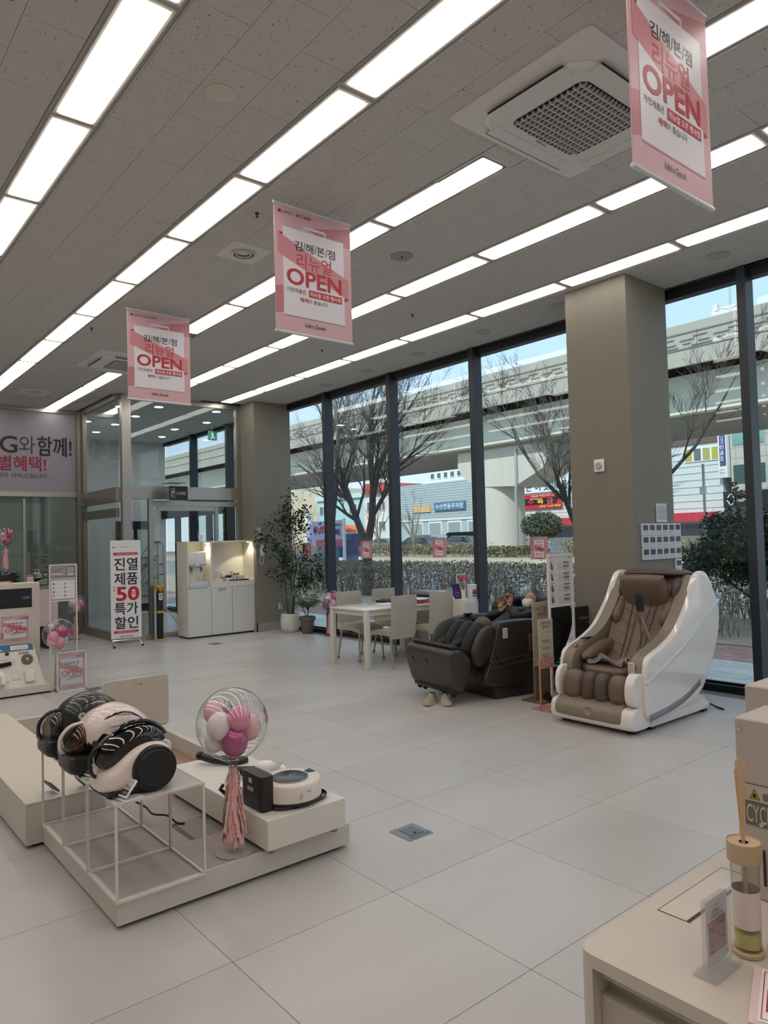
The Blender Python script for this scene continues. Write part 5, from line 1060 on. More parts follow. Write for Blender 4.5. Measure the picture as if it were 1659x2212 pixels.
t = item('wet_wipe_tub', 'white tub with a blue label beside the tulips', 'tub', 6.73, -7.06); B().rbox(-.045, -.055, 0, .045, .055, .19, .008).rbox(-.047, -.057, .165, .047, .057, .195, .01).build('tub', WHITE, t); P = Print((-.0455, .05, 0), RT, UPV, NX); P.rect(.01, .03, .09, .13, '#355a8c'); P.rect(.01, .10, .05, .13, '#b89a4a'); P.rect(.06, .095, .09, .125, '#b0473a'); P.rect(.02, .05, .08, .06, '#e6e6ea'); P.rect(.01, .03, .04, .045, '#a63a3a'); P.build('label', t)
t = thing('laptop_bag', 'flat black folder lying on the dining table', 'folder', (7.62, -6.45, .74)); B().rbox(-.18, -.24, 0, .18, .2, .03, .01).build('folder', BLK, t); B().rbox(-.15, -.2, .03, .15, .12, .042, .004).build('tablet', M('tablet_grey', '#5a6068', .2), t)
t = thing('red_box', 'red box under loose papers on the dining table', 'box', (7.20, -6.60, .74)); B().rbox(-.08, -.15, 0, .08, .15, .05, .003, 1).build('box', M('box_red', '#a3262c', .4), t); P = Print((-.081, .15, 0), RT, UPV, NX); P.text('LG', .03, .015, .02, '#e8d8d8', w=.03); bars(P, .08, .01, .28, .04, 2, '#d8a0a0', 5); P.build('print', t)
for k, (x, y, a) in enumerate(((7.22, -6.6, .2), (7.25, -6.55, -.15))): t = thing('paper_sheets', ('loose white papers on the red box', 'pale blue leaflet on top of the loose papers')[k], 'papers', (x, y, .79+.004*k), a); B().box(-.10, -.15, 0, .10, .15, .004).build('sheet', M('paper_%d' % k, '#d9dde3' if k else '#e6e6e4', .6), t, 0)
t = thing('paper_sheets', 'thick stack of white papers beside the black folder', 'papers', (7.42, -6.15, .74), .1); B().rbox(-.1, -.14, 0, .1, .14, .012, .002, 1).build('sheet', MATS['paper_0'], t)

# ================================================================ WHITE MASSAGE CHAIR
LEA = M('taupe_leather', '#6f5c4f', .42, noise=.05, nscale=20, bump=.25, bscale=160); LEAD = M('taupe_leather_dark', '#57483f', .45, bump=.2, bscale=160); SEAM = M('seam', '#50433a', .7); SHW = M('shell_white', '#e5dfdb', .10, coat=.8); BZ = M('chair_inner_trim', '#85786b', .35)
t = thing('massage_chair', 'white-shelled massage chair with taupe leather cushions by the near column', 'massage chair', (3.57, -5.24, 0), 0)
def sm(pts, n=4, closed=True):
    """Catmull-Rom through the outline"""
    out = []; N = len(pts)
    for i in range(N if closed else N-1):
        p0, p1, p2, p3 = (pts[(i-1) % N], pts[i], pts[(i+1) % N], pts[(i+2) % N]) if closed else (pts[max(i-1, 0)], pts[i], pts[i+1], pts[min(i+2, N-1)])
        for k in range(n):
            f = k/n; out.append(tuple(.5*(2*b_+(c_-a_)*f+(2*a_-5*b_+4*c_-d_)*f*f+(-a_+3*b_-3*c_+d_)*f**3) for a_, b_, c_, d_ in zip(p0, p1, p2, p3)))
    if not closed: out.append(tuple(pts[-1]))
    return out
OUT = sm([(-.03, .13), (-.01, .30), (-.04, .50), (-.10, .60), (-.32, .67), (-.52, .76), (-.68, .90), (-.80, 1.04), (-.88, 1.16), (-.96, 1.245), (-1.10, 1.235), (-1.22, 1.09), (-1.31, .92), (-1.27, .66), (-1.08, .37), (-.88, .19), (-.5, .12), (-.2, .085)])
for s in (-1, 1):
    o = B().puff(OUT, 'x', s*.392, .030, 9, 3.2, (-.6, .55), m=.95).build('side_shell', SHW, t, 35)
    b = B(); bp = sm([(-.03, .42), (-.25, .50), (-.55, .62), (-.85, .76), (-1.1, .90), (-1.29, 1.0)], 5, False); b.tube([(s*.422, p[0], p[1]-.02) for p in bp], .014, 8); b.build('accent_strip', M('pale_blue_trim2', '#cfdcea', .15, coat=.5), t)
    b = B(); bp = sm([(-.06, .11), (-.35, .135), (-.65, .19), (-.90, .285)], 5, False)
    for k in range(4): b.tube([(s*(.424-.001*k), p[0], p[1]+.014*k-.01) for p in bp], .0045, 5)
    b.build('vent_grille', M('grille_blue_grey', '#4d5868', .4), t)
    # inner trim running down from the shoulder to the arm front
    IN = sm([(-.02, .14), (.0, .32), (-.02, .5), (-.10, .605), (-.32, .675), (-.52, .765), (-.68, .905), (-.80, 1.045), (-.90, 1.17), (-.96, 1.22), (-1.0, 1.1), (-.9, .9), (-.72, .7), (-.5, .55), (-.3, .50), (-.16, .45), (-.12, .2)])
    B().puff(IN, 'x', s*.325, .052, 7, 4, (-.45, .6), m=.94).build('arm_trim', BZ, t, 35)
    B().puff(sm([(-.35, .50), (-.15, .50), (-.12, .55), (-.3, .63), (-.55, .66), (-.6, .58)]), 'x', s*.235, .06, 7, 2.4).build('arm_cushion', LEA, t, 50)
    B().puff(sm([(-.38, .42), (-.14, .42), (-.16, .48), (-.4, .50), (-.6, .5), (-.6, .43)]), 'x', s*.23, .07, 7, 2.4).build('hip_cushion', LEAD, t, 50)
    B().puff(sm([(-.70, .72), (-.62, .84), (-.74, .98), (-.86, 1.0), (-.92, .86), (-.84, .72)]), 'x', s*.235, .055, 9, 2.2).build('shoulder_cushion', LEA, t, 50)
    B().puff(sm([(-.80, 1.0), (-.80, 1.12), (-.90, 1.2), (-1.05, 1.2), (-1.1, 1.05), (-.95, .98)]), 'x', s*.26, .05, 7, 2.4).build('head_wing', LEAD, t, 50)
    # floor runner
    B().puff([(-.14, .03), (-.12, .10), (-.45, .13), (-.85, .20), (-1.0, .17), (-1.14, .07), (-1.14, .03)], 'x', s*.33, .06, 7, 5, (-.6, .1), m=.85).build('foot_runner', SHW, t, 35)
    B().box(s*.29, -1.10, 0, s*.37, -1.03, .035).box(s*.29, -.24, 0, s*.37, -.17, .035).build('foot_pad', BLK, t, 0)
B().rbox(-.30, -1.05, .06, .30, -.2, .34, .03).build('chassis', BLK, t)
back = B(); rings = []
bc = sm([(-.36, .44), (-.48, .50), (-.60, .66), (-.72, .86), (-.86, 1.06), (-.98, 1.21), (-1.06, 1.24)], 4, False)
for i, (y, z) in enumerate(bc):
    f = i/(len(bc)-1); hw = .17+.10*math.sin(PI*min(1, f*1.25+.1)*.72); 
    rings.append([(hw*c, y+.02*abs(c)**2-.0, z+.035*abs(c)**3) for c in (-1, -.85, -.6, -.3, 0, .3, .6, .85, 1)]+[(hw*c, y-.10, z-.05) for c in (1, 0, -1)])
back.loft(rings); back.build('back_cushion', LEA, t, 50)
b = B()
for k in (-2, -1, 1, 2):
    b.tube([((.045*k)*(1+.8*i/len(bc)), y+.010, z+.006) for i, (y, z) in enumerate(bc[4:-6])], .0035, 5)
for k in range(5):
    for s in (-1, 1): y, z = bc[4+k*2]; b.tube([(s*.07, y+.012, z+.012), (s*.17, y+.026, z+.07)], .0025, 5)
b.build('seam', SEAM, t, kind='stuff')
pil = B(); prs = sm([(-.20, -.14), (-.225, .0), (-.215, .15), (-.17, .19), (.17, .19), (.215, .15), (.225, .0), (.20, -.14), (.12, -.20), (-.12, -.20)])
pil.T = Matrix.Translation((0, -.79, 1.045)) @ Euler((math.radians(66), 0, 0)).to_matrix().to_4x4(); pil.puff(prs, 'z', .0, .06, 9, 3, (0, 0), m=.3); pil.build('head_pillow', LEA, t, 50)
b = B(); b.T = pil.T
b.tube([(-.13, -.15, .045), (-.14, .05, .051), (-.12, .10, .047), (.12, .10, .047), (.14, .05, .051), (.13, -.15, .045)], .003, 5)
for k in (-.06, -.0, .06): b.tube([(k, -.17, .048), (k, .03, .057)], .003, 5)
b.build('seam', SEAM, t, kind='stuff')
B().puff(sm([(-.28, 1.21), (.28, 1.21), (.24, 1.26), (-.24, 1.26)]), 'y', -1.0, .16, 7, 2.5).build('head_roll', LEAD, t, 50)
B().puff(sm([(-.20, .38), (-.06, .39), (-.03, .43), (-.06, .475), (-.3, .49), (-.56, .47), (-.56, .40)]), 'x', 0, .22, 11, 3.5).build('seat_cushion', LEA, t, 50)
# crumpled cloth on the seat
r = random.Random(9); b = B(); n = 12; vv = []
for i in range(n):
    for j in range(n): u, v_ = i/(n-1)-.5, j/(n-1)-.5; vv.append((u*.34+.02, v_*.18-.20, .492+.02*math.sin(9*u+4*v_)+.016*math.sin(17*v_+6*u)+r.uniform(0, .012)))
b.add(vv, [(i*n+j, (i+1)*n+j, (i+1)*n+j+1, i*n+j+1) for i in range(n-1) for j in range(n-1)]); th = b.build('cloth', M('velvet_cloth', '#6e5f58', .7, sheen=.4), None, 80)
th.location = (3.57, -5.24, .02); tag(th, 'crumpled brown cloth lying on the white massage chair seat', 'cloth')
# calf unit
for x0, x1 in ((-.30, -.13), (-.12, .0), (.0, .12), (.13, .30)):
    B().puff(sm([(-.16, .36), (.0, .45), (.08, .42), (.105, .32), (.08, .22), (-.04, .20), (-.14, .24)]), 'x', (x0+x1)/2, (x1-x0)/2+.012, 9, 2.6).build('calf_cushion', LEA if abs(x0+x1) > .2 else LEAD, t, 50)
for s in (-1, 1): B().puff(sm([(-.18, .40), (.0, .48), (.09, .44), (.12, .32), (.07, .22), (-.14, .21)]), 'x', s*(.352 if s < 0 else .34), .042 if s < 0 else .022, 9, 6, m=.8).build('calf_side', SHW, t, 40)
B().puff(sm([(-.16, .05), (.06, .03), (.14, .05), (.155, .12), (.13, .19), (.06, .215), (-.1, .23), (-.18, .2)]), 'x', 0, .40, 13, 9, m=.5).build('foot_shell', SHW, t, 40)
B().puff(sm([(-.10, .17), (.08, .12), (.15, .08), (.170, .12), (.145, .19), (.06, .235), (-.08, .25), (-.12, .22)]), 'x', .02, .32, 11, 9, m=.6).build('foot_pad_front', BZ, t, 40)
for x0 in (-.22, -.075, .075, .22): B().puff(sm([(-.12, .19), (.06, .19), (.10, .25), (.07, .30), (-.10, .31)]), 'x', x0, .062, 9, 2.4).build('foot_cushion', LEAD, t, 50)
B().lathe([(.034, 0), (.034, .008), (.024, .012), (.001, .010)], 20, (0, .163, .145), 'y').build('emblem', M('emblem_chrome', '#c9a98f', .1, metal=1), t)
B().box(-.34, -.02, .0, -.28, .05, .035).box(.28, -.02, .0, .34, .05, .035).build('foot_pad', BLK, t, 0)
# remote on its arm, maker's label, arm controls
b = B(); b.tube([(-.27, -.42, .63), (-.22, -.44, .72), (-.17, -.46, .80), (-.13, -.48, .88)], .016, 10); b.build('remote_arm', M('arm_taupe', '#7a6a5c', .5), t)
B().rbox(-.175, -.50, .82, -.09, -.47, .98, .012).build('remote_holder', M('arm_taupe', '#7a6a5c', .5), t); B().rbox(-.17, -.468, .93, -.095, -.45, 1.08, .01).build('remote', BLK, t); B().tube([(-.13, -.46, .86), (-.17, -.40, .7), (-.2, -.34, .56), (-.24, -.3, .5)], .004, 6).build('cable', BLK, t)
P = Print((-.34+.005, .004-.02, .42), (.055, -.0, 0), (0, -.02, .12), (0, 1, .15)); 
lb = B().rbox(-.335, -.012, .44, -.28, -.002, .56, .002, 1).build('sticker', M('label_white', '#d9d5c8', .5), t); P = Print((-.28, -.001, .44), (-1, 0, 0), UPV, (0, 1, 0)); P.rect(.005, .095, .05, .112, '#c9b060'); bars(P, .006, .01, .05, .09, 7, '#8a867c', 4); P.build('print', t)
for s in (1,): B().cyl((s*.30, -.12, .625), .02, .014).build('control_knob', CHROME, t); B().rbox(s*.275, -.36, .674, s*.315, -.20, .684, .004).build('control_slot', BLK, t)
P = Print((.33, -.15, .655), (-1, 0, 0), (0, -1, .2), (0, .2, 1)); P.text('휴식', .02, .0, .014, '#d8d2c8', w=.03); P.build('lettering', t)
t = thing('loose_cable', 'short black power cord behind the white massage chair on the floor', 'cord', (3.2, -6.42, 0)); B().tube([(.12, .04, .12), (.05, -.02, .05), (-.02, -.06, .012), (-.10, -.02, .012)], .009, 8).build('cord', BLK, t)

# ================================================================ DARK MASSAGE CHAIR
DSH = M('shell_brown', '#2d2826', .45, coat=.15); DSH2 = M('shell_wine', '#352a29', .4); DLE = M('black_leather', '#121116', .45, spec=.35, bump=.3, bscale=140); DWG = M('wing_dark', '#222224', .6)
t = thing('massage_chair', 'dark brown massage chair reclined with its footrest up and a person on it', 'massage chair', (5.19, -5.47, 0), -math.radians(10))
B().rbox(-.36, -.84, 0, .36, .05, .24, .02).build('base', DSH2, t); B().rbox(-.30, -.8, .2, .30, .12, .42, .02).build('chassis', BLK, t)
for s in (-1, 1):
    B().puff(sm([(-.03, .76), (-.25, .77), (-.52, .755), (-.70, .70), (-.80, .55), (-.78, .35), (-.62, .20), (-.35, .14), (.05, .13), (.19, .17), (.20, .24), (.16, .31), (.11, .45), (.05, .64), (.02, .73)]), 'x', s*.35, .065, 9, 3.4, (-.3, .45), m=.9).build('side_shell', DSH, t, 35)
    b = B()
    for z0 in (.33, .385): b.tube([(s*.413, y, z0+.02*y*y-.07*y) for y in (.13, 0, -.2, -.4, -.6, -.74)], .011, 6)
    b.build('wine_band', M('band_wine', '#4a2c2b', .3), t)
    B().puff(sm([(-.05, .74), (-.5, .75), (-.7, .78), (-.72, .70), (-.4, .66), (-.05, .66)]), 'x', s*.28, .05, 7, 3).build('armrest_pad', DLE, t, 50)
    B().puff(sm([(-.54, .80), (-.62, .91), (-.76, .945), (-.90, .90), (-.965, .76), (-.90, .54), (-.75, .31), (-.66, .30), (-.62, .50)]), 'x', s*.37, .06, 9, 3, (-.85, .65), m=.88).build('head_shell', DWG, t, 40)
    B().puff(sm([(.05, .70), (.16, .72), (.26, .62), (.33, .44), (.24, .34), (.12, .40), (.04, .55)]), 'x', s*.36, .045, 9, 2.6, m=.4).build('calf_side', DSH, t, 40)
    B().puff(sm([(-.60, .86), (-.52, .78), (-.66, .72), (-.9, .82), (-.92, .92), (-.75, .93)]), 'x', s*.27, .05, 7, 2.4).build('shoulder_cushion', DLE, t, 50)
for k, x0 in enumerate((-.235, -.08, .08, .235)): B().puff(sm([(.0, .68), (.14, .76), (.28, .64), (.37, .45), (.30, .37), (.12, .44), (.0, .56)]), 'x', x0, .085 if k in (0, 3) else .078, 9, 2.6, m=.2).build('calf_cushion', DLE, t, 50)
b = B(); b.puff(sm([(.50, .535), (.60, .51), (.60, .38), (.555, .22), (.52, .135), (.46, .125), (.43, .2), (.38, .31), (.36, .42), (.42, .50)]), 'x', 0, .41, 13, 8, (.49, .33), m=.75); b.build('footrest_shell', M('footrest_taupe', '#3d3633', .42), t, 40)
b = B(); b.puff(sm([(.34, .50), (.50, .57), (.55, .545), (.46, .47), (.38, .42)]), 'x', 0, .36, 9, 6, m=.7); b.build('foot_cushion', DLE, t, 50)
B().rbox(-.36, .40, .10, .36, .54, .15, .02).build('footrest_underside', BLK, t)
for x in (-.30, -.17, .2, .3): B().cyl((x-.015, .50, .09), .022, .03, 'x', 14).build('roller', BLK, t)
for x in (.14, -.14): B().puff([(-.035, -.016), (.035, -.016), (.035, .016), (-.035, .016)], 'y', 0, .01, 5, 3, m=.6); 
for x in (.28, .02): o = B().rbox(x-.035, .585, .37, x+.035, .61, .40, .01).build('slot', BLKG, t)
b = B(); b.tube([(-.20, .585, .53), (-.14, .60, .40), (-.20, .55, .22), (-.24, .525, .14)], .004, 5); b.build('seam', SEAM, t, kind='stuff')
bk = B(); rings = []; bc2 = sm([(-.28, .50), (-.42, .52), (-.60, .62), (-.76, .74), (-.90, .83)], 4, False)
for i, (y, z) in enumerate(bc2): rings.append([(.26*c, y, z+.03*abs(c)**3) for c in (-1, -.6, -.2, .2, .6, 1)]+[(.26, y-.05, z-.1), (-.26, y-.05, z-.1)])
bk.loft(rings); bk.build('back_cushion', DLE, t, 50)
B().puff(sm([(-.08, .44), (.04, .47), (.03, .54), (-.2, .53), (-.38, .54), (-.4, .44)]), 'x', 0, .24, 9, 3.5).build('seat_cushion', DLE, t, 50)
B().puff(sm([(-.19, -.10), (.19, -.10), (.2, .08), (-.2, .08)]), 'z', 0, .04, 7, 2.4).build('head_pillow', DLE, t, 50).location = (0, -.84, .82)
bpy.context.view_layer.update()
B().puff(sm([(-.33, .84), (.33, .84), (.30, .93), (-.30, .93)]), 'y', -.88, .09, 7, 2.5).build('head_roll', DWG, t, 50)
B().rbox(-.418, -.09, .60, -.414, -.03, .70, .001, 1).build('sticker', M('label_white', '#d9d5c8', .5), t); P = Print((-.419, -.03, .60), RT, UPV, NX); bars(P, .006, .008, .054, .09, 8, '#8a867c', 4); P.build('print', t)
B().rbox(-.445, -.47, .44, -.40, -.35, .62, .015).build('remote_pocket', M('pocket_brown', '#4b423d', .5), t); B().rbox(-.435, -.45, .60, -.415, -.40, .70, .005).build('remote', BLK, t)
B().tube([(-.36, -.47, .78), (-.42, -.48, .74), (-.425, -.45, .6), (-.43, -.30, .38), (-.43, -.10, .32), (-.42, .0, .36), (-.42, .08, .46)], .005, 6).tube([(-.42, -.57, .66), (-.425, -.55, .5), (-.425, -.45, .4)], .005, 6).build('cable', BLK, t)
B().rbox(.27, -.18, .77, .34, -.10, .79, .006).build('control_panel', BLKG, t)

# ---------------------------------------------------------------- the person
def skin(name, V, E, Rr, mat, parent, sub=2, root=0):
    me = bpy.data.meshes.new(name); me.from_pydata([tuple(v) for v in V], E, []); o = bpy.data.objects.new(name, me); COL.objects.link(o)
    m = o.modifiers.new('s', 'SKIN'); m.use_smooth_shade = True; m.branch_smoothing = .3; sv = me.skin_vertices[0].data
    for i, r_1 in enumerate(Rr): sv[i].radius = (r_1, r_1) if not isinstance(r_1, tuple) else r_1
    sv[root].use_root = True; s = o.modifiers.new('d', 'SUBSURF'); s.levels = sub; s.render_levels = sub
    dg = bpy.context.evaluated_depsgraph_get(); m2 = bpy.data.meshes.new_from_object(o.evaluated_get(dg)); bpy.data.objects.remove(o)
    m2.materials.clear(); m2.materials.append(mat); m2.polygons.foreach_set('use_smooth', [True]*len(m2.polygons))
    q = bpy.data.objects.new(name, m2); COL.objects.link(q); q.parent = parent; return q
JAC = M('jacket_black', '#17171b', .6, noise=.15, nscale=20, bump=.5, bscale=40); TRO = M('trousers_black', '#1b1b20', .8); SKN = M('skin', '#b98d75', .5); HAI = M('hair_dark', '#2a2422', .6)
pr_ = thing('person', 'person in black lying back in the dark massage chair, masked, holding up a phone', 'person', (5.19, -5.47, 0), -math.radians(10))
# one figure: pelvis, spine, neck, both arms to the wrist, both legs to the ankle
V = [(0, -.20, .58), (0, -.36, .64), (0, -.52, .72), (0, -.63, .765), (0, -.72, .81), (.17, -.60, .77), (.27, -.45, .75), (.27, -.39, .73), (.20, -.46, .765), (.18, -.477, .785), (-.17, -.60, .77), (-.22, -.46, .76), (-.19, -.39, .765), (-.02, -.48, .825), (.035, -.51, .85),
     (.10, -.16, .57), (.12, .08, .66), (.12, .22, .58), (.12, .42, .50), (-.10, -.16, .57), (-.12, .08, .66), (-.12, .22, .58), (-.12, .42, .50)]
E_ = [(0, 1), (1, 2), (2, 3), (3, 4), (3, 5), (5, 6), (6, 7), (7, 8), (8, 9), (3, 10), (10, 11), (11, 12), (12, 13), (13, 14), (0, 15), (15, 16), (16, 17), (17, 18), (0, 19), (19, 20), (20, 21), (21, 22)]
RR = [.13, .125, .14, .11, .055, .075, .058, .055, .042, .034, .075, .058, .055, .042, .034, .09, .068, .055, .04, .09, .068, .055, .04]
skin('body', V, E_, RR, JAC, pr_, 2)
# head: face up and turned to the phone
hd = B(); HT = Matrix.Translation((0, -.755, .872)) @ Euler((math.radians(42), 0, math.radians(28))).to_matrix().to_4x4(); hd.T = HT
rings = []
for k in range(15):
    a = PI*(k+.15)/14.3; z = -.115*math.cos(a); w_ = .075*math.sin(a)**.8*(1 if z > -.02 else 1-.28*((-z-.02)/.1)); d = .092*math.sin(a)**.8
    rings.append([(w_*math.cos(q), (d*math.sin(q)*(1.0 if math.sin(q) > 0 else 1.02))+(.012*max(0, math.sin(q))**6*(1 if -.05 < z < .01 else .2)), z) for q in [2*PI*i/20 for i in range(20)]])
hd.loft(rings); hd.ell((0, .098, -.012), (.013, .018, .022), 10, 7)   # nose
for s in (-1, 1): hd.ell((s*.076, .0, -.01), (.010, .02, .032), 10, 7)
hd.build('head', SKN, pr_, 60)
b = B(); b.T = HT; b.loft([[(r_1*1.0*math.cos(q), (r_1*1.22*math.sin(q))-.014, z) for q in [2*PI*i/20 for i in range(20)]] for z, r_1 in ((-.04, .070), (.0, .080), (.04, .082), (.08, .070), (.105, .046), (.122, .01))]); o = b.build('hair', HAI, pr_, 60)
for v in o.data.vertices:
    p = HT.inverted() @ v.co
    if p.y > .03 and p.z < .065: p.y = .03; p.x *= .97; v.co = HT @ p
b = B(); b.T = HT
for s in (-1, 1): b.ell((s*.028, .079, .018), (.011, .008, .006), 10, 6)
b.build('eye', M('eye_dark', '#2b2523', .2), pr_)
b = B(); b.T = HT
for s in (-1, 1): b.tube([(s*.028+.022*math.cos(q), .096, .018+.017*math.sin(q)) for q in [2*PI*i/16 for i in range(17)]], .0016, 5)
b.tube([(-.006, .098, .02), (.006, .098, .02)], .0016, 5)
for s in (-1, 1): b.tube([(s*.05, .094, .022), (s*.076, .02, .01)], .0016, 5)
b.build('glasses', M('spectacle_frame', '#6b4a3c', .3, metal=.5), pr_)
b = B(); b.T = HT; b.puff(sm([(-.058, -.015), (-.062, -.05), (-.035, -.10), (0, -.112), (.035, -.10), (.062, -.05), (.058, -.015), (.02, .002), (0, .006), (-.02, .002)]), 'y', .068, .050, 9, 2.2, (0, -.055), m=.0); b.build('face_mask', M('mask_white', '#d8d2cc', .8), pr_, 60)
b = B(); b.T = HT
for s in (-1, 1):
    for dz in (-.02, -.075): b.tube([(s*.055, .078, dz), (s*.078, -.0, -.01+dz*.3)], .0015, 4)
b.build('mask_loop', M('mask_white', '#d8d2cc', .8), pr_)
b = B(); b.tube([(.0, -.72, .80), (.0, -.69, .79)], [.085, .10], 14); b.build('collar', JAC, pr_)
def hand(base, rot, s, name='hand', curl=.6):
    T = Matrix.Translation(base) @ Euler(rot).to_matrix().to_4x4()
    V = [(0, 0, -.03), (0, 0, .01), (0, 0, .05)]; E_ = [(0, 1), (1, 2)]; Rr = [.026, .03, .034]
    for i, (x, L) in enumerate(((-.033, .064), (-.011, .074), (.011, .070), (.032, .055))):
        n0 = len(V); V.append((x, 0, .085)); E_.append((2, n0)); Rr.append(.0105); z, y = .085, 0
        for k in range(3):
            a = curl*(k+.6); y += L*.38*math.sin(a); z += L*.38*math.cos(a); V.append((x*1.05, y, z)); E_.append((n0+k, n0+k+1)); Rr.append(.0095-.0012*k)
    n0 = len(V); V += [(s*.038, .008, .03), (s*.060, .018, .055), (s*.066, .030, .080)]; E_ += [(1, n0), (n0, n0+1), (n0+1, n0+2)]; Rr += [.014, .011, .009]
    return skin(name, [T @ Vector(v) for v in V], E_, Rr, SKN, pr_, 1)
hand((.176, -.48, .80), (.1, -.1, .9), -1, curl=.3); hand((.045, -.515, .868), (.15, .15, -.2), 1, curl=.9)
t = thing('smartphone', 'dark smartphone held up by the person in the massage chair', 'phone', (5.175, -6.035, .99), .6); b = B(); b.T = Euler((.45, .12, 0)).to_matrix().to_4x4(); b.rbox(-.037, -.004, -.075, .037, .004, .075, .004, 2); b.build('case', M('phone_case', '#26282c', .2), t)
b = B(); b.T = Euler((.45, .12, 0)).to_matrix().to_4x4(); b.cyl((-.022, .004, .055), .006, .002, 'y').cyl((-.022, .004, .035), .006, .002, 'y').cyl((-.022, .004, .015), .006, .002, 'y').build('camera_lens', CHROME, t)
t = thing('knit_cap', 'olive knitted cap resting on the person\'s knees', 'cap', (5.12, -5.515, .705)); b = B(); b.lathe([(.085, -.035), (.094, -.02), (.092, .01), (.078, .045), (.045, .068), (.008, .076)], 26); b.build('crown', M('olive_knit', '#6b6450', .95, noise=.12, nscale=60, bump=.8, bscale=200), t); B().lathe([(.088, -.04), (.097, -.035), (.098, -.012), (.093, -.01)], 26).build('cuff', MATS['olive_knit'], t)

# ---------------------------------------------------------------- shoes
def shoe(label, x, y, rz, mir=1):
    t = thing('running_shoe', label, 'shoe', (x, y, 0), rz, 'pair of beige running shoes'); U = M('mesh_beige', '#aaa28f', .85, noise=.12, nscale=70, bump=.4, bscale=250); S = M('sole_beige', '#bdb3a0', .7)
    out = lambda f: (.034+.014*math.sin(PI*min(1, f*1.1)**1.3))*(1 if f < .85 else max(.15, math.cos((f-.85)/.15*PI/2*.95)))*(1 if f > .06 else .7+5*f)
    b = B(); rings = []
    for i in range(15): f = i/14; y_ = -.135+.27*f; w_ = out(f); lift = .012*max(0, f-.7)/.3; rings.append([(w_*1.06, y_, lift), (w_*1.12, y_, .022+lift), (w_, y_, .034+lift), (-w_, y_, .034+lift), (-w_*1.12, y_, .022+lift), (-w_*1.06, y_, lift)])
    b.loft(rings); b.build('sole', S, t, 50); b = B(); rings = []
    for i in range(15):
        f = i/14; y_ = -.13+.26*f; w_ = out(f)*1.0; h = .095-.005*f if f < .35 else .09-.055*((f-.35)/.65)**.9; lift = .012*max(0, f-.7)/.3; tw = .45 if f < .4 else .6
        rings.append([(w_*math.cos(a)*(1 if math.sin(a) < .6 else tw+.2), y_, .03+lift+(h-.03)*max(0, math.sin(a))) for a in [PI*k/9 for k in range(10)]])
    b.loft(rings); b.build('upper', U, t, 60)
    b = B()
    for k in range(4): b.tube([(-.02, -.01+.022*k, .090-.011*k), (0, -.008+.022*k, .098-.012*k), (.02, -.01+.022*k, .090-.011*k)], .003, 5)
    b.build('laces', M('lace_pale', '#c9bfa9', .8), t); B().lathe([(.026, .088), (.03, .097), (.022, .097), (.018, .07)], 14, (0, -.075, 0)).build('collar', M('shoe_lining', '#5d5546', .9), t); return t
shoe('left shoe of the beige pair, leaning, below the raised footrest', 5.18, -4.80, .5); shoe('right shoe of the beige pair standing flat below the footrest', 5.06, -4.90, 1.0)
def slipper(label, x, y, rz):
    t = thing('slipper', label, 'slipper', (x, y, 0), rz, 'black slippers behind the stands'); o_ = sm([(-.04, -.13), (.04, -.13), (.05, 0), (.052, .08), (.03, .135), (-.02, .14), (-.048, .09), (-.045, 0)]); B().puff(o_, 'z', .014, .013, 5, 5, m=.85).build('sole', BLK, t, 50)
    b = B(); rings = []
    for i in range(5): y_ = .0+.10*i/4; rings.append([(.052*math.cos(a), y_, .02+(.055-.006*i)*math.sin(a)) for a in [PI*k/8 for k in range(9)]]+[(.046*math.cos(a), y_, .02+(.049-.006*i)*math.sin(a)) for a in [PI*(8-k)/8 for k in range(9)]])
    b.loft(rings); b.build('strap', BLK, t, 50)
slipper('black slipper nearest the taupe sign foot', 4.46, -5.72, .9); slipper('black slipper next to the white massage chair footrest', 4.32, -5.92, 1.2); slipper('black slipper lying between the two others', 4.38, -5.80, .7)

# ---------------------------------------------------------------- sign stands between the massage chairs
t = thing('chart_stand', 'tall white stand with a product chart in front of the dark massage chair', 'sign stand', (4.40, -5.68, 0)); LY = -.40
b = B(); b.box(-.01, 0, .012, .01, -.02, 1.42).box(-.01, LY+.02, .012, .01, LY, 1.42).box(-.01, -.02, 1.40, .01, LY+.02, 1.42).box(-.01, -.02, .90, .01, LY+.02, .915).box(-.12, 0, 0, .12, LY, .012).build('frame', WM, t, 0)
B().box(-.004, -.015, .91, .004, LY+.015, 1.405).build('sheet', M('chart_white', '#dcdcde', .5), t, 0)
P = Print((-.0055, -.012, .915), (0, -.89, 0), UPV, NX); P.disc(.02, .465, .006, '#8c1d2c'); P.text('LG전자', .055, .46, .010, '#6a4a50', w=.04); P.rect(.36, .46, .41, .466, '#4a6a6e')
for k in range(4):
    z = .36-.108*k; P.poly([(.03, z+.05), (.055, z+.065), (.075, z+.02), (.08, z-.005), (.045, z-.01)], '#6b5a52'); P.poly([(.035, z+.045), (.05, z+.055), (.06, z+.01)], '#9a8a80'); bars(P, .03, z+.072, .10, z+.08, 1, '#7a7a80', k); P.frame(.095, z+.04, .125, z+.058, .002, '#b58a88')
    bars(P, .15, z-.01, .23, z+.055, 6, '#a7888a', 10+k, .25); bars(P, .26, z-.012, .36, z+.062, 5, '#8d8f96', 20+k, .4); P.rect(.25, z+.058, .37, z+.064, '#3a3c42'); P.rect(.25, z+.018, .37, z+.024, '#3a3c42'); P.rect(.02, z-.022, .40, z-.0205, '#c4c4c8')
P.text('총 안내문', .2, .015, .012, '#a33a44', w=.08); P.build('print', t)
TAU = M('sign_taupe', '#a59a88', .5); PKM = M('sign_pink', '#b9857a', .4)
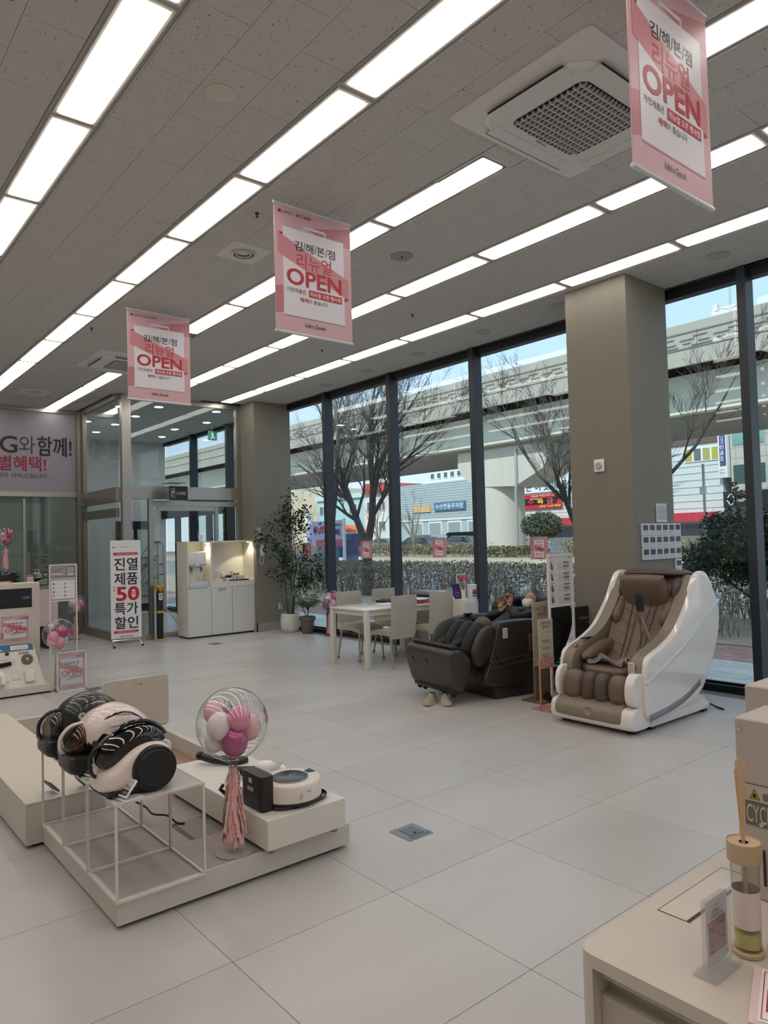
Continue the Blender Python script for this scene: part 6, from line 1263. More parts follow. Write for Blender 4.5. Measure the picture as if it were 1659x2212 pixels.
t = thing('taupe_sign_stand', 'taupe standing sign with dark lettering behind the pink stand', 'sign stand', (4.50, -5.54, 0)); B().rbox(-.012, 0, .34, .0, -.28, .955, .003, 1).build('board', TAU, t); B().box(.0, -.03, .0, .03, -.25, .36).build('post', M('stand_brown', '#6e5f4c', .6), t, 0); B().box(-.12, .03, 0, .14, -.30, .012).build('base', MATS['stand_brown'], t, 0)
P = Print((-.0125, 0, .34), RT, UPV, NX); P.text('차원이 다른', .13, .53, .038, '#2c2823', w=.17, bold=.01); P.text('힐링가전', .13, .475, .038, '#2c2823', w=.13, bold=.01); P.rect(.04, .42, .23, .423, '#6a6154'); P.text('렌탈 케어', .10, .25, .022, '#2c2823', w=.13); bars(P, .05, .1, .2, .14, 2, '#7a7062', 4); P.build('print', t)
t = thing('pink_sign_stand', 'rose metal stand holding a narrow cream and pink sign, front of the three', 'sign stand', (4.24, -5.31, 0)); b = B(); b.tube([(0, 0, .01), (0, 0, .46)], .009, 8); b.tube([(0, -.185, .01), (0, -.185, .46)], .009, 8); b.box(-.10, .01, 0, .10, -.20, .010); b.build('frame', PKM, t)
B().rbox(-.014, .012, .46, -.002, -.195, .83, .002, 1).build('board', M('sign_cream', '#b5ab99', .5), t); B().rbox(-.018, .014, .38, .002, -.197, .475, .002, 1).build('panel', PKM, t)
P = Print((-.0145, .012, .38), RT, UPV, NX); P.text('차원이 다른', .104, .40, .028, '#3a342c', w=.13, bold=.01); P.text('힐링가전', .104, .365, .028, '#3a342c', w=.10, bold=.01); P.rect(.04, .33, .17, .332, '#6a6154')
for k in range(3): bars(P, .04, .25-.065*k, .165, .262-.065*k, 1, '#7a7062', k, .6); P.text(('더 편안해진 안마의자', '나만의 힐링 안마의자', '특별 서비스')[k], .104, .232-.065*k, .013, '#3a342c', w=.115)
P.rrect(.06, .085, .15, .098, .006, '#4a4a4e'); P.o = Vector((-.0185, .012, .38)); P.text('LG 힐링미', .105, .045, .012, '#e0c8c0', w=.09); bars(P, .08, .025, .14, .033, 1, '#d8bcb2', 2, .5); P.build('print', t)
t = thing('black_sign_board', 'black standing sign with pale lettering between the two massage chairs', 'sign stand', (4.42, -6.13, 0)); B().rbox(0, .02, 0, .03, -.37, .87, .008).build('board', BLK, t)
P = Print((-.0005, 0, 0), RT, UPV, NX); P.text('LG Healing', .06, .735, .032, '#a9a9ac', w=.15, al='l', bold=.01); P.text('Me', .215, .735, .03, '#5c5c60', w=.04, al='l'); P.text('안마의자', .24, .695, .02, '#9a9a9c', w=.07, al='r'); P.rect(.02, .63, .29, .633, '#8a7350'); P.text('몸의 굴곡에 맞춘', .17, .52, .028, '#7d4a34', w=.2); P.text('인체공학', .15, .455, .045, '#c9c9cb', w=.18, bold=.0); P.text('S라인 프레임', .16, .39, .04, '#a9a9ac', w=.22); P.build('print', t)
t = thing('loose_cable', 'thin dark cord on the floor between the massage chairs', 'cord', (4.6, -6.45, 0)); B().tube([(.35, .0, .01), (.2, .03, .01), (.05, -.05, .01), (-.15, -.08, .01), (-.3, -.1, .01)], .006, 6).build('cord', BLK, t)
t = thing('speaker_foot', 'dark rounded base unit on the floor behind the chart stand', 'base unit', (5.0, -6.75, 0)); t.location = (4.90, -6.50, 0); B().puff([(-.10, 0), (.10, 0), (.08, .12), (-.06, .14), (-.10, .1)], 'x', 0, .10, 7, 5, m=.8).build('body', DWG, t, 40)
# ================================================================ LEFT DISPLAY
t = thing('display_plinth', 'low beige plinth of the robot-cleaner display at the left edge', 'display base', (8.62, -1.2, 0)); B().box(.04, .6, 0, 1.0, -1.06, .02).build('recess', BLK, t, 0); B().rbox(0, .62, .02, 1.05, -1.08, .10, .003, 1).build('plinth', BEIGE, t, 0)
t = thing('display_kiosk', 'upright beige display panel with a black screen at the left edge', 'display panel', (9.0, -1.2, .10)); B().rbox(0, .6, 0, .25, -1.03, 1.115, .004, 1).build('panel', BEIGE, t, 0)
s_ = B().box(-.004, .5, .836, .0, -.945, 1.055).build('screen', BLKG, t, 0); P = Print((-.0045, -.84, .93), RT, UPV, NX); P.rect(0, 0, .095, .04, '#2b4576'); P.text('UP GRADE', .048, .012, .014, '#a9b6cf', w=.05); P.build('caption', s_)
P = Print((-.001, -.62, .46), RT, UPV, NX); open_poster(P, .29, .29); P.build('poster', t)
# sloped accessory board
t = thing('accessory_board', 'sloping cream board of robot-cleaner accessories under a blue header', 'display board', (8.68, -1.2, .10)); sl = Vector((.20, 0, .42)).normalized(); nn = Vector((-sl.z, 0, sl.x)); LB = .467
b = B(); b.add([(0, .35, 0), (0, -1.0, 0), (.20, -.93, .42), (.20, .35, .42), (.22, .35, .42), (.22, -.93, .42), (.22, -1.0, 0), (.22, .35, 0)], [(0, 3, 2, 1), (3, 4, 5, 2), (1, 2, 5, 6), (0, 7, 4, 3), (4, 7, 6, 5), (0, 1, 6, 7)]); b.build('board', CREAM, t, 0)
P = Print((0, -.45, 0), RT, tuple(sl), tuple(nn), .0003)
P.poly([(-.2, LB*.87), (.475, LB*.87), (.47, LB*.99), (.45, LB*1.03), (.42, LB*1.04), (-.2, LB*1.04)], '#2f678d'); P.text('우리집 로봇청소기', .02, LB*.965, .022, '#e8eef2', w=.19); P.text('대체 누가 청소해줘요?', .04, LB*.90, .024, '#e8eef2', w=.24, bold=.02); P.rrect(.24, LB*.905, .42, LB*1.01, .012, '#e9e6df'); bars(P, .26, LB*.92, .41, LB*.99, 2, '#6a7f8c', 2); bars(P, .13, LB*.66, .2, LB*.69, 1, '#4a4a4a', 3); bars(P, .38, LB*.70, .46, LB*.72, 1, '#4a4a4a', 5); bars(P, .1, LB*.12, .2, LB*.14, 1, '#4a4a4a', 6); P.frame(.23, .10, .30, .17, .0015, '#6a655c'); bars(P, .22, .075, .32, .085, 1, '#4a4a4a', 7); P.ring(.235, .285, .035, .002, '#8a857c'); P.ring(.22, .28, .014, .0015, '#8a857c'); P.ring(.25, .28, .014, .0015, '#8a857c'); P.build('print', t)
def onb(u, v, d=.0): p = Vector((8.68, -1.65, .10))+Vector((0, -1, 0))*u+sl*v+nn*d; return tuple(p)
def onthing(name, label, cat, u, v): return thing(name, label, cat, onb(u, v, 0), rot=(0, math.atan2(.20, .42), 0))
t = onthing('mop_pad', 'round grey mop pad with a white centre on the sloping board', 'mop pad', .395, .30); B().lathe([(.001, -.016), (.055, -.016), (.06, -.008), (.06, 0)], 28, (0, 0, 0), 'x').build('pad', M('felt_grey', '#6b6964', .95, noise=.15, nscale=60), t); B().lathe([(.001, -.020), (.011, -.019), (.012, -.012)], 14, (0, 0, 0), 'x').build('hub', WHITE, t)
t = onthing('brush_roller', 'black brush roller lying on the sloping board', 'brush', .125, .255); B().tube([(-.02, .10, -.01), (-.022, 0, 0), (-.02, -.10, .012)], [.020, .024, .02], 14).build('roller', M('bristle_black', '#171615', .95, bump=.8, bscale=300), t)
t = onthing('side_brush', 'three-armed black side brush on the sloping board', 'brush', .06, .33); b = B()
for a in (PI/2, PI/2+2.2, PI/2-2.2): b.tube([(-.008, 0, 0), (-.008, .065*math.cos(a), .065*math.sin(a)), (-.006, .08*math.cos(a+.2), .08*math.sin(a+.2))], [.006, .004, .002], 6)
b.build('arm', BLK, t)
t = onthing('cap_disc', 'small black rubber disc below the blue header', 'disc', .20, .385); B().lathe([(.001, -.022), (.014, -.022), (.02, -.012), (.021, 0)], 20, (0, 0, 0), 'x').build('disc', BLK, t)
t = onthing('filter_strip', 'small pale filter strip beside the black disc', 'filter', .37, .392); B().rbox(-.016, -.05, -.014, 0, .05, .014, .002, 1).rbox(-.01, -.055, -.02, 0, .055, -.014, .001, 1).build('filter', M('filter_pale', '#bdb9b5', .7), t)
t = onthing('cleaner_bottle', 'white squeeze bottle standing against the sloping board', 'bottle', .115, .05); t.location.x -= .035; b = B(); b.T = Matrix.Diagonal((.62, 1, 1, 1)); b.lathe([(.034, 0), (.04, .01), (.04, .10), (.034, .125), (.014, .14)], 22); b.build('body', WHITE, t); B().lathe([(.012, .138), (.012, .165), (.007, .17)], 14).build('cap', WHITE, t); P = Print((-.026, .02, .04), RT, UPV, NX); P.text('CLEAN', .02, .045, .006, '#6a6a6a', w=.03); P.ring(.02, .015, .007, .0015, '#6a6a6a'); P.build('label', t)
t = onthing('cloth_stack', 'folded stack of white cloths at the lower right of the board', 'cloth', .40, .10); b = B()
for k in range(4): b.rbox(-.010*(k+1), -.052+.002*k, -.065, -.010*k, .052-.001*k, .065+.002*k, .004)
b.build('cloth', M('cloth_white', '#dedad2', .9, bump=.6, bscale=60), t)
t = thing('acrylic_card_holder', 'pale box with a pink card cut off by the left edge near the board foot', 'box', (8.62, -1.66, .10)); B().rbox(0, .1, 0, .05, -.085, .15, .004).build('box', M('holder_pale', '#d2b6b4', .5), t)
# microwave, pans, card on the counter behind
t = thing('display_counter', 'pale pink counter end with black legs behind the display panel', 'counter', (12.3, -2.2, 0)); B().rbox(0, 1.5, .37, .6, -1.12, .955, .004, 1).build('body', M('counter_pink', '#c4b1b3', .5), t, 0); P = Print((-.001, -.90, .37), RT, UPV, NX); P.text("Life's", .12, .53, .03, '#3a2e32', w=.08, al='l'); P.frame(-.08, .15, .10, .45, .003, '#d8ccd0'); P.build('print', t)
for y in (-1.0, -.3, .8): B().box(.05, y-.03, 0, .55, y+.03, .37).build('leg', BLK, t, 0)
ZD = .955
t = thing('microwave', 'black microwave on the counter cut by the left edge', 'microwave', (12.35, -2.5, ZD)); B().rbox(0, .25, 0, .4, -.28, .30, .02).build('body', BLKG, t); B().box(-.003, .2, .05, .0, -.19, .25).build('window', M('oven_glass', '#2c2220', .1), t, 0)
STL = M('pan_steel', '#b9b5af', .16, metal=1)
def pot(label, x, y, r_1, h, lid=True, z=ZD, loop=True):
    t = thing('cooking_pot', label, 'cookware', (x, y, z), group='steel pots on the pink counter'); B().lathe([(r_1*.9, 0), (r_1, .01), (r_1, h), (r_1*1.04, h+.004), (r_1*.96, h-.004)], 28).build('body', STL, t)
    if lid: B().lathe([(r_1*1.02, h+.002), (r_1*.8, h+.02), (r_1*.3, h+.032), (.001, h+.034)], 28).build('lid', STL, t)
    if loop: B().tube([(0, -.025, h+.03), (0, -.02, h+.075), (0, .02, h+.075), (0, .025, h+.03)], .006, 8).build('handle', CHROME, t)
    for s in (-1, 1): B().tube([(0, s*r_1, h*.75), (0, s*(r_1+.045), h*.8), (0, s*(r_1+.045), h*.65), (0, s*r_1, h*.6)], .005, 6).build('handle', CHROME, t)
    return t
pot('wide shallow steel pan at the front right of the pot pile', 12.48, -3.14, .16, .05, False, loop=False); pot('medium steel pot standing in the wide pan', 12.48, -3.12, .13, .08, True, ZD+.06, False); pot('small lidded steel pot with a loop handle on top of the pile', 12.48, -3.06, .10, .07, True, ZD+.175)
pot('dark-handled steel saucepan left of the pot pile', 12.42, -2.86, .07, .09, False, loop=False)
t = thing('promotion_card', 'small pink and white card on a clear block before the saucepan', 'card', (12.36, -2.92, ZD)); B().rbox(0, .03, 0, .05, -.035, .09, .003).build('block', M('amber_block', '#a59a86', .2), t); B().rbox(0, .045, .10, .004, -.05, .235, .001, 1).build('card', M('card_pale', '#e2d2d4', .5), t); P = Print((-.001, .045, .10), RT, UPV, NX); P.rect(0, .10, .095, .135, '#c26a80'); bars(P, .01, .03, .085, .08, 3, '#8a5a66', 2); P.build('print', t); B().box(0, -.005, .088, .004, .005, .10).build('peg', WM, t, 0)
t = thing('flyer_pile', 'flat pile of pink and white leaflets on top of the display panel', 'leaflets', (9.06, -1.85, 1.215)); B().rbox(0, .12, 0, .14, -.07, .012, .002, 1).build('leaflet', M('leaflet_white', '#e0d6d6', .5), t); B().rbox(.01, .02, .012, .12, -.10, .022, .002, 1).build('leaflet', M('leaflet_pink', '#c98a98', .5), t)
# white chart stand with the framed sheet, acrylic poster stand
t = thing('price_chart_stand', 'slim white stand with an accessory price chart beside the display', 'sign stand', (8.66, -2.245, 0)); LY = -.30; b = B(); b.box(-.008, 0, .01, .008, -.012, 1.42).box(-.008, LY+.012, .01, .008, LY, 1.42).box(-.008, -.012, 1.408, .008, LY+.012, 1.42).box(-.008, -.012, 1.0, .008, LY+.012, 1.012); b.box(-.10, .0, 0, .10, -.012, .01).box(-.10, LY, 0, .10, LY+.012, .01); b.build('frame', M('frame_cream', '#ddd3c6', .4), t, 0)
B().box(-.003, -.012, 1.01, .003, LY+.012, 1.41).build('sheet', M('chart_mauve', '#b3a9ad', .5), t, 0); P = Print((-.0045, -.012, 1.01), RT, UPV, NX); P.rect(0, .26, .276, .27, '#5f666e'); P.rect(0, .27, .276, .40, '#96929a'); P.text('로보킹 AI 올인원', .07, .345, .015, '#26252b', w=.11); P.text('소모품 안내', .06, .32, .014, '#26252b', w=.09); P.rect(.01, .295, .13, .307, '#d8d4d8'); P.frame(.17, .275, .26, .385, .006, '#4a4e58'); P.rect(.176, .30, .254, .379, '#a39c98'); P.rect(.182, .279, .248, .30, '#cfc8c2'); P.rect(.01, .02, .26, .225, '#dcdbe2')
for i in range(4):
    for j in range(2):
        u = .035+.12*j; v = .19-.045*i; P.disc(u, v, .010, ('#3a3a40', '#6a6a70', '#8d8a90', '#b0755a')[(i*2+j*3) % 4], 10); P.rect(u-.008, v-.018, u+.01, v-.015, '#7a7a80'); P.rect(u+.03, v-.002, u+.045, v+.001, '#7a7a80'); P.rect(u+.06, v-.002, u+.08, v+.001, '#7a7a80')
P.text('소모품 구매 문의', .14, .006, .010, '#4a3a3e', w=.12); P.build('print', t)
t = thing('acrylic_poster_stand', 'clear acrylic floor stand holding the pink OPEN poster at the plinth corner', 'poster stand', (8.56, -2.29, 0)); ACR = glass('acrylic', '#f2f5f6', refl=1.5, haze=.12, hazecol='#ffffff'); B().rbox(0, 0, 0, .09, -.32, .44, .003, 1).build('casing', ACR, t, 0); B().box(.01, -.012, .01, .016, -.308, .43).build('sheet', M('banner_film', '#dca9b2', .3), t, 0)
b = B(); b.box(-.001, 0, 0, .0, -.012, .44).box(-.001, -.308, 0, 0, -.32, .44).box(-.001, 0, .43, 0, -.32, .44).box(-.001, 0, 0, 0, -.32, .012).build('edge', M('acrylic_edge', '#e2dde2', .3), t, 0); P = Print((.0095, -.012, .012), RT, UPV, NX); open_poster(P, .296, .418); P.build('print', t)

# ================================================================ CENTRAL DISPLAY ISLAND
PB = M('plinth_beige', '#cbc5bc', .45); PSTN = M('plinth_stone_top', '#a19995', .7, noise=.06, nscale=30, bump=.2, bscale=120); CARP = M('carpet_cream', '#d2c8ba', .95, noise=.05, nscale=50, bump=.6, bscale=220)
WOOD = M('oak_floor', '#9a826a', .5, noise=.13, nscale=9, stretch=(.4, 5, 1), bump=.15)
t = thing('display_island', 'low beige display island in the foreground with stone and wood tops', 'display base', (3.10, -1.06, 0))
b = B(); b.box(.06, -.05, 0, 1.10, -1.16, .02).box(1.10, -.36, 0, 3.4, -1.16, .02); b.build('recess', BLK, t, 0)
b = B(); b.box(.012, 0, .02, 1.15, -.012, .125).box(0, 0, .02, .012, -1.21, .125).box(.012, -1.21, .02, 1.15, -1.198, .125); b.build('plinth_side', PB, t, 0)
B().box(.012, -.012, .02, 1.15, -1.198, .1235).build('stone_top', PSTN, t, 0); 
WB = B()
B().box(1.15, -.345, .02, 3.44, -1.17, .07).build('wood_base', WOOD, t, 0)
for k in range(9):
    y0 = -.35-.094*k
    for (a, c) in ((1.152, 2.1+.2*(k % 3)), (2.103+.2*(k % 3), 3.438)): B().box(a, y0, .07, c, max(y0-.092, -1.168), .078).build('plank', WOOD, t, 0)
B().box(1.15, -1.17, .02, 3.44, -1.21, .185).build('rim', PB, t, 0); B().box(3.44, -.345, .02, 3.5, -1.21, .20).build('rim', PB, t, 0)
f = B().box(.38, -.50, .1235, .62, -.52, .1245).box(.62, -.74, .1235, .42, -.72, .1245); f.build('floor_hatch_slot', M('slot_dark', '#3a3633', .6), t, 0); B().box(.37, -.49, .1235, .64, -.745, .1238).build('hatch', M('hatch_stone', '#8e847d', .7, noise=.06, nscale=30), t, 0); B().box(.39, -.503, .1245, .61, -.508, .127).box(.45, -.735, .1245, .6, -.73, .127).build('hatch_trim', CHROME, t, 0)
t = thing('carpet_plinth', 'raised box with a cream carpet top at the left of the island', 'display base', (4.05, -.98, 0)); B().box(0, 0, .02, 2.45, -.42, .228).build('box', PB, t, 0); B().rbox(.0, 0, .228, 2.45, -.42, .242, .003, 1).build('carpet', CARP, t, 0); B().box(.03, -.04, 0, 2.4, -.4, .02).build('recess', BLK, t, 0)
t.location = (4.253, -.975, 0)
t = thing('backing_board', 'beige rounded upright panel standing behind the vacuum cleaners', 'display panel', (5.5, -1.79, .078)); pts = [(0, 0), (-.03, 0), (-.03, -.0)]
def rr_pts(u0, v0, u1, v1, r, n=5): return [(cx+r*math.cos(a0+k*PI/2/n), cy+r*math.sin(a0+k*PI/2/n)) for cx, cy, a0 in ((u1-r, v0+r, -PI/2), (u1-r, v1-r, 0), (u0+r, v1-r, PI/2), (u0+r, v0+r, PI)) for k in range(n+1)]
B().prism(rr_pts(-.51, .13, 0, .52, .03), 'x', 0, .02).build('panel', BEIGE, t, 30); B().prism(rr_pts(-.505, .135, -.005, .515, .028), 'x', -.002, 0).build('face', M('panel_face', '#c2b7ab', .5), t, 30); B().box(.0, -.49, 0, .02, -.30, .14).box(.0, -.05, 0, .02, -.2, .14).build('foot', WHITE, t, 0); P = Print((-.0025, 0, 0), RT, UPV, NX); P.text('ⓞ1Ø', .27, .46, .02, '#5a544e', w=.06); P.build('mark', t)
# low white box on feet
t = thing('low_display_box', 'low white display box on small feet carrying the robot vacuum', 'display box', (3.035, -1.745, .1235)); B().rbox(0, 0, .024, 1.15, -.455, .165, .002, 1).build('box', M('box_white', '#dad5cc', .4), t, 0)
for x in (.04, 1.1):
    for y in (-.04, -.41): B().cyl((x, y, 0), .018, .024).build('foot', GREY, t)
# wire tables
WTM = M('wire_white', '#d6d0c8', .35); 
def wtable(label, x):
    t = thing('wire_table', label, 'display table', (x, -1.05, .1235), group='white wire display tables in a row'); L, W2, Hh, s = .372, .392, .412, .010; b = B()
    for (x0, y0) in ((0, 0), (L, 0), (0, -W2), (L, -W2)): b.box(x0-s/2, y0-s/2, 0, x0+s/2, y0+s/2, Hh)
    for z in (.005, Hh-.005):
        for y0 in (0, -W2): b.box(s/2, y0-s/2, z-s/2, L-s/2, y0+s/2, z+s/2)
        for x0 in (0, L): b.box(x0-s/2, -W2+s/2, z-s/2, x0+s/2, -s/2, z+s/2)
    b.build('frame', WTM, t, 0); B().box(s/2, -s/2, Hh-.008, L-s/2, -W2+s/2, Hh-.002).build('top_plate', M('wire_top', '#b9b5ad', .3), t, 0); return t
for i, lab in enumerate(('nearest white wire display table of the row, carrying the front vacuum', 'middle white wire display table of the row', 'farthest white wire display table of the row, under the black vacuum')): wtable(lab, 3.075+.379*i)
ZW = .1235+.412
# cylinder vacuums, nose to +y, seen from the right-hand wheel side
VP = M('vac_pink', '#e0cfc8', .25, coat=.3); VK = M('vac_black', '#1a1b1d', .35); VG = glass('vac_lid_smoke', '#4a4a4c', refl=2.2); VAM = glass('vac_cup_amber', '#a08a6a', refl=2.0); VCL = glass('vac_cup_clear', '#cfcfcb', refl=2.0); VGR = M('vac_dark_metallic', '#2a2c2f', .3, metal=.4, coat=.4)
def wheel(t, s, y, z, r_1, xh): B().lathe([(.001, -.012), (r_1*.80, -.014), (r_1*.84, -.008), (r_1*.97, -.008), (r_1, .006), (r_1, .03), (.02, .03)], 40, (s*xh, y, z), 'x').build('wheel', VK, t) if s < 0 else B().lathe([(.001, .012), (r_1*.97, .008), (r_1, -.006), (r_1, -.03), (.02, -.03)], 40, (s*xh, y, z), 'x').build('wheel', VK, t)
t = thing('vacuum_cleaner', 'front pale pink cylinder vacuum with one big black wheel and a smoked lid', 'vacuum cleaner', (3.245, -1.19, ZW)); t.scale = (.92, .90, .88)

body = sm([(.185, .025), (.19, .07), (.175, .105), (.14, .14), (.09, .185), (.03, .225), (-.04, .24), (-.11, .225), (-.155, .185), (-.165, .12), (-.15, .05), (-.10, .015), (.05, .012)])
B().puff(body, 'x', 0, .135, 13, 3.6, (0, .12), m=.35).build('body', VP, t, 40)
B().puff(sm([(.19, .03), (.13, .045), (.06, .04), (.03, .06), (-.14, .04), (-.10, .008), (.05, .004), (.17, .012)]), 'x', 0, .128, 9, 4, m=.6).build('base', VK, t, 40)
B().puff(sm([(.16, .12), (.195, .16), (.175, .215), (.11, .27), (.02, .305), (-.06, .305), (-.12, .275), (-.155, .225), (-.10, .235), (-.02, .245), (.06, .21), (.12, .165)]), 'x', 0, .095, 13, 2.6, (.02, .22), m=.2).build('lid', VG, t, 50)
B().puff(sm([(.15, .13), (.16, .18), (.10, .24), (.0, .275), (-.08, .27), (-.12, .24), (0, .22), (.08, .18)]), 'x', 0, .075, 9, 2.4, (.02, .2)).build('dust_cup', VGR, t, 50)
B().tube(sm([(0, .15, .235), (0, .195, .215), (0, .212, .16), (0, .20, .10), (0, .17, .085)], 5, False), [.009]*21, 10).build('carry_handle', VK, t); B().tube(sm([(0, .10, .285), (0, .03, .318), (0, -.06, .318), (0, -.13, .275), (0, -.16, .235)], 5, False), .012, 10).build('top_rail', BLKG, t)
wheel(t, -1, -.05, .112, .110, .142); wheel(t, 1, -.05, .112, .110, .142); B().rbox(-.04, -.182, .13, .04, -.155, .20, .01).build('rear_latch', VP, t); B().rbox(-.09, -.172, .04, .09, -.155, .11, .01).build('vent', VK, t)
def vac_tall(label, x, mb, cup, mk):
    t = thing('vacuum_cleaner', label, 'vacuum cleaner', (x, -1.20, ZW)); t.scale = (.95, .97, .83); tt = B().puff(sm([(.21, .09), (.20, .02), (.10, .005), (-.12, .01), (-.14, .07), (-.02, .10), (.10, .115), (.21, .12)]), 'x', 0, .125, 9, 4, m=.6); tt.build('lower_body', VK, t, 40)
    B().puff(sm([(.095, .11), (.13, .17), (.125, .25), (.07, .32), (-.02, .352), (-.11, .335), (-.18, .275), (-.215, .20), (-.20, .10), (-.1, .06), (0, .07)]), 'x', 0, .13, 13, 3.0, (-.04, .18), m=.3).build('body', mb, t, 40)
    B().puff(sm([(.19, .115), (.205, .17), (.17, .235), (.12, .27), (.10, .20), (.06, .11), (.12, .105)]), 'x', 0, .085, 11, 2.6, m=.2).build('dust_cup', cup, t, 50)
    B().lathe([(.03, 0), (.035, .09), (.02, .12)], 16, (0, .13, .115)).build('cyclone', M('cyclone_'+('amber' if cup is VAM else 'grey'), '#9a6224' if cup is VAM else '#5a5a58', .4), t)
    B().puff(sm([(.10, .10), (.13, .17), (.112, .245), (.095, .242), (.112, .17), (.085, .10)]), 'x', 0, .133, 11, 3, (-.04, .18), m=.3).build('band', BLKG, t, 40)
    B().tube(sm([(0, .11, .275), (0, .17, .265), (0, .215, .215), (0, .222, .15), (0, .205, .115)], 5, False), .010, 10).build('carry_handle', mb, t)
    B().puff(sm([(.055, .300), (-.02, .330), (-.10, .316), (-.175, .245), (-.10, .285), (-.02, .302)]), 'x', 0, .112, 11, 5, m=.7).build('grip_recess', BLKG, t, 50); B().puff(sm([(.0, .305), (-.05, .322), (-.10, .305), (-.05, .298)]), 'x', 0, .118, 9, 5, m=.7).build('window', M('grip_window', '#b3aba4', .15), t, 50); B().puff(sm([(.07, .318), (0, .356), (-.08, .352), (-.16, .300), (-.20, .235), (-.155, .275), (-.08, .328), (0, .338)]), 'x', 0, .07, 9, 3, m=.5).build('top_handle', mb, t, 50)
    wheel(t, -1, -.10, .10, .095, .137); wheel(t, 1, -.10, .10, .095, .137); B().rbox(-.135, -.03, .255, -.11, .02, .27, .004).build('side_button', mb, t); P = Print((-.1265, .06, .03), RT, UPV, NX); P.frame(0, 0, .045, .045, .002, '#b5b5b5'); bars(P, .01, .01, .035, .035, 3, '#8a8a8a', 2); P.build('mark', t)
    return t
vac_tall('middle tall pink cylinder vacuum with an amber dust cup', 3.64, VP, VAM, 1); t3 = vac_tall('farthest black cylinder vacuum with a round yellow sticker', 4.02, VGR, VCL, 1)
P = Print((-.131, .035, .245), RT, UPV, (-1, 0, .1)); P.disc(0, 0, .022, '#d9d3a0'); P.poly([(-.010, -.008), (.010, -.010), (.004, 0), (.012, .010), (0, .006), (-.010, .011), (-.005, 0)], '#5f7a3a'); o = P.build('sticker'); o.parent = t3
def tagstand(label, x, y, z, rz, sc=1.0, back=False):
    t = thing('price_tag', label, 'price tag', (x, y, z), rz, 'electronic price tags on the island'); a = math.radians(42); b = B(); b.rbox(-.045*sc, -.06*sc, 0, .05*sc, .05*sc, .003, .001, 1).build('foot', M('acrylic_foot', '#dfe1e4', .15), t, 0)
    b = B(); b.T = Matrix.Translation((-.035*sc, 0, .012)) @ Euler((0, a, 0)).to_matrix().to_4x4(); b.rbox(-.005, -.05*sc, 0, .005, .05*sc, .085*sc, .003, 1, mi=0); b.build('tag', WHITE if not back else M('tag_back', '#5a5c5e', .5), t)
    n_ = Vector((-math.cos(a), 0, math.sin(a))); u_ = Vector((math.sin(a), 0, math.cos(a))); P = Print(Vector((-.035*sc, .05*sc, .012))+n_*.0055, RT, u_, n_); P.rect(.006*sc, .008*sc, .094*sc, .035*sc, '#2e2e30'); P.rect(.006*sc, .037*sc, .094*sc, .079*sc, '#b9b6b2'); P.text('1,290', .07*sc, .013*sc, .012*sc, '#d8d8d6', w=.03*sc); bars(P, .012*sc, .014*sc, .045*sc, .03*sc, 2, '#a9a9a9', 2); P.text('코드제로', .03*sc, .068*sc, .007*sc, '#3a3a3a', w=.03*sc); P.poly([(.02*sc, .045*sc), (.05*sc, .058*sc), (.09*sc, .05*sc), (.09*sc, .042*sc)], '#8d8783'); P.build('display', t); return t
tagstand('price tag leaning in front of the front vacuum wheel', 3.125, -1.115, ZW, -1.35, .95); tagstand('price tag between the front and middle vacuums', 3.51, -1.095, ZW, -1.35, .85)
tagstand('dark-backed price tag on the carpet plinth under the tables', 4.34, -1.12, .242, 1.75, .95, True); tagstand('second price tag farther along the carpet plinth', 4.31, -1.27, .242, 1.5, .85, True)
t = thing('power_cable', 'black cable curling down to the hatch between the tables and the low box', 'cable', (3.72, -1.48, .1235)); B().tube(sm([(.28, .0, .26), (.26, .03, .2), (.25, .05, .12), (.2, -.02, .06), (.1, -.02, .05), (.05, -.08, .04), (0, -.11, .008), (-.03, -.14, .006)], 5, False), .0055, 7).build('cable', BLK, t)
# robot vacuum with its dock
ZB = .1235+.165
t = thing('robot_dock', 'black charging dock with a flat tray under the robot vacuum', 'dock', (3.24, -1.80, ZB)); b = B(); b.prism(rr_pts(-.10, -.05, .105, .025, .02), 'z', 0, .165); b.build('body', BLK, t, 40); B().prism(rr_pts(-.098, -.048, .103, .023, .02), 'z', .165, .170).build('top', M('dock_top', '#2a2b2d', .25), t, 40)
b = B(); b.loft([[(x, y, z) for x, y in rr_pts(-.15*s_, -.36, .15*s_, -.03, .08)] for s_, z in ((1, 0), (1.03, .006), (1.05, .02), (.98, .016), (.95, .008))]); b.build('tray', BLKG, t, 40)
P = Print((.10, .0255, 0), (-1, 0, 0), UPV, (0, 1, 0)); P.rect(.06, .085, .12, .105, '#c9b6b8'); bars(P, .065, .087, .115, .103, 3, '#7a6a6c', 3); P.rect(.075, .125, .105, .148, '#d8d4cc'); P.rrect(.03, .03, .17, .075, .01, '#2b2b2d'); P.build('label', t)
b = B(); b.box(-.12, -.051, .02, -.101, -.045, .12); 
t = thing('robot_vacuum', 'round white robot vacuum parked on the black dock tray', 'robot vacuum', (3.215, -1.985, ZB+.018)); b = B().lathe([(.135, 0), (.160, .008), (.160, .082), (.152, .092), (.001, .094)], 56); b.build('body', M('robot_white', '#ddd3ca', .3), t, 40); B().lathe([(.158, -.004), (.162, .0), (.162, .012), (.158, .012)], 56).build('skirt', BLK, t); B().lathe([(.001, .104), (.082, .104), (.092, .099), (.094, .094)], 44).build('lidar', M('robot_slate', '#39434c', .22), t, 40); B().lathe([(.094, .094), (.096, .096), (.096, .098), (.090, .098)], 44).build('lidar_ring', CHROME, t)
B().puff([(-.03, -.02), (.03, -.02), (.02, .02), (-.02, .02)], 'z', .094, .003, 5, 4).at().build('sensor', BLK, t).location = (.02, -.13, 0)
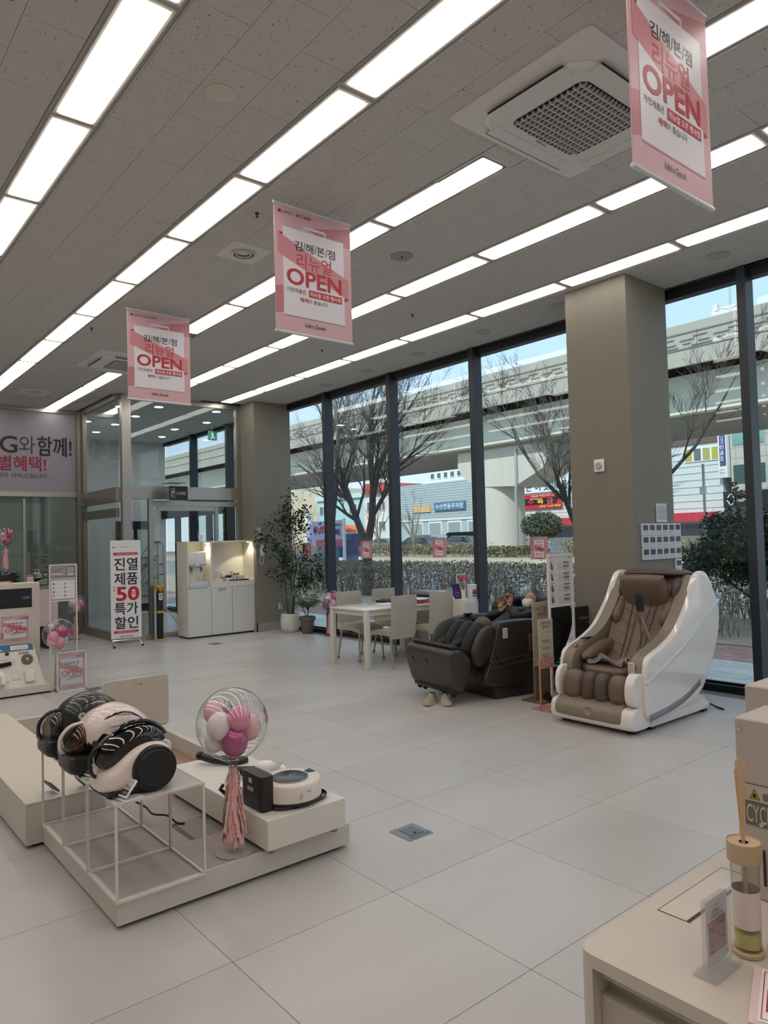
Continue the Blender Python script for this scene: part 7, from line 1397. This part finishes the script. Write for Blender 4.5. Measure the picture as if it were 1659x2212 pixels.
B().cyl((0, 0, .104), .004, .001).build('button', WHITE, t); wrapk = Print((-.1605, .02, .012), RT, UPV, NX); wrapk.text('LG', .03, .045, .010, '#2c2c30', w=.02); wrapk.rect(-.02, .02, -.008, .045, '#b9b0a8'); wrapk.build('mark', t)
# handheld nozzles
t = thing('floor_nozzle', 'black angled floor nozzle lying at the far end of the low box', 'floor nozzle', (4.03, -1.93, ZB)); b = B(); b.tube([(.06, .02, .045), (0, -.02, .03), (-.04, -.06, .03), (-.09, -.12, .03)], [.022, .022, .026, .03], 14); b.build('neck', VK, t); B().rbox(-.12, -.20, 0, -.06, -.09, .035, .01).build('head', VK, t); B().tube([(.064, .023, .047), (.08, .032, .053)], .026, 14).build('collar', VK, t)
t = thing('handheld_vacuum', 'white and black handheld vacuum lying behind the dock', 'vacuum cleaner', (3.60, -2.02, ZB)); b = B(); b.tube([(.13, .08, .035), (.03, .0, .04)], [.025, .028], 16); b.build('inlet', VK, t)
b = B(); b.tube([(.02, .0, .055), (0, -.015, .06), (-.05, -.05, .06), (-.055, -.053, .06), (-.10, -.085, .055), (-.12, -.10, .05)], [.03, .042, .045, .036, .034, .02], 24); b.build('cyclone_body', WHG, t, 50); b = B()
for k in range(7): b.tube([(-.058-.007*k, -.055-.005*k, .06), (-.060-.007*k, -.0565-.005*k, .06)], .0365, 24)
b.build('filter_ribs', M('rib_ivory', '#c9c2b2', .5), t, kind='stuff'); B().puff(sm([(.05, .03), (-.12, -.09), (-.08, -.13), (.08, -.02)]), 'z', .022, .020, 7, 3).build('motor_body', VK, t, 50)
t = thing('white_attachment', 'small white attachment by the tassel behind the dock', 'attachment', (3.47, -1.80, ZB)); B().rbox(-.04, -.06, 0, .04, .04, .05, .012).build('body', WHITE, t); B().tube([(.0, .05, .02), (.0, .08, .05), (0, .06, .07)], .01, 8).build('clip', BLK, t)

# ================================================================ NEAR COUNTER, BOTTOM RIGHT
CB = M('counter_beige', '#cbc0b5', .42, noise=.01, nscale=40)
t = thing('sales_counter', 'beige counter with a rounded corner in the bottom right foreground', 'counter', (.78, -1.045, 0)); ZK = .9
def corner_pts(x1, y1, x0, y0, r, n=8): return [(x0, y0), (x1, y0)]+[(x1-r+r*math.cos(k*PI/2/n), y1-r+r*math.sin(k*PI/2/n)) for k in range(n+1)]+[(x0, y1)]
B().prism(corner_pts(0, 0, -2.6, -2.4, .035), 'z', ZK-.022, ZK).build('top', CB, t, 40)
b = B(); b.prism(corner_pts(0, 0, -.035, -2.4, .034), 'z', 0, ZK-.022); b.box(-.035, -.03, ZK-.05, -2.6, -2.4, ZK-.022); b.box(-.035, -.05, 0, -2.6, -2.4, ZK-.05); b.build('carcass', CB, t, 40)
B().box(-.036, -.022, 0, -2.6, -.05, ZK-.072).build('drawer', M('drawer_beige', '#bdb2a6', .45), t, 0)
h = B().box(-.05, -.2225, ZK, -.095, -.4700, ZK+.001); B().box(-.033, -.215, ZK, -.088, -.47, ZK+.0006).build('cable_lid', M('lid_beige', '#d2c8bd', .4), t, 0)
b = B(); b.box(-.0325, -.214, ZK, -.033, -.47, ZK+.0012).box(-.0325, -.2145, ZK, -.088, -.2155, ZK+.0012).box(-.088, -.215, ZK, -.0945, -.47, ZK+.001).box(-.033, -.4695, ZK, -.088, -.4705, ZK+.0012).build('lid_gap', M('gap_dark', '#4a4038', .8), t, 0)
t = thing('reed_diffuser', 'glass reed diffuser with a wooden collar on the near counter', 'diffuser', (.574, -1.243, ZK)); t.scale = (.9, .9, 1.17); WDR = M('beech', '#c4aa8c', .55, noise=.06, nscale=30, stretch=(1, 1, 4))
B().lathe([(.026, 0), (.028, .002), (.028, .006), (.026, .008)], 32).build('wood_base', WDR, t); GB = glass('bottle_glass', '#eef2ee', refl=1.6)
B().lathe([(.023, .008), (.0245, .011), (.0245, .135), (.0235, .137)], 36, cap=False).build('bottle', GB, t, 60)
B().lathe([(.001, .012), (.0225, .012), (.0225, .032), (.001, .032)], 28).build('liquid', M('diffuser_oil', '#e6d68c', .05, trans=.1, spec=.8), t, 40)
B().lathe([(.0248, .040), (.0248, .092)], 36, cap=False).build('paper_band', M('band_pink', '#dccfcc', .6), t, 60)
b = B(); b.lathe([(.0085, .157), (.029, .157), (.030, .159), (.030, .133), (.029, .131), (.0085, .131)], 36, cap=False); b.build('collar', WDR, t, 40)
for k, (a, l_) in enumerate(((2.3, .265), (2.6, .275), (1.0, .262), (-.4, .270), (-.9, .275), (1.8, .255))): B().tube([(-.008*math.cos(a), -.008*math.sin(a), .014), (.0, .0, .13), (.012*math.cos(a), .012*math.sin(a), l_)], .0017, 7).build('reed', M('reed', '#dcb48c', .6), t)
t = thing('acrylic_sign', 'clear acrylic table sign with dark red lines in front of the diffuser', 'sign', (.583, -1.16, ZK), .0); ACG = glass('acrylic_clear', '#f6f8f8', refl=1.8, haze=.13, hazecol='#ffffff')
B().rbox(-.018, -.045, 0, .022, .045, .007, .0015, 1).build('base', ACG, t, 0); B().rbox(-.003, -.0425, .007, .006, .0425, .122, .001, 1).build('block', ACG, t, 0); B().box(.001, -.035, .014, .0015, .036, .118).build('card', M('card_lilac', '#c9c6d2', .5), t, 0)
P = Print((.0008, .036, .014), RT, UPV, NX, .00005); P.text('고객님께', .035, .088, .005, '#5a4a58', w=.018); P.text('안내드립니다', .035, .080, .005, '#6a3a4c', w=.034); P.text('매장 이용 안내', .035, .073, .005, '#6a3a4c', w=.038)
for k in range(5): P.rect(.008, .018+.0105*k, .063, .0270+.0105*k, '#7c2238'); P.text('1234567'[4-k], .013, .0195+.0105*k, .005, '#e3d3da', w=.003); bars(P, .02, .020+.0105*k, .058, .0255+.0105*k, 1, '#c9a0ae', k+2, .5)
P.build('print', t)
t = thing('appliance_box', 'beige riveted appliance panel with a flame warning sign on the near counter', 'appliance', (.672, -1.437, ZK)); VB = M('panel_greige', '#bbafa5', .45)
B().rbox(-1.2, -.14, 0, 0, 0, .342, .003, 1).build('casing', VB, t, 0); B().lathe([(.006, 0), (.005, .003), (.001, .004)], 16, (-.010, 0, .322), 'y').build('rivet', CHROME, t); B().lathe([(.005, 0), (.004, .003), (.001, .004)], 16, (-.045, 0, .145), 'y').build('rivet', CHROME, t)
P = Print((0, .001, 0), (-1, 0, 0), UPV, (0, 1, 0)); P.rect(.018, .186, .3, .218, '#c2b5a8'); P.rect(.016, .2175, .3, .219, '#5a4f46'); P.poly([(.024, .190), (.044, .190), (.034, .210)], '#2c2418'); P.poly([(.0258, .1912), (.0422, .1912), (.034, .2078)], '#c79a3c'); P.poly([(.031, .193), (.037, .193), (.0375, .198), (.034, .203), (.0305, .198)], '#2c2418'); P.rect(.016, .140, .3, .185, '#6e675e'); P.text('CYCLONE', .018, .146, .034, '#c9c2b6', w=.085, al='l', bold=.0)
P.rect(.05, .192, .2, .205, '#7a6f64')
for k in range(8): P.rect(.045+.011*k, .03, .050+.011*k, .098, '#1d1a24', up=False)
P.build('print', t)
t = thing('appliance_box', 'second beige box standing farther back at the right edge', 'appliance', (.768, -1.70, ZK)); B().rbox(-1.0, -.5, 0, 0, 0, .352, .003, 1).build('casing', VB, t, 0); B().lathe([(.006, 0), (.005, .003), (.001, .004)], 16, (-.2, 0, .33), 'y').build('rivet', CHROME, t)
t = thing('glass_jar', 'small clear glass jar with a black disc on a wooden coaster at the right edge', 'jar', (.528, -1.292, ZK)); B().lathe([(.032, 0), (.034, .006), (.03, .008)], 28).build('coaster', WDR, t); B().lathe([(.026, .009), (.028, .012), (.028, .055), (.027, .057)], 30, cap=False).build('jar', GB, t, 60); B().lathe([(.001, .0), (.011, .0), (.012, .004), (.001, .006)], 20, (.0, .0255, .033), 'y').build('disc', BLK, t)
t = thing('pink_counter_card', 'pink and white card stand in the bottom right corner of the counter', 'card', (.548, -1.20, ZK), 0); B().add([(0, 0, 0), (-.15, .035, 0), (-.15, .035, .002), (0, 0, .002), (.0, -.12, .0), (-.15, -.12, 0), (-.15, -.12, .002), (0, -.12, .002)], [(0, 1, 2, 3), (4, 7, 6, 5), (0, 3, 7, 4), (1, 5, 6, 2), (3, 2, 6, 7), (0, 4, 5, 1)]).build('card', M('card_rose', '#e3c9c6', .5), t, 0)
t.location = (.497, -1.064, ZK); t.rotation_euler = (0, 0, math.radians(200.2))
for o in list(t.children): bpy.data.objects.remove(o)
B().rbox(0, 0, .0, .21, .153, .004, .001, 1).build('card', M('card_rose', '#e3c9c6', .5), t, 0); P = Print((0, .153, .0045), (1, 0, 0), (0, -1, 0), (0, 0, 1)); P.rect(.012, .006, .20, .147, '#f0e9e8'); P.rect(.022, .06, .19, .12, '#b3283a'); P.frame(.016, .012, .195, .14, .0015, '#b3283a'); P.build('print', t)
